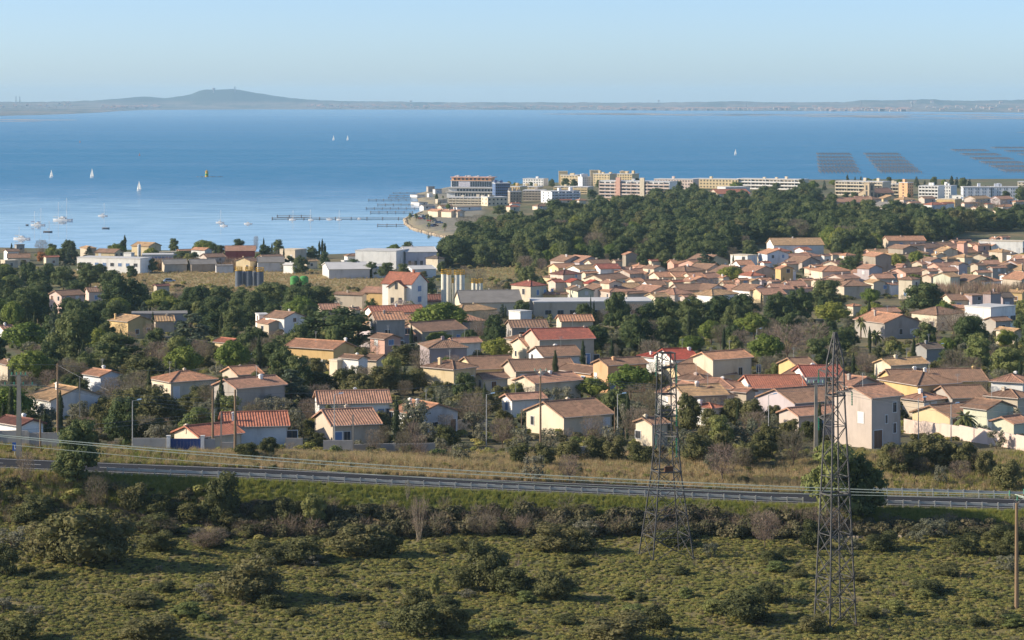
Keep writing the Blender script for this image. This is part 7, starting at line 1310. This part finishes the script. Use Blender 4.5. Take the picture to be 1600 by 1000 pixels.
for _ in range(58):
    yb_ = rb_.uniform(848, 995); w_ = rb_.uniform(22, 64) * (.6 + .4 * (yb_ - 800) / 200); NEARVEG.append((rb_.choice(['oak', 'oak', 'oak', 'olive', 'light']), rb_.uniform(0, 1600), yb_ - w_ * rb_.uniform(.36, .55), yb_, w_, None))
for _ in range(26):
    yb_ = rb_.uniform(812, 862); w_ = rb_.uniform(30, 80); NEARVEG.append((rb_.choice(['oak', 'oak', 'olive', 'bare']), rb_.uniform(0, 1600), yb_ - w_ * rb_.uniform(.4, .6), yb_, w_, None))
for k, px_, yt, yb, w, lab in NEARVEG:
    tree(k, px_, yt, yb, w, lab, start=200)
# hedge of brambles and brushwood along the foot of the road bank: nobody could count it
def scatter(name, pts, lib, lab, cat, smin, smax, flat=1.0, kind='stuff'):
    """instances of a few plant meshes on points: one object, for growth that reads as one mass"""
    me = bpy.data.meshes.new(name + '_points'); me.from_pydata([tuple(p) for p in pts], [], [])
    n = len(pts); a = me.attributes.new('size', 'FLOAT_VECTOR', 'POINT'); s = NR.uniform(smin, smax, n); fx = NR.uniform(.8, 1.25, n)
    a.data.foreach_set('vector', np.stack([s * fx, s * fx, s * flat * NR.uniform(.75, 1.2, n)], 1).astype(np.float32).ravel())
    b = me.attributes.new('turn', 'FLOAT_VECTOR', 'POINT'); b.data.foreach_set('vector', np.stack([np.zeros(n), np.zeros(n), NR.uniform(0, 6.28, n)], 1).astype(np.float32).ravel())
    c = me.attributes.new('which', 'INT', 'POINT'); c.data.foreach_set('value', NR.randint(0, len(lib), n).astype(np.int32))
    col = bpy.data.collections.new(name + '_shapes')
    for i, m in enumerate(lib): col.objects.link(bpy.data.objects.new(f'{name}_shape', m))
    o = obj(name, me); mod = o.modifiers.new('scatter', 'NODES'); ng = bpy.data.node_groups.new(name + '_scatter', 'GeometryNodeTree'); mod.node_group = ng
    ng.interface.new_socket('Geometry', in_out='INPUT', socket_type='NodeSocketGeometry'); ng.interface.new_socket('Geometry', in_out='OUTPUT', socket_type='NodeSocketGeometry')
    N, L = ng.nodes, ng.links; gi = N.new('NodeGroupInput'); go = N.new('NodeGroupOutput'); ip = N.new('GeometryNodeInstanceOnPoints'); ci = N.new('GeometryNodeCollectionInfo')
    ci.inputs[0].default_value = col; ci.inputs['Separate Children'].default_value = True; ci.inputs['Reset Children'].default_value = True
    def na(nm, t):
        x = N.new('GeometryNodeInputNamedAttribute'); x.data_type = t; x.inputs[0].default_value = nm; return next(q for q in x.outputs if q.enabled and q.name == 'Attribute')
    er = N.new('FunctionNodeEulerToRotation')
    L.new(gi.outputs[0], ip.inputs['Points']); L.new(ci.outputs[0], ip.inputs['Instance']); ip.inputs['Pick Instance'].default_value = True
    L.new(na('which', 'INT'), ip.inputs['Instance Index']); L.new(na('turn', 'FLOAT_VECTOR'), er.inputs[0]); L.new(er.outputs[0], ip.inputs['Rotation']); L.new(na('size', 'FLOAT_VECTOR'), ip.inputs['Scale']); L.new(ip.outputs[0], go.inputs[0])
    tag(o, lab, cat, kind=kind); return o
def clump(name, mat, n, size, lobes=5, h=1.0, core=.72):
    lb = []
    for i in range(lobes): r = .3 * math.sqrt(U()); t = U(0, 6.28); s = U(.22, .34); lb.append((r * math.cos(t), r * math.sin(t), U(.2, .6) * h, s, s, s * h))
    return lobed(lb, n, size, name, mat, -.4, 1, core)
def tuft(name, mat, n, w=.03):
    V = []; Fc = []
    for i in range(n):
        r = .4 * math.sqrt(U()); t = U(0, 6.28); x, y = r * math.cos(t), r * math.sin(t); h = U(.5, 1.1); lx, ly = U(-.25, .25), U(-.25, .25); a = U(0, 6.28); o = len(V)
        V += [(x - w * math.cos(a), y - w * math.sin(a), 0), (x + w * math.cos(a), y + w * math.sin(a), 0), (x + lx, y + ly, h)]; Fc.append((o, o + 1, o + 2))
    me = bpy.data.meshes.new(name); me.from_pydata(V, [], Fc); me.materials.append(mat); return me
def spread(n, px0, px1, d0, d1, keep=None):
    d = NR.uniform(d0, d1, n); x = (NR.uniform(px0, px1, n) - CX) * d / F; z = ground(x, d)
    if keep is not None: k = keep(x, d); x, d, z = x[k], d[k], z[k]
    return np.stack([x, d, z - .02], 1)
lowm = [clump('scrub_clump', LEAF['scrub'], 170, .075, 4, .8, .45) for _ in range(4)] + [clump('scrub_clump_dark', LEAF['oak'], 150, .075, 4, .9)]
scatter('low_scrub', spread(52000, -120, 1720, 222, 293, lambda x, y: (wob(x, y, 4.0, .6) + NR.normal(size=len(x)) * .8) > -1.25), lowm, 'low olive green scrub of prickly oak covering the hillside', 'scrub', .30, .78, .52)
scatter('dry_twigs', spread(1600, -120, 1720, 224, 293, lambda x, y: (wob(x, y, 4.0, .6) + NR.normal(size=len(x)) * .6) < -.3), [tuft('twig_tuft', LEAF['twig'], 26, .02)], 'grey brown dry stalks between the low scrub', 'dry stalks', .4, .8)
bram = [clump('bramble_clump', LEAF['bramble'], 200, .07, 5, 1.0) for _ in range(3)] + [twig_mesh('brush_clump', (220, .05, .9, .4, .3, .6, .008), LEAF['twig'])]
scatter('bramble_thicket', spread(620, 380, 1290, 289.5, 295.0, lambda x, y: NR.uniform(size=len(x)) < .9), bram, 'dark tangled bramble thicket along the foot of the road bank', 'brambles', 1.1, 2.7, .85)
scatter('bramble_thicket', spread(240, 1290, 1700, 290, 294.5), bram, 'shaded bramble thicket below the right end of the road', 'brambles', .8, 1.9, .8)
scatter('brush_thicket', spread(420, -80, 400, 288, 296.5), bram + lowm, 'dark brush below the road at the left', 'brush', .7, 1.9, .75)
scatter('bank_grass', spread(9000, 150, 1720, 294.2, 299.2), [tuft('grass_tuft', LEAF['grass'], 30, .035) for _ in range(2)], 'fresh green grass on the road bank', 'grass', .28, .55)
scatter('dry_grass', spread(12000, 300, 1330, 309.6, 332, lambda x, y: (wob(x, y, 5.0, 2) + NR.normal(size=len(x)) * .8) > -.9), [tuft('dry_tuft', LEAF['dry'], 30, .03) for _ in range(3)], 'tall dry golden grass between the road and the gardens', 'dry grass', .45, .95)
scatter('waste_ground_growth', spread(3400, -100, 1720, 309.6, 340, lambda x, y: (wob(x, y, 7.0, 4) + NR.normal(size=len(x)) * .7) > .2), lowm + [tuft('dry_tuft', LEAF['dry'], 30, .03), twig_mesh('brush_clump', (160, .05, .9, .4, .3, .6, .008), LEAF['twig'])], 'weeds and low brush on the waste ground beyond the road', 'brush', .5, 1.3, .7)
scatter('bank_grass', spread(3000, -120, 170, 288, 299), [tuft('grass_tuft', LEAF['grass'], 30, .035), tuft('dry_tuft', LEAF['dry'], 30, .03)], 'mixed green and dry grass below the left end of the road', 'grass', .35, .8)
scatter('rough_grass', np.concatenate([spread(5200, 1300, 1720, 309.6, 338), spread(2600, -120, 330, 309.6, 322)]), [tuft('grass_tuft', LEAF['grass'], 30, .035), tuft('dry_tuft', LEAF['dry'], 30, .03), tuft('dry_tuft', LEAF['dry'], 24, .03)], 'rough grass on the waste ground beyond both ends of the road', 'grass', .35, .85)
scatter('reeds', np.concatenate([spread(700, 196, 372, 985, 1008), spread(160, 1455, 1600, 800, 842)]), [tuft('reed_tuft', leaf('reeds', (.30, .21, .13), (.42, .31, .20), .3), 40, .05)], 'tall dry reeds along the edge of the dry field', 'reeds', 2.5, 4.2)
scatter('field_grass', np.concatenate([spread(5000, 95, 610, 850, 985), spread(1500, 745, 905, 862, 1010)]), [tuft('dry_tuft', LEAF['dry'], 26, .05)], 'short dry grass of the fallow fields', 'dry grass', .5, 1.0)
def free(x, d):
    k = np.ones(len(x), bool)
    for x0, y0, x1, y1, hd, hx, hw, hl, ha in SHOW:
        u = (x - hx) * math.cos(ha) + (d - hd) * math.sin(ha); v = -(x - hx) * math.sin(ha) + (d - hd) * math.cos(ha)
        k &= ~((u > -.8) & (u < hw + .8) & (v > -.8) & (v < hl + .8))
    px = CX + x * F / d; py = HY + (H - ground(x, d)) * F / d
    for a, b, c, e in CLEAR: k &= ~((px > a) & (px < c) & (py > b) & (py < e))
    return k & (shore_dist(x, d) > 6) & ~((px > 1395) & (d < 352))
CLEAR = [(100, 423, 365, 441), (415, 428, 600, 447), (745, 412, 800, 436), (340, 412, 415, 450), (450, 428, 486, 446), (505, 390, 600, 420), (1464, 436, 1600, 450), (690, 425, 760, 470)]
gard = lowm + bram[:2] + [clump('hedge_clump', LEAF['olive'], 150, .075, 4, .9), clump('hedge_clump_green', LEAF['light'], 150, .075, 4, .9), twig_mesh('brush_clump', (160, .05, .9, .4, .3, .6, .008), LEAF['twig'])]
scatter('garden_shrubs', spread(5200, -120, 1720, 326, 560, lambda x, y: free(x, y) & ((wob(x, y, 9.0, 3) + NR.normal(size=len(x)) * .8) > -.5)), gard, 'low hedges and shrubs filling the gardens of the nearer houses', 'garden shrubs', .8, 2.1, .8)
scatter('garden_shrubs', spread(7000, -120, 1720, 560, 1090, lambda x, y: free(x, y) & ((wob(x, y, 14.0, 5) + NR.normal(size=len(x)) * .8) > -.4)), gard, 'low hedges and shrubs filling the gardens of the farther houses', 'garden shrubs', 1.2, 2.8, .8)
def stone_bank():
    mb = MB(); rr = random.Random(8)
    for i in range(330):
        px = rr.uniform(1290, 1412); d = rr.uniform(289.5, 292.6); x = pos(px, d); w = rr.uniform(.14, .34); z = g1(x, d)
        o = len(mb.v); mb.lathe([(w, -.15), (w * rr.uniform(.8, 1.1), w * .5), (w * .5, w * 1.0)], 5, (x, d)); mb.v[o:] = [(a, b, c + z) for a, b, c in mb.v[o:]]
    tag(mb.build('stone_bank', STONE), 'heap of grey stones at the foot of the road bank behind the right pylon', 'stones', kind='stuff')
stone_bank()
# garden planting between the houses, kept clear of the house fronts the picture shows
def hides(px, yt, yb, w, d):
    for x0, y0, x1, y1, hd, hx, hw, hl, ha in SHOW:
        if hd < d - 3: 
            continue
        ox = min(px + w / 2, x1) - max(px - w / 2, x0); oy = min(yb, y1) - max(yt, y0)
        if ox > 0 and oy > 0 and ox * oy > .15 * min((x1 - x0) * (y1 - y0), w * (yb - yt) * 2.2): return True
    return False
def hides_tree(px, yt, yb, w, d):
    for x0, y0, x1, y1, hd in KEEP:
        ox = min(px + w / 2, x1) - max(px - w / 2, x0); oy = min(yb, y1) - max(yt, y0)
        if hd > d and ox > 0 and oy > 0 and ox * oy > .16 * (x1 - x0) * (y1 - y0): return True
    return False
def inside_house(x, d, m=1.0):
    for x0, y0, x1, y1, hd, hx, hw, hl, ha in SHOW:
        if abs(d - hd) > 45: continue
        u = (x - hx) * math.cos(ha) + (d - hd) * math.sin(ha); v = -(x - hx) * math.sin(ha) + (d - hd) * math.cos(ha)
        if -m < u < hw + m and -m < v < hl + m: return True
    return False

def filler():
    made = 0; seen = {}
    for t in range(16000):
        yb = 404 + (706 - 404) * R.random() ** 1.25; px = R.uniform(-15, 1615)
        d = hit(px, yb, 0, 316)
        if d > 1120 and px < 700: continue
        s = d / F; x = pos(px, d)
        zone_right = px > 1190 and yb < 455
        k = R.choices(['aleppo', 'oak', 'stone', 'olive', 'bare', 'cypress', 'light'], ([6, 1.2, 1.8, 1.4, 1.8, .9, .6] if yb < 560 else [1.4, 2.2, .8, 3, 2.6, .7, .8]))[0]
        h = dict(aleppo=R.uniform(5, 9.5), oak=R.uniform(2.2, 4.6), stone=R.uniform(5, 8), olive=R.uniform(2.5, 4.5), bare=R.uniform(3, 6), cypress=R.uniform(4, 8), light=R.uniform(4, 7))[k]
        if zone_right: h *= .62
        w = h * dict(aleppo=.85, oak=1.25, stone=1.25, olive=1.05, bare=.95, cypress=.17, light=.8)[k]
        wpx, hpx = w / s, h / s; yt = yb - hpx
        if any(px + wpx / 2 > a and px - wpx / 2 < c and yb > b and yt < e for a, b, c, e in CLEAR): continue
        if inside_house(x, d, w * .3) or hides(px, yt, yb, wpx, d) or hides_tree(px, yt, yb, wpx, d): continue
        if any(abs(ox - x) < (w + ow) * .31 and abs(od - d) < (w + ow) * .36 for _, _, _, od, ox, ow in TREES): continue
        tree(k, px, yt, yb, wpx, d=d); made += 1
        if made >= 860: break
    print('FILLER', made, 'of', t)
filler()
# the pine wood on the spit
UP = [(690, 384), (712, 372), (735, 364), (760, 350), (800, 345), (850, 334), (900, 325), (950, 316), (1000, 312), (1060, 305), (1110, 312), (1180, 310), (1200, 302), (1280, 305), (1300, 322), (1380, 330), (1450, 330), (1600, 336), (1640, 336)]
LO = [(690, 418), (760, 420), (850, 416), (930, 404), (985, 402), (1050, 402), (1120, 418), (1140, 398), (1200, 380), (1290, 384), (1300, 402), (1340, 410), (1380, 388), (1400, 374), (1480, 378), (1500, 366), (1560, 362), (1640, 360)]
def wood():
    rows = []; 
    for t in range(60000):
        px = R.uniform(690, 1630); yu = np.interp(px, *zip(*UP)); yl = np.interp(px, *zip(*LO)); d0, d1 = hit(px, yl, 0, 700), hit(px, yu, 0, 700); d = math.sqrt(R.uniform(d0 ** 2, d1 ** 2)); x = pos(px, d); h = R.uniform(6.0, 10.5); w = h * R.uniform(.85, 1.15); s = d / F
        if d > 1500: h *= .8; w *= .9
        z = g1(x, d); yt = HY + (H - z - h) / s; yb = HY + (H - z) / s
        if yt < yu - 1: continue
        if 885 < px < 1015 and 350 < yb < 408 and R.random() < .8: continue
        if 690 < px < 830 and yb < 362: continue
        if any(abs(ox - x) < (w + ow) * .33 and abs(od - d) < (w + ow) * .42 for od, ox, ow in rows): continue
        if hides(px, yt, yb, w / s, d) or inside_house(x, d, 1): continue
        rows.append((d, x, w)); k = R.choices(['aleppo', 'stone', 'oak', 'bare', 'light'], ([8, .9, 1.2, 1.9, .4] if px > 1040 else [6, .8, 1.4, 3.6, .4]))[0]; ROWS.append((h / s, k, px, yt, yb, w / s, d, x, z, h, w))
        if len(rows) >= 900: break
ROWS = []; wood(); ROWS.sort(reverse=True, key=lambda r: r[0]); print('WOOD', len(ROWS))
n_of = {}; rest = []
for o in COL.objects:
    if o.type == 'EMPTY': q = o.name.split('.')[0]; n_of[q] = n_of.get(q, 0) + 1
print('KINDS', {q: c for q, c in n_of.items() if c > 60})
for r in ROWS:
    h_, k, px_, yt, yb, wp, d, x, z, h, w = r
    q = WORD[k][0]
    if n_of.get(q, 0) < (298 if k == 'aleppo' else 240):
        n_of[q] = n_of.get(q, 0) + 1; tree(k, px_, yt, yb, wp, d=d, wood={'aleppo': 'dark pine crown in the dense wood behind the village, one of many alike', 'stone': 'brighter domed pine in the dense wood behind the village', 'oak': 'rounded greyish evergreen in the dense wood behind the village', 'bare': 'brown bare tree standing in the dense wood behind the village', 'light': 'light green pine showing in the dense wood behind the village'}[k])
    else: rest.append((x, d, z, h))
if rest: scatter('far_wood', [(a, b, c) for a, b, c, e in rest], [KIND['aleppo'][i][0] for i in range(5)] + [KIND['oak'][0][0]], 'far dark pine wood below the resort buildings', 'wood', 8.5, 11.5, 1.0)
# evergreens on the skyline of the spit
for px_, yt, yb, w, k in ((805, 285, 293, 8, 'stone'), (830, 284, 294, 7, 'aleppo'), (862, 279, 292, 10, 'aleppo'), (884, 278, 294, 16, 'aleppo'), (897, 279, 295, 14, 'aleppo'), (916, 274, 290, 12, 'aleppo'), (782, 283, 292, 10, 'stone'), (795, 283, 291, 8, 'stone'), (935, 281, 296, 10, 'aleppo'), (995, 278, 290, 12, 'aleppo'), (1253, 279, 298, 13, 'aleppo'), (1270, 282, 300, 20, 'stone'), (1288, 281, 298, 9, 'cedar'), (1302, 281, 292, 16, 'stone'), (1324, 273, 288, 5, 'cypress'), (1345, 275, 288, 7, 'cedar'), (1356, 278, 288, 14, 'stone'), (1368, 279, 289, 12, 'stone'), (1389, 276, 290, 12, 'aleppo'), (1406, 280, 290, 13, 'stone'), (1432, 275, 292, 11, 'cedar'), (1445, 281, 292, 6, 'cedar'), (1459, 276, 293, 13, 'aleppo'), (1475, 280, 294, 10, 'stone'), (1487, 275, 294, 8, 'cypress'), (1495, 276, 294, 9, 'cedar'), (1505, 277, 295, 14, 'aleppo'), (1515, 279, 295, 10, 'cedar'), (1540, 289, 300, 7, 'cedar'), (1572, 298, 316, 17, 'aleppo'), (1594, 289, 314, 18, 'aleppo'), (1335, 300, 314, 14, 'aleppo'), (1322, 300, 312, 12, 'aleppo'), (1300, 300, 322, 20, 'aleppo'), (1350, 304, 318, 12, 'stone'), (1420, 302, 316, 8, 'aleppo'), (780, 320, 338, 26, 'aleppo'), (800, 328, 345, 24, 'aleppo'), (812, 338, 350, 20, 'stone'), (1336, 276, 287, 3, 'cypress'), (960, 292, 306, 12, 'aleppo'), (925, 296, 312, 18, 'aleppo'), (1058, 283, 300, 22, 'aleppo'), (1085, 285, 300, 20, 'aleppo'), (1150, 284, 298, 24, 'stone'), (1213, 285, 298, 16, 'aleppo'), (700, 318, 330, 8, 'stone'), (686, 314, 325, 8, 'olive'), (682, 302, 312, 6, 'aleppo'), (692, 303, 312, 5, 'palm')):
    tree(k, px_, yt, yb, w, start=1000)

# ------------------------------------------------------------------ labels for all that has none yet: what it looks like and what it stands beside
def finish_labels():
    base = {}
    for o, desc, pl, px, py, d in NAMELESS:
        best = min(MARKS, key=lambda m: math.hypot((m[1] - px), (m[2] - py) * 2.2) + (1e4 if abs(m[1] - px) < 1 and abs(m[3] - d) < 1 else 0))
        dx = px - best[1]; dy = py - best[2]; dd = d - best[3]
        if abs(dx) > 1.6 * abs(dy): rel = 'left of' if dx < 0 else 'right of'
        elif dd > 0: rel = 'behind'
        else: rel = 'below'
        base.setdefault(f'{desc} {rel} the {best[0]}', []).append((math.hypot(dx, dy * 2.2), px, o, pl, best))
    used = {}
    for lab, L in base.items():
        L.sort(key=lambda t: t[0])
        if len(L) == 1: L[0][2]['label'] = lab; continue
        Ls = sorted(L, key=lambda t: t[1])
        for i, t in enumerate(L):
            pre = ['nearest', 'second nearest', 'third nearest', 'fourth nearest', 'fifth nearest', 'sixth nearest', 'seventh nearest', 'eighth nearest', 'ninth nearest', 'tenth nearest', 'eleventh nearest', 'twelfth nearest', 'thirteenth nearest', 'fourteenth nearest', 'fifteenth nearest', 'sixteenth nearest'][i] if i < 16 else 'one of the farther'
            t[2]['label'] = f'{pre} {lab}'
    for o in COL.objects:
        l = o.get('label')
        if l:
            w = l.split()
            if len(w) > 16: o['label'] = ' '.join([x for x in w if x not in ('the', 'with', 'small', 'long', 'tiled', 'gabled', 'storey', 'two')][:16])
finish_labels()
